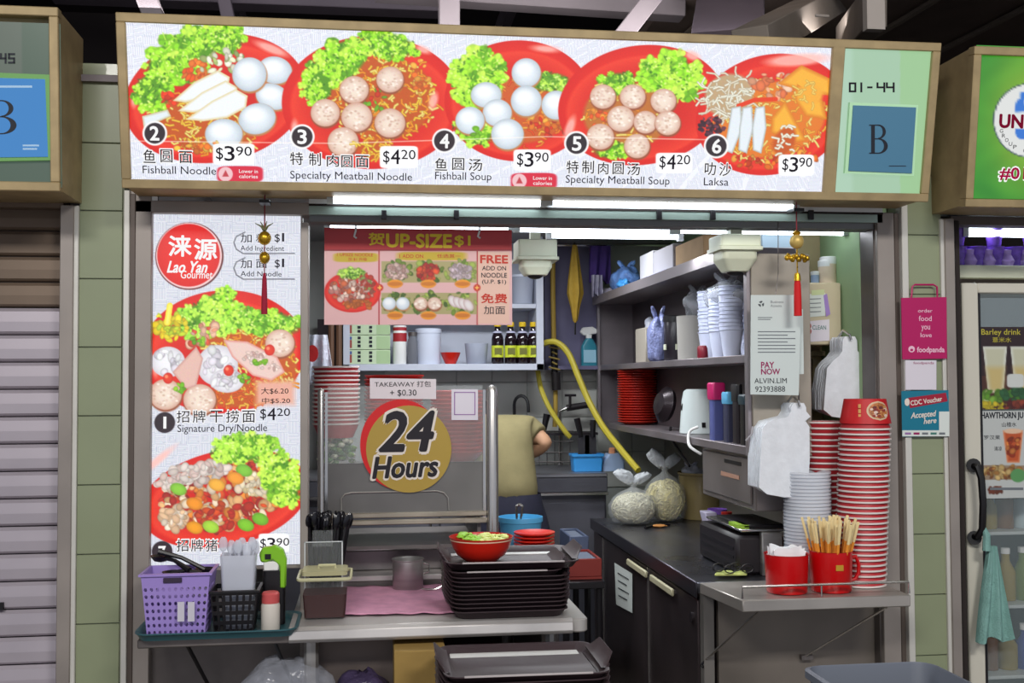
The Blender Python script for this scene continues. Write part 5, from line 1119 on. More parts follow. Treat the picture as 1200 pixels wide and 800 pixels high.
MB().tube([(q.x - .027, .68, P(605, 592, .7).z), (q.x - .015, .68, P(605, 590, .7).z), (q.x - .003, .68, P(605, 592, .7).z)], .005, 6).build('hinge', STEELH, tgs)
q = P(626, 640, .55); rp = 24 * sc_(.55); zt3 = P(626, 619, .55).z
o = MB().lathe([(rp * .5, 0), (rp * .6, 0), (rp * .93, .012), (rp, .014), (rp, .019), (rp * .92, .017), (rp * .55, .006), (0, .005)], (0, 0, 0), 30, True, False).build('red_plate', REDP, None); tag(o, 'bright red plate in the short stack behind the trays', 'plate', 'short stack of red plates behind the trays')
n_ = int((zt3 - .861 - .02) / .0125) + 1; stack(o, (q.x, .55, .861), n_, .0125)

# ---- trays
TB, TBL = M('dark_brown_tray', (56, 42, 46), .5, 0, .1, 10), M('worn_tray_rim', (176, 168, 168), .35)
def tray(w_, d_, worn=False):
    h = .020
    L = [rr(0, 0, w_ - .05, d_ - .05, .03, 0, 5), rr(0, 0, w_ - .035, d_ - .035, .035, .003, 5), rr(0, 0, w_ - .012, d_ - .012, .04, h, 5), rr(0, 0, w_, d_, .042, h + .002, 5), rr(0, 0, w_, d_, .042, h + .005, 5), rr(0, 0, w_ - .016, d_ - .016, .038, h + .004, 5), rr(0, 0, w_ - .045, d_ - .045, .03, .005, 5)]
    o = MB().loops(L).build('serving_tray', TB, None, smooth=50)
    for s__ in (-1, 1):
        pf = [(0, h), (.018, h + .004), (.034, h + .022), (.038, h + .034), (.034, h + .036), (.026, h + .026), (.012, h + .010), (0, h + .006)]
        MB().loops([[Vector((s__ * (w_ / 2 - .02 + a_ * k_), y, b_ if k_ > .5 else h + .004)) for a_, b_ in pf] for y, k_ in ((-d_ / 2 + .05, .4), (-d_ / 2 + .09, 1), (d_ / 2 - .09, 1), (d_ / 2 - .05, .4))]).build('handle', TB, o, smooth=50)
    if worn:
        MB().box(-w_ / 2 + .05, w_ / 2 - .05, -d_ / 2 - .001, -d_ / 2 + .006, h + .002, h + .0065).build('worn_front_rim', TBL, o, .001)
        MB().box(-w_ / 2 + .03, w_ / 2 - .04, d_ / 2 - .07, d_ / 2 - .028, .0055, .0075).build('glare_label_strip', M('glare_label_white', (214, 214, 212), .5), o)  # white strip paints tube glare on the tray as well as a printed label
    return o
xu0, xu1 = P(530, 700, -.24).x, P(668, 700, -.24).x
t1 = tray(xu1 - xu0 + .0, .31); tag(t1, 'dark brown tray in the nested stack on the serving counter', 'tray', 'nested trays on the serving counter')
up_ = stack(t1, ((xu0 + xu1) / 2, -.08, CZ + .001), 9, .0125)
for o in up_:
    for ch in o.children: pass
zt4 = CZ + .001 + 9 * .0125 + .012
for k, (l, xo, yo) in enumerate((('dark tray with white strip directly under the bowl tray', 0, 0), ('topmost counter tray, carrying the red salad bowl', .0, .0))):
    px0, px1 = (524, 668) if k == 0 else (521, 690)
    a_, b_ = P(px0, 665, -.2).x, P(px1, 665, -.2).x
    o = tray(b_ - a_ - .03, .33, True); o.location = ((a_ + b_) / 2 - .01, -.075 + .01 * k, CZ + .118 + .024 * k); tag(o, l, 'tray')
    if k: o.rotation_euler = (0, 0, math.radians(-1.5)); ztop = o.location.z
xl0, xl1 = P(522, 780, -.69).x, P(718, 780, -.69).x; zl = .755
t2 = tray(xl1 - xl0 - .01, .33); tag(t2, 'dark brown tray in the big stack in front of the counter', 'tray', 'nested trays on the low trolley')
nl = 12; stack(t2, ((xl0 + xl1) / 2, -.53, zl - .016 * nl), nl, .016)
o = tray(xl1 - xl0, .34, True); o.location = ((xl0 + xl1) / 2, -.53, zl + .002); o.rotation_euler = (0, 0, math.radians(-1)); tag(o, 'topmost tray of the big stack in front of the counter', 'tray')
for dx in (-.12, -.05, .02, .09):
    MB().box(dx, dx + .02, .33 / 2 - .058, .33 / 2 - .046, .0078, .0084).build('red_mark', M('faded_red_print', (180, 110, 110), .6), o)
tr = thing('low_trolley', 'low steel trolley under the big tray stack', 'trolley', ((xl0 + xl1) / 2, -.53, 0)); zz = zl - .016 * nl - .002
box('top_board', STEELD, tr, xl0 - .02, xl1 + .02, -.72, -.34, zz - .02, zz, .003)
for x in (xl0, xl1):
    for y in (-.70, -.36): MB().tube([(x, y, 0), (x, y, zz - .01)], .015, 8).build('leg', STEELD, tr)
# salad bowl
q = P(565, 664, -.06); br = 36 * sc_(-.06) ; bw = thing('red_bowl', 'bright red bowl of lettuce on the topmost counter tray', 'bowl', (q.x - .005, -.08, ztop + .006)); c_ = Vector((q.x - .005, -.08, ztop + .0065))
vessel('body', REDP, bw, c_, [(br * .42, 0), (br * .50, .002), (br * .78, .022), (br * .92, .045), (br * 1.0, .070), (br * 1.03, .076)], 40)
MB().lathe([(br * .998, .0665), (br * 1.003, .069), (br * 1.003, .070)], c_, 40, False, False).build('inner_band', M('pale_rim', (220, 190, 160), .5), bw)
lg = random.Random(11); L1, L2 = MB(), MB()
for k in range(60):
    a_ = lg.uniform(0, 6.28); r0 = br * .78 * math.sqrt(lg.random()); x, y = math.cos(a_) * r0, math.sin(a_) * r0; m_ = L1 if x < -.01 else L2
    (m_).blob(c_ + Vector((x, y, .062 + .012 * lg.random() + (.010 if x < -.02 else 0))), .013, .012, .006, .35, k, 10, 6, 5)
o = L1.build('lettuce', M('lettuce_green', (150, 200, 60), .5), bw, smooth=80); o['kind'] = 'stuff'; o = L2.build('noodle_shreds', M('pale_lime_noodle', (214, 222, 130), .5), bw, smooth=80); o['kind'] = 'stuff'

# ---- things under the counter
bag('plastic_bag', 'large empty clear plastic bag under the serving counter', 'bag', M('thin_bin_film', (190, 194, 206), .12, 0, .2, 30, bump=1.0, bscale=25, alpha=.3), P(338, 800, -.16) + Vector((0, 0, -.102)), .135, .075, .09, 61, .14, False)
q = P(338, 800, -.16); stl = box('low_shelf', STEELD, None, q.x - .2, q.x + .5, -.35, -.12, q.z - .13, q.z - .102); tag(stl, 'low dark steel shelf under the serving counter', 'shelf')
bag('plastic_bag', 'dark purple plastic bag under the counter beside the carton', 'bag', M('dark_violet_film', (66, 56, 84), .3, 0, .3, 20, bump=.6), P(425, 800, -.16) + Vector((0, 0, -.10)), .085, .07, .07, 63, .16, False)
a_, b_, c2, d2 = RC(462, 762, 523, 812, -.3); o = MB().box(a_, b_, -.3, -.13, c2 - .09, d2).build('carton', M('yellow_card', (150, 122, 66), .8, 0, .1, 10), None, .003, base=((a_ + b_) / 2, -.2, c2 - .09)); tag(o, 'brown carton with an open flap under the counter', 'box')
MB().box(a_, b_, -.13, -.12, d2 - .01, d2 + .03).build('flap', CARD, o); MB().box(b_ - .03, b_ - .008, -.302, -.3, c2 + .03, c2 + .045).build('label', PAPER, o)
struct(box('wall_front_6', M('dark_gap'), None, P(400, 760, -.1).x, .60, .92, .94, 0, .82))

# ---- tray shelf on the left with baskets
LZ = .80
lt = thing('side_ledge', 'narrow steel ledge on brackets under the big menu panel', 'ledge', (-.45, -.12, LZ))
lx0, lx1 = P(160, 735, -.25).x, P(345, 735, -.25).x
box('board', STEELD, lt, lx0, lx1, -.24, -.003, LZ - .025, LZ, .003)
for px in (228, 330): 
    p0, p1 = P(px - 8, 742, -.2), P(px + 6, 800, -.02); MB().tube([(p0.x, -.22, LZ - .02), (p0.x + .045, -.01, LZ - .22)], .006, 6).build('bracket', BLACK, lt)
TE = M('teal_tray', (52, 92, 100), .35)
tx0, tx1 = P(156, 733, -.26).x, P(349, 733, -.26).x; ty0, ty1 = -.28, -.02; w_, d_ = tx1 - tx0, ty1 - ty0; cx, cy = (tx0 + tx1) / 2, (ty0 + ty1) / 2
o = MB().loops([rr(cx, cy, w_ - .03, d_ - .03, .03, LZ + .001, 5), rr(cx, cy, w_ - .01, d_ - .01, .04, LZ + .018, 5), rr(cx, cy, w_, d_, .045, LZ + .02, 5), rr(cx, cy, w_, d_, .045, LZ + .024, 5), rr(cx, cy, w_ - .02, d_ - .02, .035, LZ + .022, 5), rr(cx, cy, w_ - .04, d_ - .04, .03, LZ + .005, 5)]).build('teal_tray', TE, None, base=(cx, cy, LZ), smooth=50); tag(o, 'teal tray under the purple and black baskets', 'tray')
TZ = LZ + .006
def holed(mb, p00, p10, p11, p01, nx, ny, rad, square=False, skip=None):
    p00, p10, p11, p01 = map(Vector, (p00, p10, p11, p01)); f = lambda u, v: p00.lerp(p10, u).lerp(p01.lerp(p11, u), v)
    for i in range(nx):
        for j in range(ny):
            c0 = [(-.5, -.5), (0, -.5), (.5, -.5), (.5, 0), (.5, .5), (0, .5), (-.5, .5), (-.5, 0)]
            if skip and skip(i, j):
                mb.add([f((i + .5 + a_) / nx, (j + .5 + b_) / ny) for a_, b_ in (c0[0], c0[2], c0[4], c0[6])], [(0, 1, 2, 3)]); continue
            inn = [(a_ * rad * 2 * (1 if square or (a_ == 0 or b_ == 0) else .72), b_ * rad * 2 * (1 if square or (a_ == 0 or b_ == 0) else .72)) for a_, b_ in c0]
            vs = [f((i + .5 + a_) / nx, (j + .5 + b_) / ny) for a_, b_ in c0 + inn]
            mb.add(vs, [(k, (k + 1) % 8, 8 + (k + 1) % 8, 8 + k) for k in range(8)])
def basket(root, mat, px_b0, px_b1, px_t0, px_t1, pyb, pyt, Y, depth, nx, ny, rad, square, rimh, skip=None, slot=None):
    b0, b1, t0, t1 = P(px_b0, pyb, Y).x, P(px_b1, pyb, Y).x, P(px_t0, pyt, Y).x, P(px_t1, pyt, Y).x; z0, z1 = TZ + .002, P((px_t0 + px_t1) / 2, pyt, Y).z
    fl = (t1 - t0 - (b1 - b0)) / 2; y0b, y1b, y0t, y1t = Y + fl, Y + depth - fl, Y, Y + depth; nd = max(3, int(nx * depth / (t1 - t0)))
    mb = MB(); zm2 = z1 - rimh
    lerp = lambda a_, b_: a_ + (b_ - a_) * ((zm2 - z0) / (z1 - z0)); mt0, mt1, my0, my1 = lerp(b0, t0) if 0 else b0 + (t0 - b0) * ((zm2 - z0) / (z1 - z0)), b1 + (t1 - b1) * ((zm2 - z0) / (z1 - z0)), y0b + (y0t - y0b) * ((zm2 - z0) / (z1 - z0)), y1b + (y1t - y1b) * ((zm2 - z0) / (z1 - z0))
    holed(mb, (b0, y0b, z0), (b1, y0b, z0), (mt1, my0, zm2), (mt0, my0, zm2), nx, ny, rad, square, skip); holed(mb, (b1, y1b, z0), (b0, y1b, z0), (mt0, my1, zm2), (mt1, my1, zm2), nx, ny, rad, square, skip)
    holed(mb, (b1, y0b, z0), (b1, y1b, z0), (mt1, my1, zm2), (mt1, my0, zm2), nd, ny, rad, square); holed(mb, (b0, y1b, z0), (b0, y0b, z0), (mt0, my0, zm2), (mt0, my1, zm2), nd, ny, rad, square)
    mb.add([(b0, y0b, z0), (b1, y0b, z0), (b1, y1b, z0), (b0, y1b, z0)], [(0, 1, 2, 3)])
    o = mb.build('mesh_wall', mat, root, smooth=0); s2 = o.modifiers.new('thickness', 'SOLIDIFY'); s2.thickness = .0025
    A1 = [(mt0, my0, zm2), (mt1, my0, zm2), (mt1, my1, zm2), (mt0, my1, zm2)]; A2 = [(t0, y0t, z1), (t1, y0t, z1), (t1, y1t, z1), (t0, y1t, z1)]; e = .006
    A3 = [(t0 - e, y0t - e, z1), (t1 + e, y0t - e, z1), (t1 + e, y1t + e, z1), (t0 - e, y1t + e, z1)]; A4 = [(x, y, z - .006) for x, y, z in A3]
    I1 = [(x + (.003 if x < (b0 + b1) / 2 else -.003), y + (.003 if y < Y + depth / 2 else -.003), z) for x, y, z in A1]; I2 = [(x + (.003 if x < (b0 + b1) / 2 else -.003), y + (.003 if y < Y + depth / 2 else -.003), z + .001) for x, y, z in A2]
    MB().loops([[Vector(v) for v in l] for l in (I1, A1, [(x, y, z - .006) for x, y, z in A2], A4, A3, I2)], False, False).loops([[Vector(v) for v in l] for l in (I2, I1)], False, False).build('rim', mat, root, smooth=0)
    return b0, b1, z0, z1
PU = M('lilac_plastic', (156, 134, 204), .4)
pb = thing('purple_basket', 'lilac perforated plastic basket holding black ladles', 'basket', P(205, 733, -.26))
r4 = basket(pb, PU, 171, 239, 165, 246, 732, 672, -.255, .15, 11, 7, .28, False, .034)
box('grip_slot', M('dark_slot', (50, 38, 60), .7), pb, P(191, 680, -.26).x, P(213, 680, -.26).x, -.2585, -.256, P(200, 683, -.26).z, P(200, 677, -.26).z, .002)
def ladle(label, p0, p1, r):
    t = thing('black_ladle', label, 'ladle', p0); MB().tube([p0, (Vector(p0) + Vector(p1)) / 2 + Vector((0, 0, .008)), p1], [.007, .006, .009], 8).build('handle', BLACK, t)
    MB().lathe([(.004, -.016), (r * .6, -.012), (r, .004), (r * .95, .004), (r * .55, -.008), (0, -.011)], p0, 18, True, False).build('scoop', BLACK, t)
z5 = r4[3]
ladle('black ladle lying across the lilac basket toward the plastic spoons', P(240, 667, -.14), P(186, 646, -.12), .028)
ladle('black ladle with its round head over the back of the lilac basket', P(188, 652, -.10), P(222, 668, -.18), .030)
ladle('black ladle sunk lowest inside the lilac basket', P(202, 671, -.16), P(236, 672, -.18), .030)
for k, px in enumerate((212, 224)): 
    a_, b_, c2, d2 = RC(px - 4, 705, px + 4, 728, -.262); MB().box(a_, b_, -.2625, -.261, c2, d2).build('peeling_label', M('label_grey', (196, 192, 204), .6), pb)
kb = thing('black_basket', 'small black lattice basket of clear plastic spoons', 'basket', P(275, 728, -.24))
r5 = basket(kb, BLACK, 250, 296, 246, 302, 728, 692, -.235, .12, 7, 4, .3, True, .008)
# spoon holder in the basket
CP = M('clear_spoon_plastic', (216, 220, 232), .15, alpha=.55)
bx2 = thing('spoon_box', 'clear tall box standing in the black basket', 'box', P(277, 700, -.19)); a_, b_, c2, d2 = RC(258, 650, 300, 722, -.19)
MB().loops([rr((a_ + b_) / 2, -.17, (b_ - a_) * f_, .07 * f_, .01, z_) for f_, z_ in ((.8, TZ + .006), (1, d2), (.96, d2), (.76, TZ + .01))]).build('body', CP, bx2)
for k in range(9):
    x = a_ + .012 + (b_ - a_ - .02) * k / 8; y = -.19 + .03 * ((k * 7) % 3) / 2; zt5 = P(270, 632 + (k * 5) % 11, -.19).z
    sp = thing('plastic_spoon', 'x', 'spoon', (x, y, TZ + .02)); MB().tube([(x, y, TZ + .03), (x + rnd.uniform(-.01, .01), y, zt5 - .03)], .0035, 6).build('handle', CP, sp)
    xx = x + rnd.uniform(-.008, .008); MB().blob((xx, y, zt5 - .012), .013, .004, .022, .03, k, 14, 8).build('bowl', CP, sp, smooth=80)
    sp['label'] = 'clear plastic spoon in the tall box in the black basket'; sp['group'] = 'clear plastic spoons in the black basket'
# shaker
q = P(317, 716, -.2); shk = thing('spice_shaker', 'white spice shaker with a pink cap beside the black basket', 'shaker', (q.x, -.2, TZ)); s_ = sc_(-.2)
MB().lathe([(10 * s_, 0), (10.5 * s_, .003), (10.5 * s_, 28 * s_), (9 * s_, 32 * s_)], (q.x, -.2, TZ), 24, True, True).build('body', M('shaker_white', (206, 198, 188), .35), shk); MB().lathe([(9.8 * s_, 31 * s_), (10 * s_, 41 * s_), (8.5 * s_, 43 * s_)], (q.x, -.2, TZ), 24, True, True).build('cap', M('pink_red_cap', (196, 84, 84), .4), shk)
# green dispenser
GR = M('lime_plastic', (128, 190, 40), .35); gy = -.12
gd = thing('soap_pump', 'lime green pump dispenser on a dark bottle behind the shaker', 'dispenser', (P(325, 700, gy).x, gy, TZ)); g = lambda x, y: (P(x, y, gy).x, P(x, y, gy).z)
MB().prism([g(306, 658), g(304, 648), g(308, 641), g(318, 640), g(322, 638), g(332, 643), g(336, 655), g(335, 688), g(328, 688), g(328, 662), g(320, 655), g(312, 658)], lambda a_, b_, t: Vector((a_, gy + t, b_)), -.015, .02).build('pump_head', GR, gd, .004)
a_, b_, c2, d2 = RC(308, 668, 334, 712, gy); MB().loops([rr((a_ + b_) / 2, gy + .01, (b_ - a_), .045, .012, z_) for z_ in (TZ + .001, d2)]).build('bottle', BLACK, gd); a_, b_, c2, d2 = RC(309, 657, 327, 668, gy)
box('collar', WHITE, gd, a_, b_, gy - .012, gy + .02, c2, d2 + .0, .003); a_, b_, c2, d2 = RC(311, 648, 318, 654, gy); box('button', BLACK, gd, a_, b_, gy - .018, gy - .014, c2, d2)
# sauce container and cutlery box
sx0, sx1 = P(354, 716, -.14).x, P(407, 716, -.14).x; scn = thing('sauce_container', 'clear square container of dark red sauce with a cream lid', 'container', ((sx0 + sx1) / 2, -.08, CZ)); zc0, zc1 = CZ + .002, P(380, 679, -.15).z; cx, cy = (sx0 + sx1) / 2, -.095
MB().loops([rr(cx, cy, (sx1 - sx0) * f_, .13 * f_, .012, z_) for f_, z_ in ((.92, zc0), (1.04, zc1), (1.0, zc1), (.88, zc0 + .004))]).build('body', M('clear_box'), scn)
MB().loops([rr(cx, cy, (sx1 - sx0) * f_, .125 * f_, .012, z_) for f_, z_ in ((.90, zc0 + .004), (.97, zc0 + (zc1 - zc0) * .62))]).build('sauce', M('dark_red_sauce', (52, 6, 6), .4, ior=1.1), scn)
MB().loops([rr(cx, cy, (sx1 - sx0) * f_, .145 * f_, .014, z_) for f_, z_ in ((1.18, zc1), (1.22, zc1 + .004), (1.22, zc1 + .010), (1.12, zc1 + .010), (1.08, zc1 + .002))], False, False).build('rim', M('cream_lid', (206, 202, 162), .3, alpha=.85), scn)
MB().loops([rr(cx, cy + .0, (sx1 - sx0) * 1.0, .12, .014, z_) for z_ in (zc1 + .012, zc1 + .024)]).build('lid', M('cream_lid_clear', (198, 192, 150), .3, alpha=.6), scn); MB().tube([(cx - .02, cy, zc1 + .024), (cx - .02, cy, zc1 + .034), (cx + .03, cy, zc1 + .034), (cx + .03, cy, zc1 + .024)], .004, 6).build('lid_handle', M('cream_lid'), scn)
gx0, gx1 = P(357, 650, .02).x, P(402, 650, .02).x; cb = thing('cutlery_holder', 'clear acrylic holder behind the sauce container', 'holder', ((gx0 + gx1) / 2, .05, CZ)); ztc = P(380, 634, .0).z; cx = (gx0 + gx1) / 2
CA = M('clear_acrylic_box', (205, 210, 212), .08, alpha=.08)
for (x0, x1, y0, y1) in ((gx0, gx1, 0, .003), (gx0, gx1, .097, .1), (gx0, gx0 + .003, .003, .097), (gx1 - .003, gx1, .003, .097)): box('pane', CA, cb, x0, x1, y0, y1, CZ + .002, ztc)
box('foot', CA, cb, gx0, gx1, 0, .1, CZ + .001, CZ + .004); a_, b_, c2, d2 = RC(366, 621, 390, 640, -.002); box('label_plate', CA, cb, a_, b_, -.006, -.002, c2, d2); 
for (x0, x1) in ((gx0, gx0 + .004), (gx1 - .004, gx1)): box('bright_edge', M('edge_clear', (222, 226, 228), .2, alpha=.8), cb, x0, x1, -.003, .0, CZ + .002, ztc)
box('bright_edge', M('edge_clear'), cb, gx0, gx1, -.003, 0, ztc - .003, ztc)
proto = None; pl_s = []
for k in range(40):
    ang = rnd.uniform(-.32, .32); y = .02 + rnd.random() * .06; x = cx + (k - 19.5) / 40 * .07
    H = P(385, 601 + rnd.random() * 6, .05).z - CZ - .01
    if proto is None:
        proto = thing('black_spoon', 'black plastic soup spoon standing in the clear acrylic holder', 'spoon', (x, y, CZ + .006), 'black spoons in the acrylic holder'); MB().tube([(0, 0, 0), (0, 0, .19)], [.008, .0055], 6).build('handle', BLACK, proto, base=(0, 0, 0)).location = (0, 0, 0); MB().blob((0, 0, .195), .012, .006, .02, .05, 1, 12, 8).build('tip', M('glossy_black', (16, 14, 20), .2), proto, base=(0, 0, 0)).location = (0, 0, 0); o = proto
    else: o = copy_tree(proto)
    o.location = (x, y, CZ + .006); o.rotation_euler = (rnd.uniform(-.06, .06), ang * (1 if x > cx else 1) * 0 + (x - cx) * 5.0, rnd.random() * 3); o.scale = (1, 1, H / .205)
# ================================================================ FACADE RIGHT SIDE, HANGING THINGS
# ---- bracketed steel shelf
bs2 = thing('tray_ledge', 'bracketed steel ledge with a thin guard rail in front of the stall', 'ledge', (1.36, -.12, .83))
ax, bx_ = 1.115, 1.655; LS = M('ledge_steel', (180, 174, 168), .32, .6, .12, 4)
MB().loops([[Vector(v) for v in ((1.078, .05, z_), (1.655, .05, z_), (1.655, -.25, z_), (1.118, -.25, z_))] for z_ in (.822, .858)]).build('board', LS, bs2, .003)
MB().tube([(1.12, -.245, .862), (1.12, -.245, .897), (1.652, -.245, .897), (1.652, -.245, .862)], .004, 8).build('guard_rail', STEELH, bs2)
MB().tube([(1.37, -.245, .86), (1.37, -.245, .897)], .003, 6).build('guard_post', STEELH, bs2)
for x, t in ((1.15, .0), (1.56, 0)): MB().tube([(x + .02, -.24, .82), (x - .06 if x < 1.3 else x - .13, .055, .60)], .004, 6).build('brace', STEELH, bs2)
MB().tube([(1.10 + .018 * math.cos(a_ * .9) * (1 + .3 * math.sin(a_ * 2.3)), .045, .60 + .018 * math.sin(a_ * 1.1)) for a_ in [k * .5 for k in range(34)]], .0022, 5).build('hook_coil', BLACK, bs2)
box('wall_strap', STEELD, bs2, 1.42, 1.46, .04, .058, .595, .61)
LZ2 = .859
# ---- inverted bowl tower and second stack
Yb = -.06; s_ = sc_(Yb) * 1.035; rB = 30 * s_
q0 = P(1008, 688, Yb); zt_b = P(1014, 497, Yb).z; nB = 31; dzB = (zt_b - LZ2) / nB
bp_ = paper_bowl(False, rB, .055, 'inverted red rimmed paper bowl in the tall tower on the ledge', 'inverted paper bowls in the tall tower on the ledge')
stack(bp_, (q0.x, Yb, LZ2 + .001), nB, dzB, (P(1014, 497, Yb).x - q0.x, 0))
tb2 = MB().lathe([(rB * .98, .003), (rB * .80, zt_ * 0 + .082), (0, .083)], (0, 0, 0), 32, False, False).build('paper_bowl', M('print_bowl_red', (196, 26, 32), .5), None, smooth=40); tb2.location = (P(1014, 497, Yb).x, Yb, LZ2 + .001 + nB * dzB)
tag(tb2, 'topmost inverted paper bowl showing its printed noodle picture', 'bowl')
MB().lathe([(rB * .95, 0), (rB, 0), (rB, .006), (rB * .95, .006)], (0, 0, 0), 32, False, False).build('rim', SWH, tb2); MB().lathe([(rB * .80, .082), (rB * .81, .085), (rB * .79, .085)], (0, 0, 0), 32, True, True).build('foot_ring', SWH, tb2)
# printed picture wrapped on the bowl
def wrap(a0, a1, v0_, v1_, rfn, name, mat, seed, n=26, m=12, shape=True):
    vs = []; cols = []; fs = []
    for j in range(m + 1):
        for i in range(n + 1):
            u, v = i / n * 2 - 1, j / m * 2 - 1
            if shape: k = math.sqrt(max(0, 1 - v * v)); u *= k
            a_ = a0 + (a1 - a0) * (u + 1) / 2; zz_ = v0_ + (v1_ - v0_) * (v + 1) / 2; r = rfn(zz_)
            vs.append((math.cos(a_) * r, math.sin(a_) * r, zz_))
    for j in range(m):
        for i in range(n): b_ = j * (n + 1) + i; fs.append((b_, b_ + 1, b_ + n + 2, b_ + n + 1))
    return MB().add(vs, fs).build(name, mat, tb2, base=(0, 0, 0))
rf_ = lambda z_: rB * (.98 - .18 * (z_ - .003) / .079) + .0008
for o_, (a0, a1, v0_, v1_, mat, e) in enumerate(((-112, -48, .014, .076, M('plate_rim_print', (214, 186, 150), .5), .0), (-107, -53, .019, .071, M('noodle_print', (180, 110, 60), .5, 0, .5, 120), .0006))):
    ob = wrap(math.radians(a0), math.radians(a1), v0_, v1_, (lambda z_, e=e: rf_(z_) + e), 'noodle_picture', mat, 1); ob.location = (0, 0, 0)
rg2 = random.Random(4)
for k in range(26):
    a_ = math.radians(-80 + rg2.uniform(-22, 22)); z_ = .045 + rg2.uniform(-.019, .019)
    if abs((math.degrees(a_) + 80) / 25) ** 2 + abs((z_ - .045) / .022) ** 2 > 1: continue
    r = rf_(z_) + .0014; n_ = Vector((math.cos(a_), math.sin(a_), .1)); t_ = Vector((-math.sin(a_), math.cos(a_), 0)); u_ = Vector((0, 0, 1)); c_ = Vector((math.cos(a_) * r, math.sin(a_) * r, z_)); R2 = rg2.uniform(.004, .009)
    ob = MB().add([c_ + t_ * math.cos(w_) * R2 + u_ * math.sin(w_) * R2 * .7 for w_ in [2 * PI * q_ / 8 for q_ in range(8)]], [tuple(range(8))]).build('food_print', M('fp%d' % (k % 4), [(232, 206, 190), (150, 60, 50), (206, 150, 90), (110, 50, 50)][k % 4], .5), tb2, smooth=0, base=(0, 0, 0)); ob.location = (0, 0, 0)
for k in range(3):
    a_ = math.radians(-128); r = rf_(.04) + .001; ob = MB().box(-.004, .004, -.0005, .0005, 0, .012).build('printed_mark', M('gold_print', (220, 170, 100), .5), tb2, base=(0, 0, 0)); ob.location = (math.cos(a_) * r, math.sin(a_) * r, .022 + .016 * k); ob.rotation_euler = (0, 0, a_ + PI / 2)
Y2 = .07; s_ = sc_(Y2) * 1.035; r2 = 28.5 * s_; q1 = P(973, 640, Y2); zt_c = P(973, 487, Y2).z; n2 = 25; z02 = .851 + .012
d2_ = (zt_c - z02 - .052) / n2
o = paper_bowl(True, r2, .05, 'upright striped paper bowl in the tower behind the inverted bowls', 'upright paper bowls in the rear tower'); stack(o, (q1.x, Y2 + .03, z02), n2, d2_, (-.005, 0))
# ---- clear cup stack
Y3 = -.0; s_ = sc_(Y3) * 1.03; r3 = 27.5 * s_; q2 = P(946, 600, Y3); zt_d = P(946, 548, Y3).z
CC = M('clear_cup', (232, 236, 244), .15, alpha=.62)
o = MB().lathe([(r3 * .80, 0), (r3 * .95, .075), (r3, .078), (r3, .084), (r3 * .93, .080), (r3 * .78, .002), (0, .002)], (0, 0, 0), 26, True, False).build('clear_cup', CC, None, smooth=40); tag(o, 'clear plastic bowl in the nested stack behind the red mug', 'bowl', 'clear bowls nested behind the red mug')
nC = int((zt_d - .862 - .084) / .0115) + 1; stack(o, (q2.x, .0, .861), nC, .0115)
# ---- red holder with napkins
Yh = -.15; s_ = sc_(Yh) * 1.02
def mugbody(root, x, r, h, mat, taper=.9): return vessel('body', mat, root, (x, Yh, LZ2 + .001), [(r * taper, 0), (r * (taper + .03), .003), (r, h), (r * 1.03, h + .002)], 32)
RM = M('cherry_red_plastic', (196, 8, 14), .3, coat=.3)
q = P(922, 690, Yh); h1 = P(922, 649, Yh).z - LZ2; nh = thing('napkin_holder', 'cherry red round holder stuffed with white napkins', 'holder', (q.x, Yh, LZ2)); mugbody(nh, q.x, 25.5 * s_, h1, RM, .9)
nm = thing('napkin_bundle', 'bundle of white napkins stuffed in the cherry red holder', 'napkins', (q.x, Yh, LZ2 + h1 * .5))
for k in range(5):
    ph = k * 1.3; yo = Yh - .03 + .015 * k; hw = math.sqrt(max(.0002, (22 * s_) ** 2 - (yo - Yh) ** 2)); L = []
    for j in range(7):
        z_ = LZ2 + .012 + (h1 + .016 + .006 * math.sin(ph) - .012) * j / 6; ring = []
        for sd in (0, 1):
            for i in range(15):
                u = i / 14; u = u if sd == 0 else 1 - u; fl = 1 + .12 * (j / 6) ** 3
                ring.append(Vector((q.x + (u * 2 - 1) * hw * .92 * fl, yo + sd * .005 + .004 * math.sin(u * 9 + ph) * (j / 6), z_ + (j == 6) * (.010 * math.sin(u * 3.2 + ph) + .004 * math.sin(u * 11 + ph)))))
        L.append(ring)
    MB().loops(L).build('napkin', M('napkin_white', (238, 240, 242), .9), nm, smooth=60)
q = P(974, 690, Yh); h2 = P(974, 645, Yh).z - LZ2; mg = thing('red_mug', 'cherry red plastic mug with handle packed with wooden chopsticks', 'mug', (q.x, Yh, LZ2)); rM = 25 * s_; mugbody(mg, q.x, rM, h2, RM, .92)
MB().tube([(q.x + rM * .95, Yh, LZ2 + h2 * .82), (q.x + rM * 1.25, Yh, LZ2 + h2 * .84), (q.x + rM * 1.4, Yh, LZ2 + h2 * .65), (q.x + rM * 1.38, Yh, LZ2 + h2 * .42), (q.x + rM * 1.2, Yh, LZ2 + h2 * .27), (q.x + rM * .93, Yh, LZ2 + h2 * .24)], .006, 10).build('handle', RM, mg)
box('gold_sticker', M('gold_foil', (220, 170, 60), .3, .5), mg, q.x - .012, q.x + .012, Yh - rM - .0005, Yh - rM * .96, LZ2 + h2 * .58, LZ2 + h2 * .72)
cps = thing('wrapped_chopsticks', 'x', 'chopsticks', (0, 0, 0), 'wrapped chopsticks in the red mug')
MB().box(-.004, .004, -.002, .002, 0, .115).build('sleeve', M('orange_sleeve', (234, 150, 50), .6, 0, .15, 60), cps, .001); MB().box(-.0045, .0045, -.0022, .0022, .115, .165).build('clear_end', M('pale_sleeve', (236, 214, 160), .4), cps, .001)
cps['label'] = 'paper sleeved wooden chopsticks standing in the cherry red mug'
pp_ = []
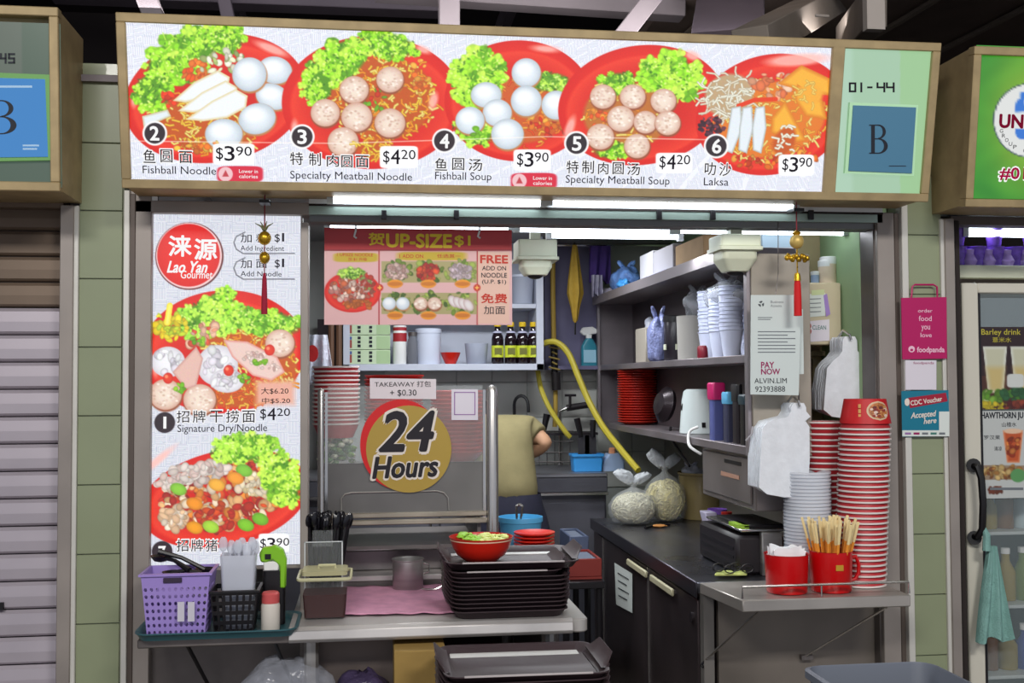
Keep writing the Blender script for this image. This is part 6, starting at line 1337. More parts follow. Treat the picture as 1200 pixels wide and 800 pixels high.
for k in range(46):
    a_ = rnd.uniform(0, 6.28); r = math.sqrt(rnd.random()) * rM * .55; c = cps if k == 0 else copy_tree(cps); c.location = (q.x + math.cos(a_) * r, Yh + math.sin(a_) * r, LZ2 + .006)
    c.rotation_euler = (-math.sin(a_) * r * 6.5, math.cos(a_) * r * 7.0, rnd.uniform(-.6, .6)); c.scale = (1, 1, (P(974, 607, Yh).z - LZ2) / .165 * rnd.uniform(.92, 1.02))
# small items on the ledge's near end
q = PZ(852, 673, .86); o = MB().loops([[Vector((q.x + x, q.y + y, .8595)) for x, y in ((-.05, -.02), (.06, -.03), (.075, .03), (-.02, .04))], [Vector((q.x + x, q.y + y, .868)) for x, y in ((-.05, -.02), (.06, -.03), (.075, .03), (-.02, .04))]]).build('wet_tissue_packet', M('yellow_green_packet', (196, 206, 120), .5, 0, .2, 40), None, .002, base=(q.x, q.y, .86)); tag(o, 'pale lime packet lying at the inner end of the ledge', 'packet')
for k, (dx, dy, l) in enumerate(((0, 0, 'black spectacle frame lying over the lime packet'), (.03, -.035, 'second black spectacle frame nearest the guard rail'))):
    m_ = MB(); 
    for s__ in (-1, 1): m_.tube([(q.x + dx + s__ * .03 + .02 * math.cos(t_), q.y + dy, .885 + .014 * math.sin(t_)) for t_ in [2 * PI * i / 16 for i in range(17)]], .0022, 6)
    m_.tube([(q.x + dx - .01, q.y + dy, .888), (q.x + dx + .01, q.y + dy, .888)], .002, 6); m_.tube([(q.x + dx - .05, q.y + dy, .885), (q.x + dx - .045, q.y + dy + .10, .8715)], .002, 6); m_.tube([(q.x + dx + .05, q.y + dy, .885), (q.x + dx + .045, q.y + dy + .10, .8715)], .002, 6)
    tag(m_.build('spectacles', BLACK, None, base=(q.x + dx, q.y + dy, .86)), l, 'spectacles')
# ---- hanging bag bundles
BW = M('white_bag_film', (226, 230, 236), .4, 0, .05, 30, bump=.25, bscale=40)
def bundle(label, cx, ytop, x0, x1, ysh, ybot, Y, n=9, dY=.012):
    t = thing('bag_bundle', label, 'bag bundle', P(cx, ytop, Y)); G = lambda x, y: P(x, y, Y)
    xm = (x0 + x1) / 2; hw = (x1 - x0) / 2
    for k in range(n):
        e = k * .4; j = rnd.uniform(-.8, .8)
        ol = [(cx - 9 - j, ytop + 4), (cx - 6, ytop), (cx + 6, ytop), (cx + 9 + j, ytop + 5), (cx + 9, ysh - 10), (cx + 14, ysh - 4), (x1 - 5, ysh + 1), (x1 + j, ysh + 8), (x1 + e * .5, (ysh + ybot) / 2), (x1 - 2 + j, ybot - 6), (x1 - 10, ybot - 1 - e), (xm, ybot - e + j), (x0 + 8, ybot - 4 - e), (x0 - 1 + j, ybot - 12), (x0 - e * .5, (ysh + ybot) / 2), (x0 + 3 + j, ysh + 10), (x0 + 9, ysh + 2), (cx - 13, ysh - 4), (cx - 9, ysh - 10)]
        ctr = P(xm, (ysh + ybot) / 2, Y)
        pts = [P(a_, b_, Y) for a_, b_ in ol]; f0 = [p + Vector((0, k * dY, 0)) for p in pts]; f1 = [p + Vector((0, k * dY + dY * .75, 0)) for p in pts]
        o = MB().loops([[ctr + (p - ctr) * .97 + Vector((0, k * dY, 0)) for p in pts], f0, [p for p in f1], [ctr + (p - ctr) * .97 + Vector((0, k * dY + dY * .95, 0)) for p in pts]]).build('bag', BW, t, smooth=50)
    MB().tube([P(cx, ytop + 4, Y) + Vector((0, -.01, 0)), P(cx - 2, ytop + 1, Y) + Vector((0, -.012, .008)), P(cx, ytop - 4, Y) + Vector((0, n * dY * .5, .012)), P(cx, ytop + 4, Y) + Vector((0, n * dY + .01, 0))], .004, 8).build('hanging_hook', STEELH, t)
bundle('bundle of white carrier bags hanging nearest the clear bowls', 936, 472, 891, 949, 492, 583, -.03)
bundle('bundle of white carrier bags hanging above the striped bowl towers', 996, 394, 967, 1028, 421, 492, .14, 9)
tag(MB().tube([P(936, 478, .02), P(936, 462, .03), P(934, 455, .06)], .003, 6).build('wire_hook', STEELD, None, base=P(936, 470, .02)), 'wire hook holding the lower bundle of carrier bags', 'hook')
# ---- payment notice sheets
PF = FP(-.035)
ps = thing('payment_notice', 'white payment notice sheet hanging beside the red tasselled charm', 'notice', P(909, 463, -.035))
flat(PF, [(880, 345.5), (939, 345.5), (936, 463), (879.5, 462)], 0, 'sheet', M('notice_white', (206, 216, 214), .6), ps, .002)
GI, PIK = M('grey_ink', (110, 116, 122), .6), M('plum_ink', (150, 20, 90), .6)
T(PF, 'Business', 903, 355, 918, 3, GI, ps, .0006, 0); T(PF, 'Accounts', 903, 359.5, 916, 3, GI, ps, .0006, 0)
for t_ in (0, 120, 240): flat(PF, [(892 + 3.6 * math.cos(math.radians(t_ + a_)) * (1 if a_ != 0 else .2), 356 + 3.6 * math.sin(math.radians(t_ + a_)) * (1 if a_ != 0 else .2)) for a_ in (-25, 0, 25, 45, 60)], .0006, 'emblem', GI, ps, .0004)
ink_lines(PF, 888, 371.5, 905, 2, 2.2, GI, ps, .0006, .9)
for k, y in enumerate((388, 392, 396, 400, 404, 408, 412)): flat(PF, [(888, y), (932 - 9 * (k in (1, 3)), y), (932 - 9 * (k in (1, 3)), y + 1.1), (888, y + 1.1)], .0006, 'text_line', GI, ps, .0004)
T(PF, 'PAY', 892, 431, 907, 7, PIK, ps, .0006, .03); T(PF, 'NOW', 892, 438.5, 914, 6.5, PIK, ps, .0006, .03); T(PF, 'ALVIN.LIM', 884, 449, 922, 6, M('dark_ink'), ps, .0006, .005); T(PF, '92393888', 885, 459, 920, 6.5, M('dark_ink'), ps, .0006, .005)
p2 = flat(FP(-.005), [(934, 362), (941, 362), (942, 438), (926, 439)], 0, 'blank_sheet', M('notice_white'), None, .002); tag(p2, 'second white sheet hanging just behind the payment notice', 'notice')
tag(MB().tube([P(909, 346, -.03), P(912, 320, -.02), P(912, 258, .02)], .0015, 5).build('hanging_wire', STEELD, None, base=P(909, 346, -.03)), 'thin wire from which the payment notice hangs', 'wire')
# ---- electrical boxes on the tan board
eb = thing('switch_box', 'beige metal switch box with taped notices on the tan board', 'switch box', P(962, 405, .28)); BE = M('beige_metal', (196, 184, 156), .5, .1, .05, 6)
a_, b_, c2, d2 = RC(938, 331, 986, 404, .26); box('box', BE, eb, a_, b_, .26, .45, c2, d2, .004); EP = FP(.258)
flat(EP, [(943, 345), (967, 343), (967, 370), (943, 372)], 0, 'notice', PAPER, eb); flat(EP, [(939, 377), (972, 374), (972, 399), (939, 401)], 0, 'notice', M('card_white'), eb); flat(EP, [(951, 340), (966, 339), (966, 345), (951, 346)], .0005, 'label', M('pale_lime_label', (200, 210, 160), .6), eb)
for k in range(4): flat(EP, [(946, 350 + 5 * k), (962, 349.4 + 5 * k), (962, 350.3 + 5 * k), (946, 351 + 5 * k)], .0008, 'text_line', GI, eb, .0004)
T(EP, '8', 944, 392, 951, 14, M('brick_ink', (170, 60, 60), .6), eb, .0008, .0); T(EP, 'CLEAN', 952, 386, 968, 5, M('teal_ink', (60, 120, 110), .6), eb, .0008, .005)
flat(EP, [(965, 346), (969, 344), (973, 368), (968, 371)], .001, 'tape', M('violet_tape', (160, 130, 200), .5), eb)
a_, b_, c2, d2 = RC(990, 329, 1017, 404, .36); o = MB().box(a_, b_, .36, .45, c2, d2).build('conduit_box', M('tan_conduit', (186, 170, 136), .6, 0, .05, 5), None, .003, base=((a_ + b_) / 2, .4, c2)); tag(o, 'plain tan conduit box beside the switch box', 'box')
cable('cable_bundle', 'dark cable bundle running up the green wall to the lamp', 'cable', [(992, 262, .25), (1003, 270, .3), (1012, 290, .33), (1014, 303, .35), (1008, 316, .36), (1008, 325, .37)], .008, BLACK)
cable('cable_bundle', 'black cables dangling beside the beige switch box', 'cable', [(987, 335, .30), (989, 360, .30), (990, 385, .3), (989, 394, .3)], .010, BLACK)
cable('cable_bundle', 'curled black plug lead above the hanging carrier bags', 'cable', [(989, 372, .28), (997, 366, .25), (1001, 374, .25), (994, 384, .28)], .005, BLACK)
tag(MB().loops([rr(P(1008, 324, .4).x, .40, .07 * f_, .06 * f_, .01, P(1008, 326, .4).z + z_) for f_, z_ in ((1, 0), (.8, .015), (.3, .03))]).build('black_plug', BLACK, None, base=P(1008, 328, .4)), 'lumpy black plug on top of the tan conduit box', 'plug')
for px, rr_, y0, y1, mat, l in ((955, 5, 319, 331, M('pale_blue_plastic'), 'small pale roll on top of the switch box'), (968, 9, 306, 331, M('cream_orange', (226, 206, 180), .5), 'round cream tub on top of the switch box'), (986, 9.5, 302, 331, M('cream_orange'), 'taller cream canister with white lid on the switch box')):
    Yj = .33; p = P(px, y1, Yj); s_ = sc_(Yj) * 1.03; zz = P(962, 331, .26).z + .001; hh = P(px, y0, Yj).z - zz; x_ = min(p.x, P(984, 331, .26).x - rr_ * s_ * .4)
    o = MB().lathe([(rr_ * s_, 0), (rr_ * s_, hh * .75)], (x_, Yj, zz), 18, True, True).build('round_tub', mat, None, base=(x_, Yj, zz), smooth=40); tag(o, l, 'tub'); MB().lathe([(rr_ * s_ * 1.04, hh * .75), (rr_ * s_ * 1.04, hh), (rr_ * s_ * .9, hh + .003)], (x_, Yj, zz), 18, True, True).build('lid', WHITE, o)
# brackets and hanging tools under the box
tg2 = thing('tool_rail', 'tan rail of hooks with dark strips below the switch box', 'rail', P(965, 412, .40)); a_, b_, c2, d2 = RC(938, 411, 1030, 417, .42)
box('rail', M('tan_conduit'), tg2, a_, b_, .42, .45, c2, d2, .002)
for px in (947, 958, 971): a_, b_, c2, d2 = RC(px - 5, 420, px + 1, 482, .43); box('strip', BLACK if px != 958 else M('tan_conduit'), tg2, a_, b_, .43, .445, c2, d2)
# ---- ceiling detector units
def detector(label, px, Y, y0, y1, y2, w0, w1, w2):
    t = thing('ceiling_detector', label, 'detector', P(px, y2, Y)); s_ = sc_(Y); x = P(px, 300, Y).x; z = lambda y: P(px, y, Y).z
    MB().loops([rr(x, Y, w0 * s_, w0 * s_, .01, z_) for z_ in (z(y1), z(y0))]).build('upper_box', CREAM, t, .003); MB().loops([rr(x, Y, (w0 + 4) * s_, (w0 + 4) * s_, .012, z_) for z_ in (z(y1) - .012, z(y1))]).build('flange', CREAM, t)
    MB().loops([rr(x, Y, w_ * s_, w_ * s_, .02, z_) for w_, z_ in ((w2, z(y2)), (w1, z(y1) - .045), (w1 + 2, z(y1) - .04), (w1 + 2, z(y1) - .012))]).build('tapered_body', CREAM, t, .002)
    MB().blob((x, Y, z(y2)), w2 * .35 * s_, w2 * .35 * s_, .014, 0, 1).build('lens', BLACK, t, smooth=80); MB().box(x - .02, x + .02, Y - .02, Y + .02, z(y0), ZC).build('stem', CREAM, t)
detector('cream tapered detector unit nearest the promotion banner', 627, .9, 283, 303, 323, 46, 34, 26)
detector('cream tapered detector unit above the steel rack', 861, .09, 277, 291, 319, 50, 42, 28)
a_, b_, c2, d2 = RC(893, 279, 932, 303, .3); o = MB().box(a_, b_, .30, .42, c2 + .0, ZC).build('air_duct', M('blue_grey_paint', (140, 158, 170), .5), None, .003, base=(a_, .4, c2)); tag(o, 'blue grey duct section hanging above the rack', 'duct')
# ---- charms
GOLD = M('gilt_gold', (190, 150, 40), .3, .75, .3, 40)
def charm(label, px, Y, yt, k):
    t = thing('hanging_charm', label, 'charm', P(px, yt[-1], Y)); x = P(px, 300, Y).x; z = lambda y: P(px, y, Y).z; s_ = sc_(Y)
    MB().tube([(x, Y, z(yt[0])), (x, Y, z(yt[1]))], .0022, 5).build('cord', M('red_cord', (130, 40, 50), .7), t)
    if k == 0:
        for a_ in (-.9, -.4, .2, .8): MB().tube([(x, Y, z(272)), (x + .012 * a_, Y, z(265)), (x + .032 * a_, Y, z(258 + 4 * abs(a_)))], [.003, .003, .001], 5).build('leaf', M('olive_leaf', (90, 90, 50), .6), t)
        MB().blob((x, Y, z(279)), 7.5 * s_, 7.5 * s_, 8 * s_, .04, 2, 16, 10).build('bead', GOLD, t, smooth=80); MB().blob((x, Y, z(302)), 6 * s_, 6 * s_, 7 * s_, .06, 3, 16, 10).build('bead', GOLD, t, smooth=80); MB().tube([(x, Y, z(287)), (x, Y, z(320))], .0018, 5).build('cord', M('red_cord'), t)
        MB().loops([[Vector((x + math.cos(a_) * r * s_, Y + math.sin(a_) * r * s_, z(y))) for a_ in [2 * PI * i / 12 for i in range(12)]] for r, y in ((1.5, 320), (2.6, 328), (3.2, 345), (3.6, 368))]).build('tassel', M('crimson_tassel', (150, 20, 50), .8), t)
    else:
        MB().blob((x, Y, z(283)), 8.5 * s_, 8.5 * s_, 9 * s_, .03, 2, 16, 10).build('bead', M('cream_gold_bead', (206, 176, 100), .4, .3), t, smooth=80); MB().lathe([(3 * s_, z(276)), (6 * s_, z(273)), (2 * s_, z(270))], (x, Y, 0), 12, True, True).build('cap', GOLD, t)
        for i in range(12): MB().blob((x - .034 + .0062 * i, Y + .006 * math.sin(i * 2), z(302) + .006 * math.sin(i * 1.7)), .008, .008, .010, .1, i, 10, 6).build('ingot_leaf', GOLD, t, smooth=80)
        MB().tube([(x, Y, z(292)), (x, Y, z(322))], .0025, 5).build('cord', GOLD, t); MB().lathe([(3 * s_, z(320)), (4 * s_, z(324)), (4.2 * s_, z(329))][::-1], (x, Y, 0), 12, True, True).build('tassel_cap', GOLD, t)
        MB().loops([[Vector((x + math.cos(a_) * r * s_, Y + math.sin(a_) * r * s_, z(y))) for a_ in [2 * PI * i / 14 for i in range(14)]] for r, y in ((3, 327), (4, 333), (4.6, 350), (4.8, 370))]).build('tassel', M('scarlet_tassel', (206, 20, 24), .7), t)
charm('slim gold bead charm with crimson tassel before the menu panel', 310, -.06, (226, 272, 370), 0); charm('gold ingot charm with scarlet tassel beside the payment notice', 934, -.10, (236, 272, 372), 1)
for px, y in ((310, 231), (935, 239)): tag(MB().box(P(px - 6, y, -.1).x, P(px + 6, y, -.1).x, -.11, -.05, 2.062, 2.072).build('black_hook_plate', BLACK, None, base=P(px, y, -.08)), 'black hook plate holding the %s tassel charm' % ('crimson' if px < 500 else 'scarlet'), 'hook')

# ---- promotion banner
BP = FP(.10); bn = thing('promotion_banner', 'red and pink upsize promotion banner hanging under the lamps', 'banner', P(490, 380, .10))
bpn = Paint(BP, 380, 268, 600, 380.5, .8); bpn.C[:] = (222, 176, 176)
bpn.rect(370, 260, 610, 293, (190, 40, 44)); bpn.rect(370, 292, 610, 294, (150, 30, 40)); bpn.rect(443.5, 293, 445, 390, (176, 44, 50)); bpn.rect(558.5, 293, 560, 390, (176, 44, 50)); bpn.rect(560, 295, 597, 379, (226, 186, 168))
bpn.ell(417, 301.5, 26, 5.5, (196, 170, 40), power=5); bpn.ell(506, 300, 40, 5, (196, 170, 40), power=6)
bpn.bowl(413, 342, 33, 24, 0, col=(206, 40, 50)); bpn.bits((413, 338, 27, 16, 0), 170, [(222, 180, 170), (200, 130, 120), (236, 206, 190), (170, 90, 70), (200, 100, 60)], 3.5); bpn.bits((418, 357, 20, 5, 0), 30, [(210, 110, 40)], 3)
bpn.lettuce((412, 320, 16, 6, 0), 30, 3, mid=(120, 160, 70)); bpn.bits((432, 330, 10, 10, 0), 20, [(140, 160, 80), (190, 60, 40)], 3)
for r_i, (y0, y1) in enumerate(((306, 331), (343, 368))):
    bpn.rect(447, y0, 559, y1, (170, 160, 110))
    for c_i, x0 in enumerate((447, 484, 522)):
        bpn.bits((x0 + 18, (y0 + y1) / 2, 18, 13, 0), 40, [(120, 150, 50), (160, 180, 80), (80, 110, 40)], 3.5)
        if r_i == 0: bpn.bits((x0 + 18, (y0 + y1) / 2, 12, 9, 0), 60, [[(220, 190, 180), (190, 150, 140)], [(220, 80, 40), (180, 40, 30)], [(210, 190, 200), (180, 160, 160)]][c_i], 3.5)
        elif c_i < 2:
            for x in (x0 + 9, x0 + 25): (bpn.ball if c_i == 0 else bpn.meatball)(x, (y0 + y1) / 2, 8, 7.5)
        else:
            for k in range(4): bpn.ell(x0 + 9 + 6 * k, y0 + 10 + 1.5 * k, 5, 8, (232, 226, 226), -35, edge=(190, 160, 160))
        bpn.ell(x0 + 16 + 2 * c_i, y1 + 1.5, 9, 5, (232, 150, 40)); bpn.ell(x0 + 16 + 2 * c_i, y1 + 1.5, 9, 2.4, (150, 60, 30), al=.35)
for x in (445, 559): bpn.ell(x, 337, 4.2, 4.2, (200, 60, 40)); bpn.rect(x - 2.4, 336.4, x + 2.4, 337.6, (250, 200, 90)); bpn.rect(x - .6, 334.6, x + .6, 339.4, (250, 200, 90))
o = bpn.mesh('printed_face', PM('banner_print', 0, .35), bn); a_, b_, c2, d2 = RC(380, 268, 600, 380.5, .10); box('backing', WHITE, bn, a_, b_, .1005, .104, c2, d2)
YL, RD, BK = M('banner_yellow', (232, 200, 40), .5), M('banner_red', (196, 50, 30), .5), M('dark_ink')
T(BP, '贺', 432, 287, 450, 14, YL, bn, .001, .035); T(BP, 'UP-SIZE', 453, 289, 529, 15, YL, bn, .001, .045); T(BP, '$1', 533, 287, 551, 11, YL, bn, .001, .035)
T(BP, '1 UPSIZE NOODLE', 395, 300, 437, 3.5, RD, bn, .001, .01); T(BP, '加 $1 升级', 408, 305.5, 430, 4, RD, bn, .001, .01); T(BP, '1 ADD ON', 468, 302, 496, 4.2, RD, bn, .001, .01); T(BP, '任选其一', 512, 302, 540, 4.5, RD, bn, .001, .0)
T(BP, 'FREE', 563, 308, 595, 9, RD, bn, .001, .04); T(BP, 'ADD ON', 565, 316.5, 593, 5, BK, bn, .001, .02); T(BP, 'NOODLE', 564, 325, 594, 5.5, BK, bn, .001, .02); T(BP, '(U.P. $1)', 565, 332, 593, 4.5, BK, bn, .001, .02)
T(BP, '免费', 564, 355, 594, 11, RD, bn, .001, .03); T(BP, '加面', 567, 368, 592, 9.5, BK, bn, .001, .0)
for px in (417, 562): MB().tube([P(px, 258, .098), P(px, 270, .096), P(px - 2, 277, .096), P(px + 1, 279, .096)], .0035, 6).build('hanging_hook', WHITE, bn)

# ---- stickers on the green pilaster
SPp = FP(-.0175)
fp = thing('order_sign', 'magenta bag shaped food order sign on the green pilaster', 'sign', P(1082, 421, -.006)); MG = M('magenta_board', (178, 10, 92), .4); PKW = M('pale_pink_ink', (236, 190, 210), .5)
flat(SPp, [(1055.5, 349), (1108.5, 348), (1109, 420), (1057, 421)], .004, 'board', MG, fp, .004)
MB().tube([P(1068, 349, -.02), P(1069, 336, -.02), P(1072, 333.5, -.02), P(1094, 333.5, -.02), P(1098, 336, -.02), P(1098.5, 349, -.02)], .0032, 8).build('bag_handle', MG, fp)
for s__, x0, x1, y, h in (('order', 1075, 1092, 366, 4), ('food', 1076, 1091, 376, 6), ('you', 1079, 1089, 386, 4.5), ('love', 1078, 1091, 395, 5)): T(SPp, s__, x0, y, x1, h, PKW, fp, .0046, .02)
T(SPp, 'foodpanda', 1074, 412.5, 1106, 6, PKW, fp, .0046, .03); flat(SPp, ell(1067.5, 409, 3.8, 3.8, 20), .0046, 'emblem', PKW, fp, .0004); flat(SPp, ell(1067.5, 410, 1.8, 1.6, 12), .005, 'emblem', MG, fp, .0004)
qq = thing('blank_card', 'small white card under the magenta order sign', 'card', P(1079, 457, -.006)); flat(SPp, [(1060.5, 422), (1097, 422), (1097, 456.5), (1061, 456.5)], .002, 'paper', M('card_white'), qq, .002); T(SPp, 'foodpanda', 1070, 426.5, 1094, 2.8, M('plum_ink'), qq, .0026, .01)
cv = thing('voucher_sign', 'teal and crimson voucher sign under the small white card', 'sign', P(1084, 511, -.006)); flat(SPp, [(1056, 458), (1111.5, 457), (1112, 511), (1057, 511.5)], .002, 'board', M('teal_board', (10, 116, 142), .45), cv, .002)
flat(SPp, [(1064, 466), (1108, 460), (1110, 470), (1066, 478)], .0028, 'crimson_band', M('crimson_band', (160, 20, 50), .45), cv, .0008); T(SPp, 'CDC Voucher', 1067, 475, 1104, 5.5, SW, cv, .0034, .03, rot=.13); flat(SPp, ell(1062.5, 471, 3, 4.5, 16), .0034, 'emblem', SW, cv, .0004)
T(SPp, 'Accepted', 1067, 490, 1097, 6.5, SW, cv, .0034, .03, .3, rot=.08); T(SPp, 'here', 1082, 496.5, 1097, 6, SW, cv, .0034, .03, .3, rot=.08)
flat(SPp, [(1057, 504), (1112, 504), (1112, 511), (1057, 511)], .0028, 'white_strip', PAPER, cv, .0008); flat(SPp, [(1100, 482), (1112, 482), (1112, 505), (1100, 505)], .003, 'white_strip', PAPER, cv, .0008)
for k in range(5): flat(SPp, [(1060 + 10 * k, 506.5), (1067 + 10 * k, 506.5), (1067 + 10 * k, 509), (1060 + 10 * k, 509)], .0034, 'logo_mark', M(['violet_print', 'plum_ink', 'grey_ink', 'teal_ink', 'grey_ink'][k]), cv, .0004)

# ---- neighbouring stall: shelf, cups, fridge
NX0, NX1 = P(1113, 500, .12).x, 3.4
struct(box('wall_neighbour', M('neighbour_wall', (70, 60, 56), .7), None, 1.93, NX1, 1.5, 1.55, 0, 2.3)); struct(box('ceiling_neighbour', M('neighbour_wall'), None, 1.93, NX1, .1, 1.5, 2.3, 2.33))
struct(box('wall_neighbour_side', M('neighbour_wall'), None, 1.925, 1.94, .2, 1.5, 0, 2.3)); struct(box('trim_header_4', FIX, None, 1.94, NX1, 0, .08, P(1160, 250, 0).z, P(1160, 238, 0).z)); struct(box('trim_header_5', M('brown_jamb'), None, 1.97, NX1, .03, .1, P(1160, 262, 0).z, P(1160, 252, 0).z))
ns = thing('cup_shelf', 'cream shelf carrying purple cups above the glass door fridge', 'shelf', P(1160, 330, .3)); a_, b_, c2, d2 = RC(1118, 311, 1300, 326, .2); box('board', CREAM, ns, a_, b_, .2, .5, c2, d2, .003)
box('lower_lip', M('brown_jamb'), ns, a_, b_, .25, .3, c2 - .02, c2)
cpp = MB().lathe([(.021, 0), (.024, .003), (.033, .07), (.035, .072), (.032, .073), (.022, .004), (0, .004)], (0, 0, 0), 18, True, False).build('purple_cup', M('violet_cup', (120, 80, 200), .2, 0, .3, 40, alpha=.9), None)
PCL = 'translucent purple cup in the row on the neighbouring shelf'; tag(cpp, PCL, 'cup', 'purple cups on the neighbouring shelf'); s_ = sc_(.27)
cl = MB().lathe([(.022, .0), (.030, .02), (.018, .045), (.02, .06), (.0, .065)], (0, 0, 0), 16, True, False).build('purple_cup', M('pale_violet_cup', (190, 160, 235), .2, alpha=.9), None); tag(cl, 'paler waisted purple cup in the row on the neighbouring shelf', 'cup', 'pale purple cups on the neighbouring shelf')
x0 = P(1121, 300, .27).x
A1_ = [(x0 + .005 + .054 * k * 1.35, .27, d2 + .001) for k in range(7)]; A2_ = [(x0 + .005 + .036 + .054 * k * 1.35, .26, d2 + .001) for k in range(7)]
copies(cpp, A1_); copies(cl, A2_)
for k in range(3):
    c_ = cpp.copy(); COL.objects.link(c_); c_.location = (x0 + .002 + k * .145, .27, d2 + .0745); c_['label'] = ['upper purple cup stacked at the green pilaster end of the shelf', 'upper purple cup stacked second from the green pilaster', 'upper purple cup stacked third from the green pilaster'][k]; del c_['group']
fr = thing('display_fridge', 'tall cream framed glass door drinks fridge in the neighbouring stall', 'fridge', (P(1160, 500, .14).x + .25, .4, 0)); fa0 = P(1126, 400, .12).x; fa1 = fa0 + .72; fzt = P(1160, 332, .12).z
FC = M('cream_enamel', (208, 204, 190), .4); din = M('fridge_inside', (120, 128, 124), .5)
box('side_wall', FC, fr, fa0, fa0 + .04, .13, .75, .08, fzt, .004); box('side_wall', FC, fr, fa1 - .04, fa1, .13, .75, .08, fzt, .004); box('top_panel', FC, fr, fa0, fa1, .12, .75, fzt - .04, fzt, .004); box('back_wall', din, fr, fa0, fa1, .73, .75, .08, fzt); box('base', FC, fr, fa0, fa1, .13, .75, .03, .12, .004)
dx1 = P(1147, 500, .12).x
dr = box('door_frame', FC, fr, fa0, dx1, .105, .13, .10, fzt - .0, .004); box('door_frame', FC, fr, fa1 - .07, fa1, .105, .13, .10, fzt, .004); box('door_frame', FC, fr, dx1, fa1 - .07, .105, .13, fzt - .035, fzt, .004); box('door_frame', FC, fr, dx1, fa1 - .07, .105, .13, .10, .18, .004)
box('door_gasket', BLACK, fr, dx1, dx1 + .008, .108, .125, .18, fzt - .035)
box('door_glass', M('fridge_glass', (170, 184, 188), .05, alpha=.16), fr, dx1, fa1 - .07, .115, .121, .18, fzt - .035)
HG = M('handle_black', (20, 18, 20), .35)
hnd = MB().tube([P(1140, 545, .10), P(1146, 548, .06), P(1150, 560, .05), P(1152, 590, .05), P(1151, 620, .05), P(1146, 628, .06), P(1141, 629, .10)], [.012, .013, .012, .012, .012, .012, .012], 10).build('door_handle', HG, fr); MB().tube([P(1141, 545, .105), P(1141, 545, .085)], .024, 12).build('handle_mount', HG, fr); MB().tube([P(1142, 630, .105), P(1142, 630, .085)], .024, 12).build('handle_mount', HG, fr)
shz = [P(1170, y, .2).z for y in (622, 708, 790)]
for z_ in shz: box('shelf', M('fridge_shelf', (190, 196, 194), .4), fr, fa0 + .04, fa1 - .04, .18, .70, z_ - .012, z_, .002)
rg3 = random.Random(9); pal = [((52, 70, 150), 'blue'), ((150, 130, 50), 'amber'), ((190, 206, 210), 'clear'), ((110, 130, 50), 'green'), ((120, 80, 40), 'brown'), ((70, 170, 190), 'aqua')]
ids = [0]
for si, z_ in enumerate(shz + [.125]):
    x = dx1 + .045; ncol = 0
    while x < fa1 - .09:
        (c_, nm_) = pal[rg3.randrange(6)]; r = rg3.uniform(.028, .034); h = rg3.uniform(.13, .18)
        o = MB().lathe([(r, 0), (r * 1.05, .005), (r * 1.05, h * .62), (r * .45, h * .85), (r * .45, h)], (0, 0, 0), 16, True, True).build('drink_bottle', M('drink_' + nm_, c_, .15, alpha=.9), None, smooth=40); o.location = (x, .27, z_ + .001); MB().lathe([(r * .5, h), (r * .5, h + .02)], (0, 0, 0), 12, True, True).build('cap', WHITE, o, base=(0, 0, 0)).location = (0, 0, 0)
        tag(o, '%s drink bottle, %s from the hinge side on the %s fridge shelf' % (nm_, ['first', 'second', 'third', 'fourth', 'fifth', 'sixth', 'seventh', 'eighth', 'ninth', 'tenth'][ncol], ['upper', 'second', 'third', 'bottom'][si]), 'bottle'); x += .068; ncol += 1
# posters on the glass
FG = FP(.112)
bp2 = thing('drink_poster', 'dark barley drink poster on the fridge door glass', 'poster', P(1175, 480, .112)); pp = Paint(FG, 1148, 383, 1262, 479, 1.0); pp.C[:] = (44, 26, 28); pp.C[:] += (pp.Y[..., None] > 440) * np.array((30, 16, 4))
for x in (1152, 1184, 1216): pp.poly([(x, 406), (x + 28, 406), (x + 24, 460), (x + 6, 460)], (196, 196, 170), grad=((220, 224, 214), 4)); pp.poly([(x + 4, 430), (x + 25, 430), (x + 23, 458), (x + 8, 458)], (200, 180, 120), 8)
pp.bits((1160, 466, 14, 9, 0), 40, [(120, 170, 60), (200, 220, 140), (90, 140, 40)], 5); pp.bits((1190, 462, 16, 8, 0), 40, [(80, 140, 50), (50, 100, 60)], 5); pp.bits((1162, 476, 20, 4, 0), 30, [(200, 180, 40)], 4); pp.bits((1200, 476, 24, 5, 0), 30, [(90, 30, 30), (140, 60, 40)], 4); pp.ell(1190, 446, 10, 8, (206, 210, 206), power=5)
pp.mesh('printed_face', PM('poster_print', 0, .4), bp2); a_, b_, c2, d2 = RC(1148, 383, 1262, 479, .112); box('backing', PAPER, bp2, a_, b_, .1125, .1140, c2, d2)
T(FG, 'Barley drink', 1150, 392, 1196, 6.5, M('khaki_ink', (190, 180, 60), .5), bp2, .0008, .02); T(FG, '薏米水', 1163, 401, 1185, 6, M('khaki_ink'), bp2, .0008, .0)
hp = thing('drink_poster', 'pale hawthorn juice poster below the barley poster', 'poster', P(1175, 585, .112)); hh_ = Paint(FG, 1151, 481, 1262, 583, 1.0); hh_.C[:] = (190, 194, 192)
hh_.poly([(1175, 504), (1199, 504), (1195, 542), (1180, 542)], (190, 84, 40), grad=((220, 150, 110), 3)); hh_.ell(1187, 505, 11, 3, (226, 190, 160)); hh_.bits((1187, 522, 7, 12, 0), 24, [(150, 50, 20), (220, 130, 60)], 4)
hh_.rect(1150, 545, 1270, 562, (150, 130, 110)); hh_.bits((1175, 553, 24, 7, 0), 80, [(170, 120, 60), (120, 70, 40), (200, 170, 110)], 4); hh_.ell(1193, 557, 9, 8, (90, 150, 90)); hh_.bits((1230, 553, 28, 7, 0), 60, [(120, 150, 70), (190, 110, 80)], 4)
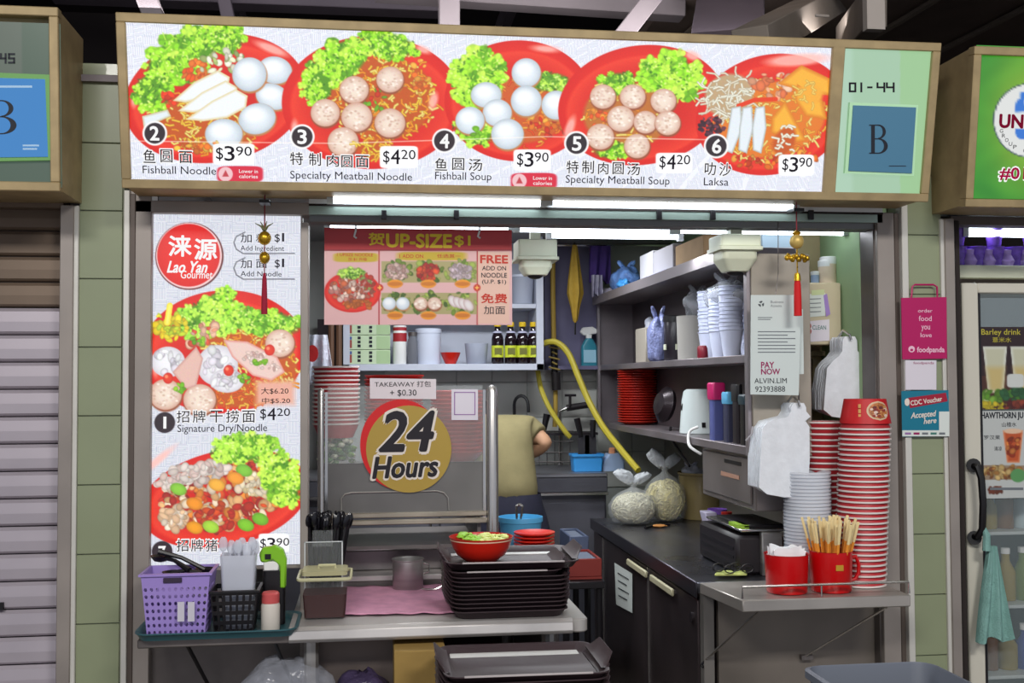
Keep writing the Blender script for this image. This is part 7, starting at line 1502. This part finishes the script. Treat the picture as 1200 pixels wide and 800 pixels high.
hh_.bits((1166, 574, 9, 3, 0), 20, [(120, 60, 40)], 3); hh_.mesh('printed_face', PM('poster_print', 0), hp); a_, b_, c2, d2 = RC(1151, 481, 1262, 583, .112); box('backing', PAPER, hp, a_, b_, .1125, .1140, c2, d2)
T(FG, 'HAWTHORN JU', 1150, 490, 1199, 7, BK, hp, .0008, .03); T(FG, '山楂水', 1174, 500, 1191, 5.5, BK, hp, .0008, 0); T(FG, '罗汉果', 1153, 515, 1172, 5, BK, hp, .0008, .0); T(FG, '清凉', 1165, 528, 1174, 5, BK, hp, .0008, 0); ink_lines(FG, 1160, 571, 1199, 1, 3, GI, hp, .0008, 3.0)
FMS = M('frosted_strip', (120, 130, 134), .3); box('frost_band', FMS, fr, dx1 + .01, fa1 - .08, .122, .124, P(1170, 383, .12).z, P(1170, 349, .12).z)
# towel on the fridge handle
tw = drape('hand_towel', 'pale teal hand towel hanging on the black fridge handle', 'towel', M('teal_towelling', (132, 176, 168), .95, 0, .12, 20, bump=.6, bscale=260), 1146, 640, 1186, 750, .035, .02, .010, n=22, m=14, seed=1, taper=.80)
MB().tube([P(1152, 616, .05), P(1156, 626, .04), P(1156, 645, .04)], [.006, .012, .014], 8).build('hanging_loop', M('teal_towelling'), tw)
# ---- grey bin by the ledge
gb2 = thing('grey_bin', 'large slate grey plastic bin in front of the pilaster', 'bin', (P(1072, 790, -.75).x, -.72, 0)); x0, x1 = P(990, 786, -.88).x, P(1158, 790, -.88).x; cx = (x0 + x1) / 2; W_ = x1 - x0; zr = .745
MB().loops([rr(cx, -.74, W_ * f_, .30 * f_, .05, z_, 6) for f_, z_ in ((.78, 0), (.94, zr - .02), (1.0, zr - .018), (1.0, zr), (.94, zr + .004), (.93, zr), (.76, .01))]).build('body', M('slate_plastic', (104, 110, 122), .5), gb2, smooth=40)
# ================================================================ THE COOK
def skinned(name, chains, mat, parent, sub=2, root=0, base=None):
    """chains: list of [(x,y,z,r),...]; points closer than 1 mm merge"""
    bm = bmesh.new(); sk = bm.verts.layers.skin.verify(); V = {}
    def gv(p):
        k = tuple(round(c, 3) for c in p[:3])
        if k not in V: v = bm.verts.new(p[:3]); r = p[3] if not isinstance(p[3], tuple) else p[3]; v[sk].radius = (r, r) if not isinstance(r, tuple) else r; V[k] = v
        return V[k]
    for ch in chains:
        pv_ = None
        for i, p in enumerate(ch):
            v = gv(p)
            if pv_ is not None and bm.edges.get((pv_, v)) is None: bm.edges.new((pv_, v))
            pv_ = v
    seen = set()
    for v in bm.verts:
        if v in seen: continue
        v[sk].use_root = True; st = [v]
        while st:
            a_ = st.pop()
            if a_ in seen: continue
            seen.add(a_); st += [e.other_vert(a_) for e in a_.link_edges]
    org = root_loc(parent) if parent is not None else Vector((0, 0, 0))
    for v in bm.verts: v.co -= org
    me = bpy.data.meshes.new(name); bm.to_mesh(me); bm.free(); o = bpy.data.objects.new(name, me); COL.objects.link(o); o.parent = parent
    s1 = o.modifiers.new('skin', 'SKIN'); s1.use_smooth_shade = True; s2 = o.modifiers.new('smooth', 'SUBSURF'); s2.levels = sub; s2.render_levels = sub; me.materials.append(mat); return o
SKN = M('warm_skin', (196, 150, 118), .55, 0, .05, 12); OLV = M('olive_cotton', (132, 122, 86), .9, 0, .08, 12, bump=.2, bscale=25); NAV = M('navy_denim', (34, 34, 52), .85, 0, .1, 30)
bx0 = P(598, 560, 1.75).x; cook = thing('person', 'cook in olive t-shirt and navy trousers bending over the sink', 'person', (bx0, 1.72, 0))
X0 = bx0; hipz = .93
pel = (X0, 1.70, hipz, .088); wst = (X0 - .005, 1.74, 1.03, .104); chs = (X0 - .02, 1.82, 1.19, .135); upc = (X0 - .03, 1.90, 1.285, .115); nck = (X0 - .05, 1.98, 1.305, .055); hd0 = (X0 - .065, 2.04, 1.305, .055)
shR = (X0 + .115, 1.90, 1.275, .066); elR = (P(641, 519, 1.86).x, 1.84, P(641, 519, 1.86).z, .043); wrR = (X0 + .075, 1.97, 1.135, .027); haR = (X0 + .02, 2.02, 1.12, .026)
shL = (X0 - .19, 1.90, 1.27, .066); elL = (X0 - .27, 1.88, 1.06, .043); wrL = (X0 - .10, 2.06, 1.13, .027); haL = (X0 - .05, 2.10, 1.12, .026)
hpR = (X0 + .09, 1.70, .84, .074); knR = (X0 + .10, 1.68, .48, .058); anR = (X0 + .105, 1.72, .09, .040); ftR = (X0 + .115, 1.60, .035, .035); toR = (X0 + .11, 1.86, .03, .028)
hpL = (X0 - .09, 1.70, .84, .074); knL = (X0 - .10, 1.68, .48, .058); anL = (X0 - .105, 1.72, .09, .040); toL = (X0 - .11, 1.86, .03, .028)
mid = lambda a_, b_, r=None, t=.5: tuple(a_[i] + (b_[i] - a_[i]) * t for i in range(3)) + (r if r else (a_[3] + b_[3]) / 2,)
def hand(w_, h_, up_=0):
    out = []; W_, H_ = Vector(w_[:3]), Vector(h_[:3]); d = (H_ - W_).normalized(); s__ = d.cross(Vector((0, 0, 1))).normalized()
    for k, (o_, l_) in enumerate(((-.028, .060), (-.010, .070), (.010, .066), (.027, .052))):
        b_ = H_ + s__ * o_ * .8; m_ = b_ + d * l_ * .5 + Vector((0, 0, -.006)); e_ = b_ + d * l_ * .85 + Vector((0, 0, -.030)); out.append([tuple(b_) + (.0095,), tuple(m_) + (.0088,), tuple(e_) + (.0075,)])
    b_ = W_.lerp(H_, .6) - s__ * .024; out.append([tuple(b_) + (.011,), tuple(b_ - s__ * .022 + d * .02) + (.010,), tuple(b_ - s__ * .03 + d * .045) + (.0085,)]); return out
body = skinned('body', [[pel, wst, chs, upc, nck, hd0], [upc, shR, mid(shR, elR, .046), elR, mid(elR, wrR, .037), wrR, haR], [upc, shL, mid(shL, elL, .046), elL, mid(elL, wrL, .037), wrL, haL],
                        [pel, hpR, mid(hpR, knR, .075), knR, mid(knR, anR, .052, .4), anR, toR], [pel, hpL, mid(hpL, knL, .075), knL, mid(knL, anL, .052, .4), anL, toL]] + hand(wrR, haR) + hand(wrL, haL), SKN, cook)
# head with face looking down at the sink
HC = Vector((X0 - .11, 2.10, 1.29)); tilt = Matrix.Rotation(math.radians(-62), 3, 'X')
def hp_(v): return HC + tilt @ Vector(v)
hm = MB(); L = []
for j in range(1, 16):
    t_ = -PI / 2 + PI * j / 16; z_ = math.sin(t_) * .118; ring = []
    for k in range(24):
        a_ = 2 * PI * k / 24; r = math.cos(t_); x = math.cos(a_) * r * .077; y = math.sin(a_) * r * .096
        if z_ < -.02: x *= 1 + (z_ + .02) * 2.2; y *= 1 + (z_ + .02) * (1.2 if y > 0 else 3.0)
        if y > 0: y = min(y, .086 + .004 * math.cos(a_))
        if y > .05 and abs(x) < .016 and -.035 < z_ < .012: y += .016 * (1 - abs(x) / .016) * (1 - (z_ + .035) / .06)
        if y > .05 and .015 < abs(x) < .045 and .0 < z_ < .025: y -= .007
        ring.append(hp_((x, y, z_)))
    L.append(ring)
hm.loops(L).build('head', SKN, cook, smooth=80)
for s__ in (-1, 1):
    MB().blob(hp_((s__ * .031, .078, .010)), .013, .013, .009, 0, 1, 12, 8).build('eye', M('eye_white', (226, 222, 216), .3), cook, smooth=80); MB().blob(hp_((s__ * .031, .089, .010)), .005, .005, .005, 0, 1, 8, 6).build('iris', BLACK, cook, smooth=80); MB().blob(hp_((s__ * .078, -.005, .0)), .010, .018, .028, .05, 2, 12, 8).build('ear', SKN, cook, smooth=80)
    MB().tube([hp_((s__ * .016, .090, .030)), hp_((s__ * .032, .090, .034)), hp_((s__ * .046, .080, .030))], .003, 6).build('eyebrow', M('black_hair', (24, 20, 22), .6), cook)
MB().tube([hp_((-.022, .080, -.052)), hp_((0, .088, -.050)), hp_((.022, .080, -.052))], [.003, .005, .003], 8).build('mouth', M('lip_tone', (160, 84, 80), .5), cook)
L = []
for j in range(1, 14):
    t_ = -PI / 2 + PI * (j + 2.2) / 16.5; z_ = math.sin(t_) * .128; L.append([hp_((math.cos(a_) * math.cos(t_) * .086, min(math.sin(a_) * math.cos(t_) * .104, .058 + max(0, z_) * .3) - .008, z_ + .004)) for a_ in [2 * PI * k / 24 for k in range(24)]])
MB().loops(L).build('hair', M('black_hair'), cook, smooth=80)
MB().blob(hp_((0, -.115, .03)), .034, .034, .034, .06, 4, 16, 10).build('hair_bun', M('black_hair'), cook, smooth=80)
g_ = lambda p, e: tuple(p[:3]) + (p[3] + e,)
hem = (X0 + .0, 1.70, .895, .150)
shirt = skinned('shirt', [[hem, g_(wst, .038), g_(chs, .018), g_(upc, .018), (nck[0] + .003, nck[1] - .015, nck[2] - .012, .066)], [g_(upc, .018), g_(shR, .016), mid(shR, elR, .070, .42), mid(shR, elR, .066, .55)], [g_(upc, .018), g_(shL, .016), mid(shL, elL, .070, .42), mid(shL, elL, .066, .55)]], OLV, cook)
trs = skinned('trousers', [[(X0, 1.745, 1.09, .120), (X0, 1.705, .93, .152), g_((hpR[0] + .01, hpR[1], .78, .078), .034), mid(hpR, knR, .098), g_(knR, .020), mid(knR, anR, .064, .4), (anR[0], anR[1], .12, .060)], [(X0, 1.705, .93, .152), g_((hpL[0] - .01, hpL[1], .78, .078), .034), mid(hpL, knL, .098), g_(knL, .020), mid(knL, anL, .064, .4), (anL[0], anL[1], .12, .060)]], NAV, cook)
MB().loops([[Vector((X0 + math.cos(a_) * r * 1.06, y_ + math.sin(a_) * r * .86, z_)) for a_ in [2 * PI * k / 28 for k in range(28)]] for r, y_, z_ in ((.150, 1.70, .80), (.150, 1.70, .86), (.143, 1.705, .93), (.134, 1.72, .99))], False, False).build('waistband', NAV, cook, smooth=60)
for s__ in (-1, 1): MB().loops([rr(X0 + s__ * .108, 1.78, .10 * f_, .27 * f_, .045 * f_, z_) for f_, z_ in ((.95, .001), (1, .02), (.95, .055), (.6, .085))]).build('shoe', BLACK, cook, smooth=60)
# crates beside the cook
for px0, px1, py0, py1, mat, l, Yc in ((650, 706, 655, 676, M('crate_red', (120, 40, 34), .5), 'dull red crate on the floor aisle beside the side counter', 1.0), (668, 702, 628, 650, M('crate_blue', (70, 80, 104), .5), 'slate blue crate resting behind the dull red crate', 1.27)):
    a_, b_, c2, d2 = RC(px0, py0, px1, py1, Yc); b_ = min(b_, .955); cr = thing('plastic_crate', l, 'crate', ((a_ + b_) / 2, Yc + .14, c2))
    for x0, x1, y0, y1 in ((a_, b_, Yc, Yc + .012), (a_, b_, Yc + .25, Yc + .262), (a_, a_ + .012, Yc + .012, Yc + .25), (b_ - .012, b_, Yc + .012, Yc + .25)): box('wall', mat, cr, x0, x1, y0, y1, c2, d2, .003)
    box('base', mat, cr, a_, b_, Yc, Yc + .262, c2 - .01, c2)
    MB().loops([rr((a_ + b_) / 2, Yc + .131, (b_ - a_) * f_, .27 * f_, .01, z_) for f_, z_ in ((.9, d2 - .03), (.92, d2 - .01))]).build('contents', M('crate_cloth_' + l[:4], (96, 104, 120), .8), cr)
st2 = thing('dark_stool', 'dark stool under the crates beside the side counter', 'stool', (.84, 1.3, 0)); zc = P(678, 676, 1.0).z - .012; zc2 = P(685, 650, 1.27).z - .012
box('seat', BLACK, st2, .70, .96, .96, 1.25, zc - .03, zc - .001, .003); box('upper_step', BLACK, st2, .78, .96, 1.255, 1.55, zc2 - .03, zc2 - .001, .003)
for x in (.80, .94):
    for y, z_ in ((.98, zc - .03), (1.23, zc - .03), (1.5, zc2 - .03)): MB().tube([(x, y, 0), (x, y, z_)], .014, 8).build('leg', BLACK, st2)
bpy.data.objects.remove(_to); bpy.data.curves.remove(_tc)
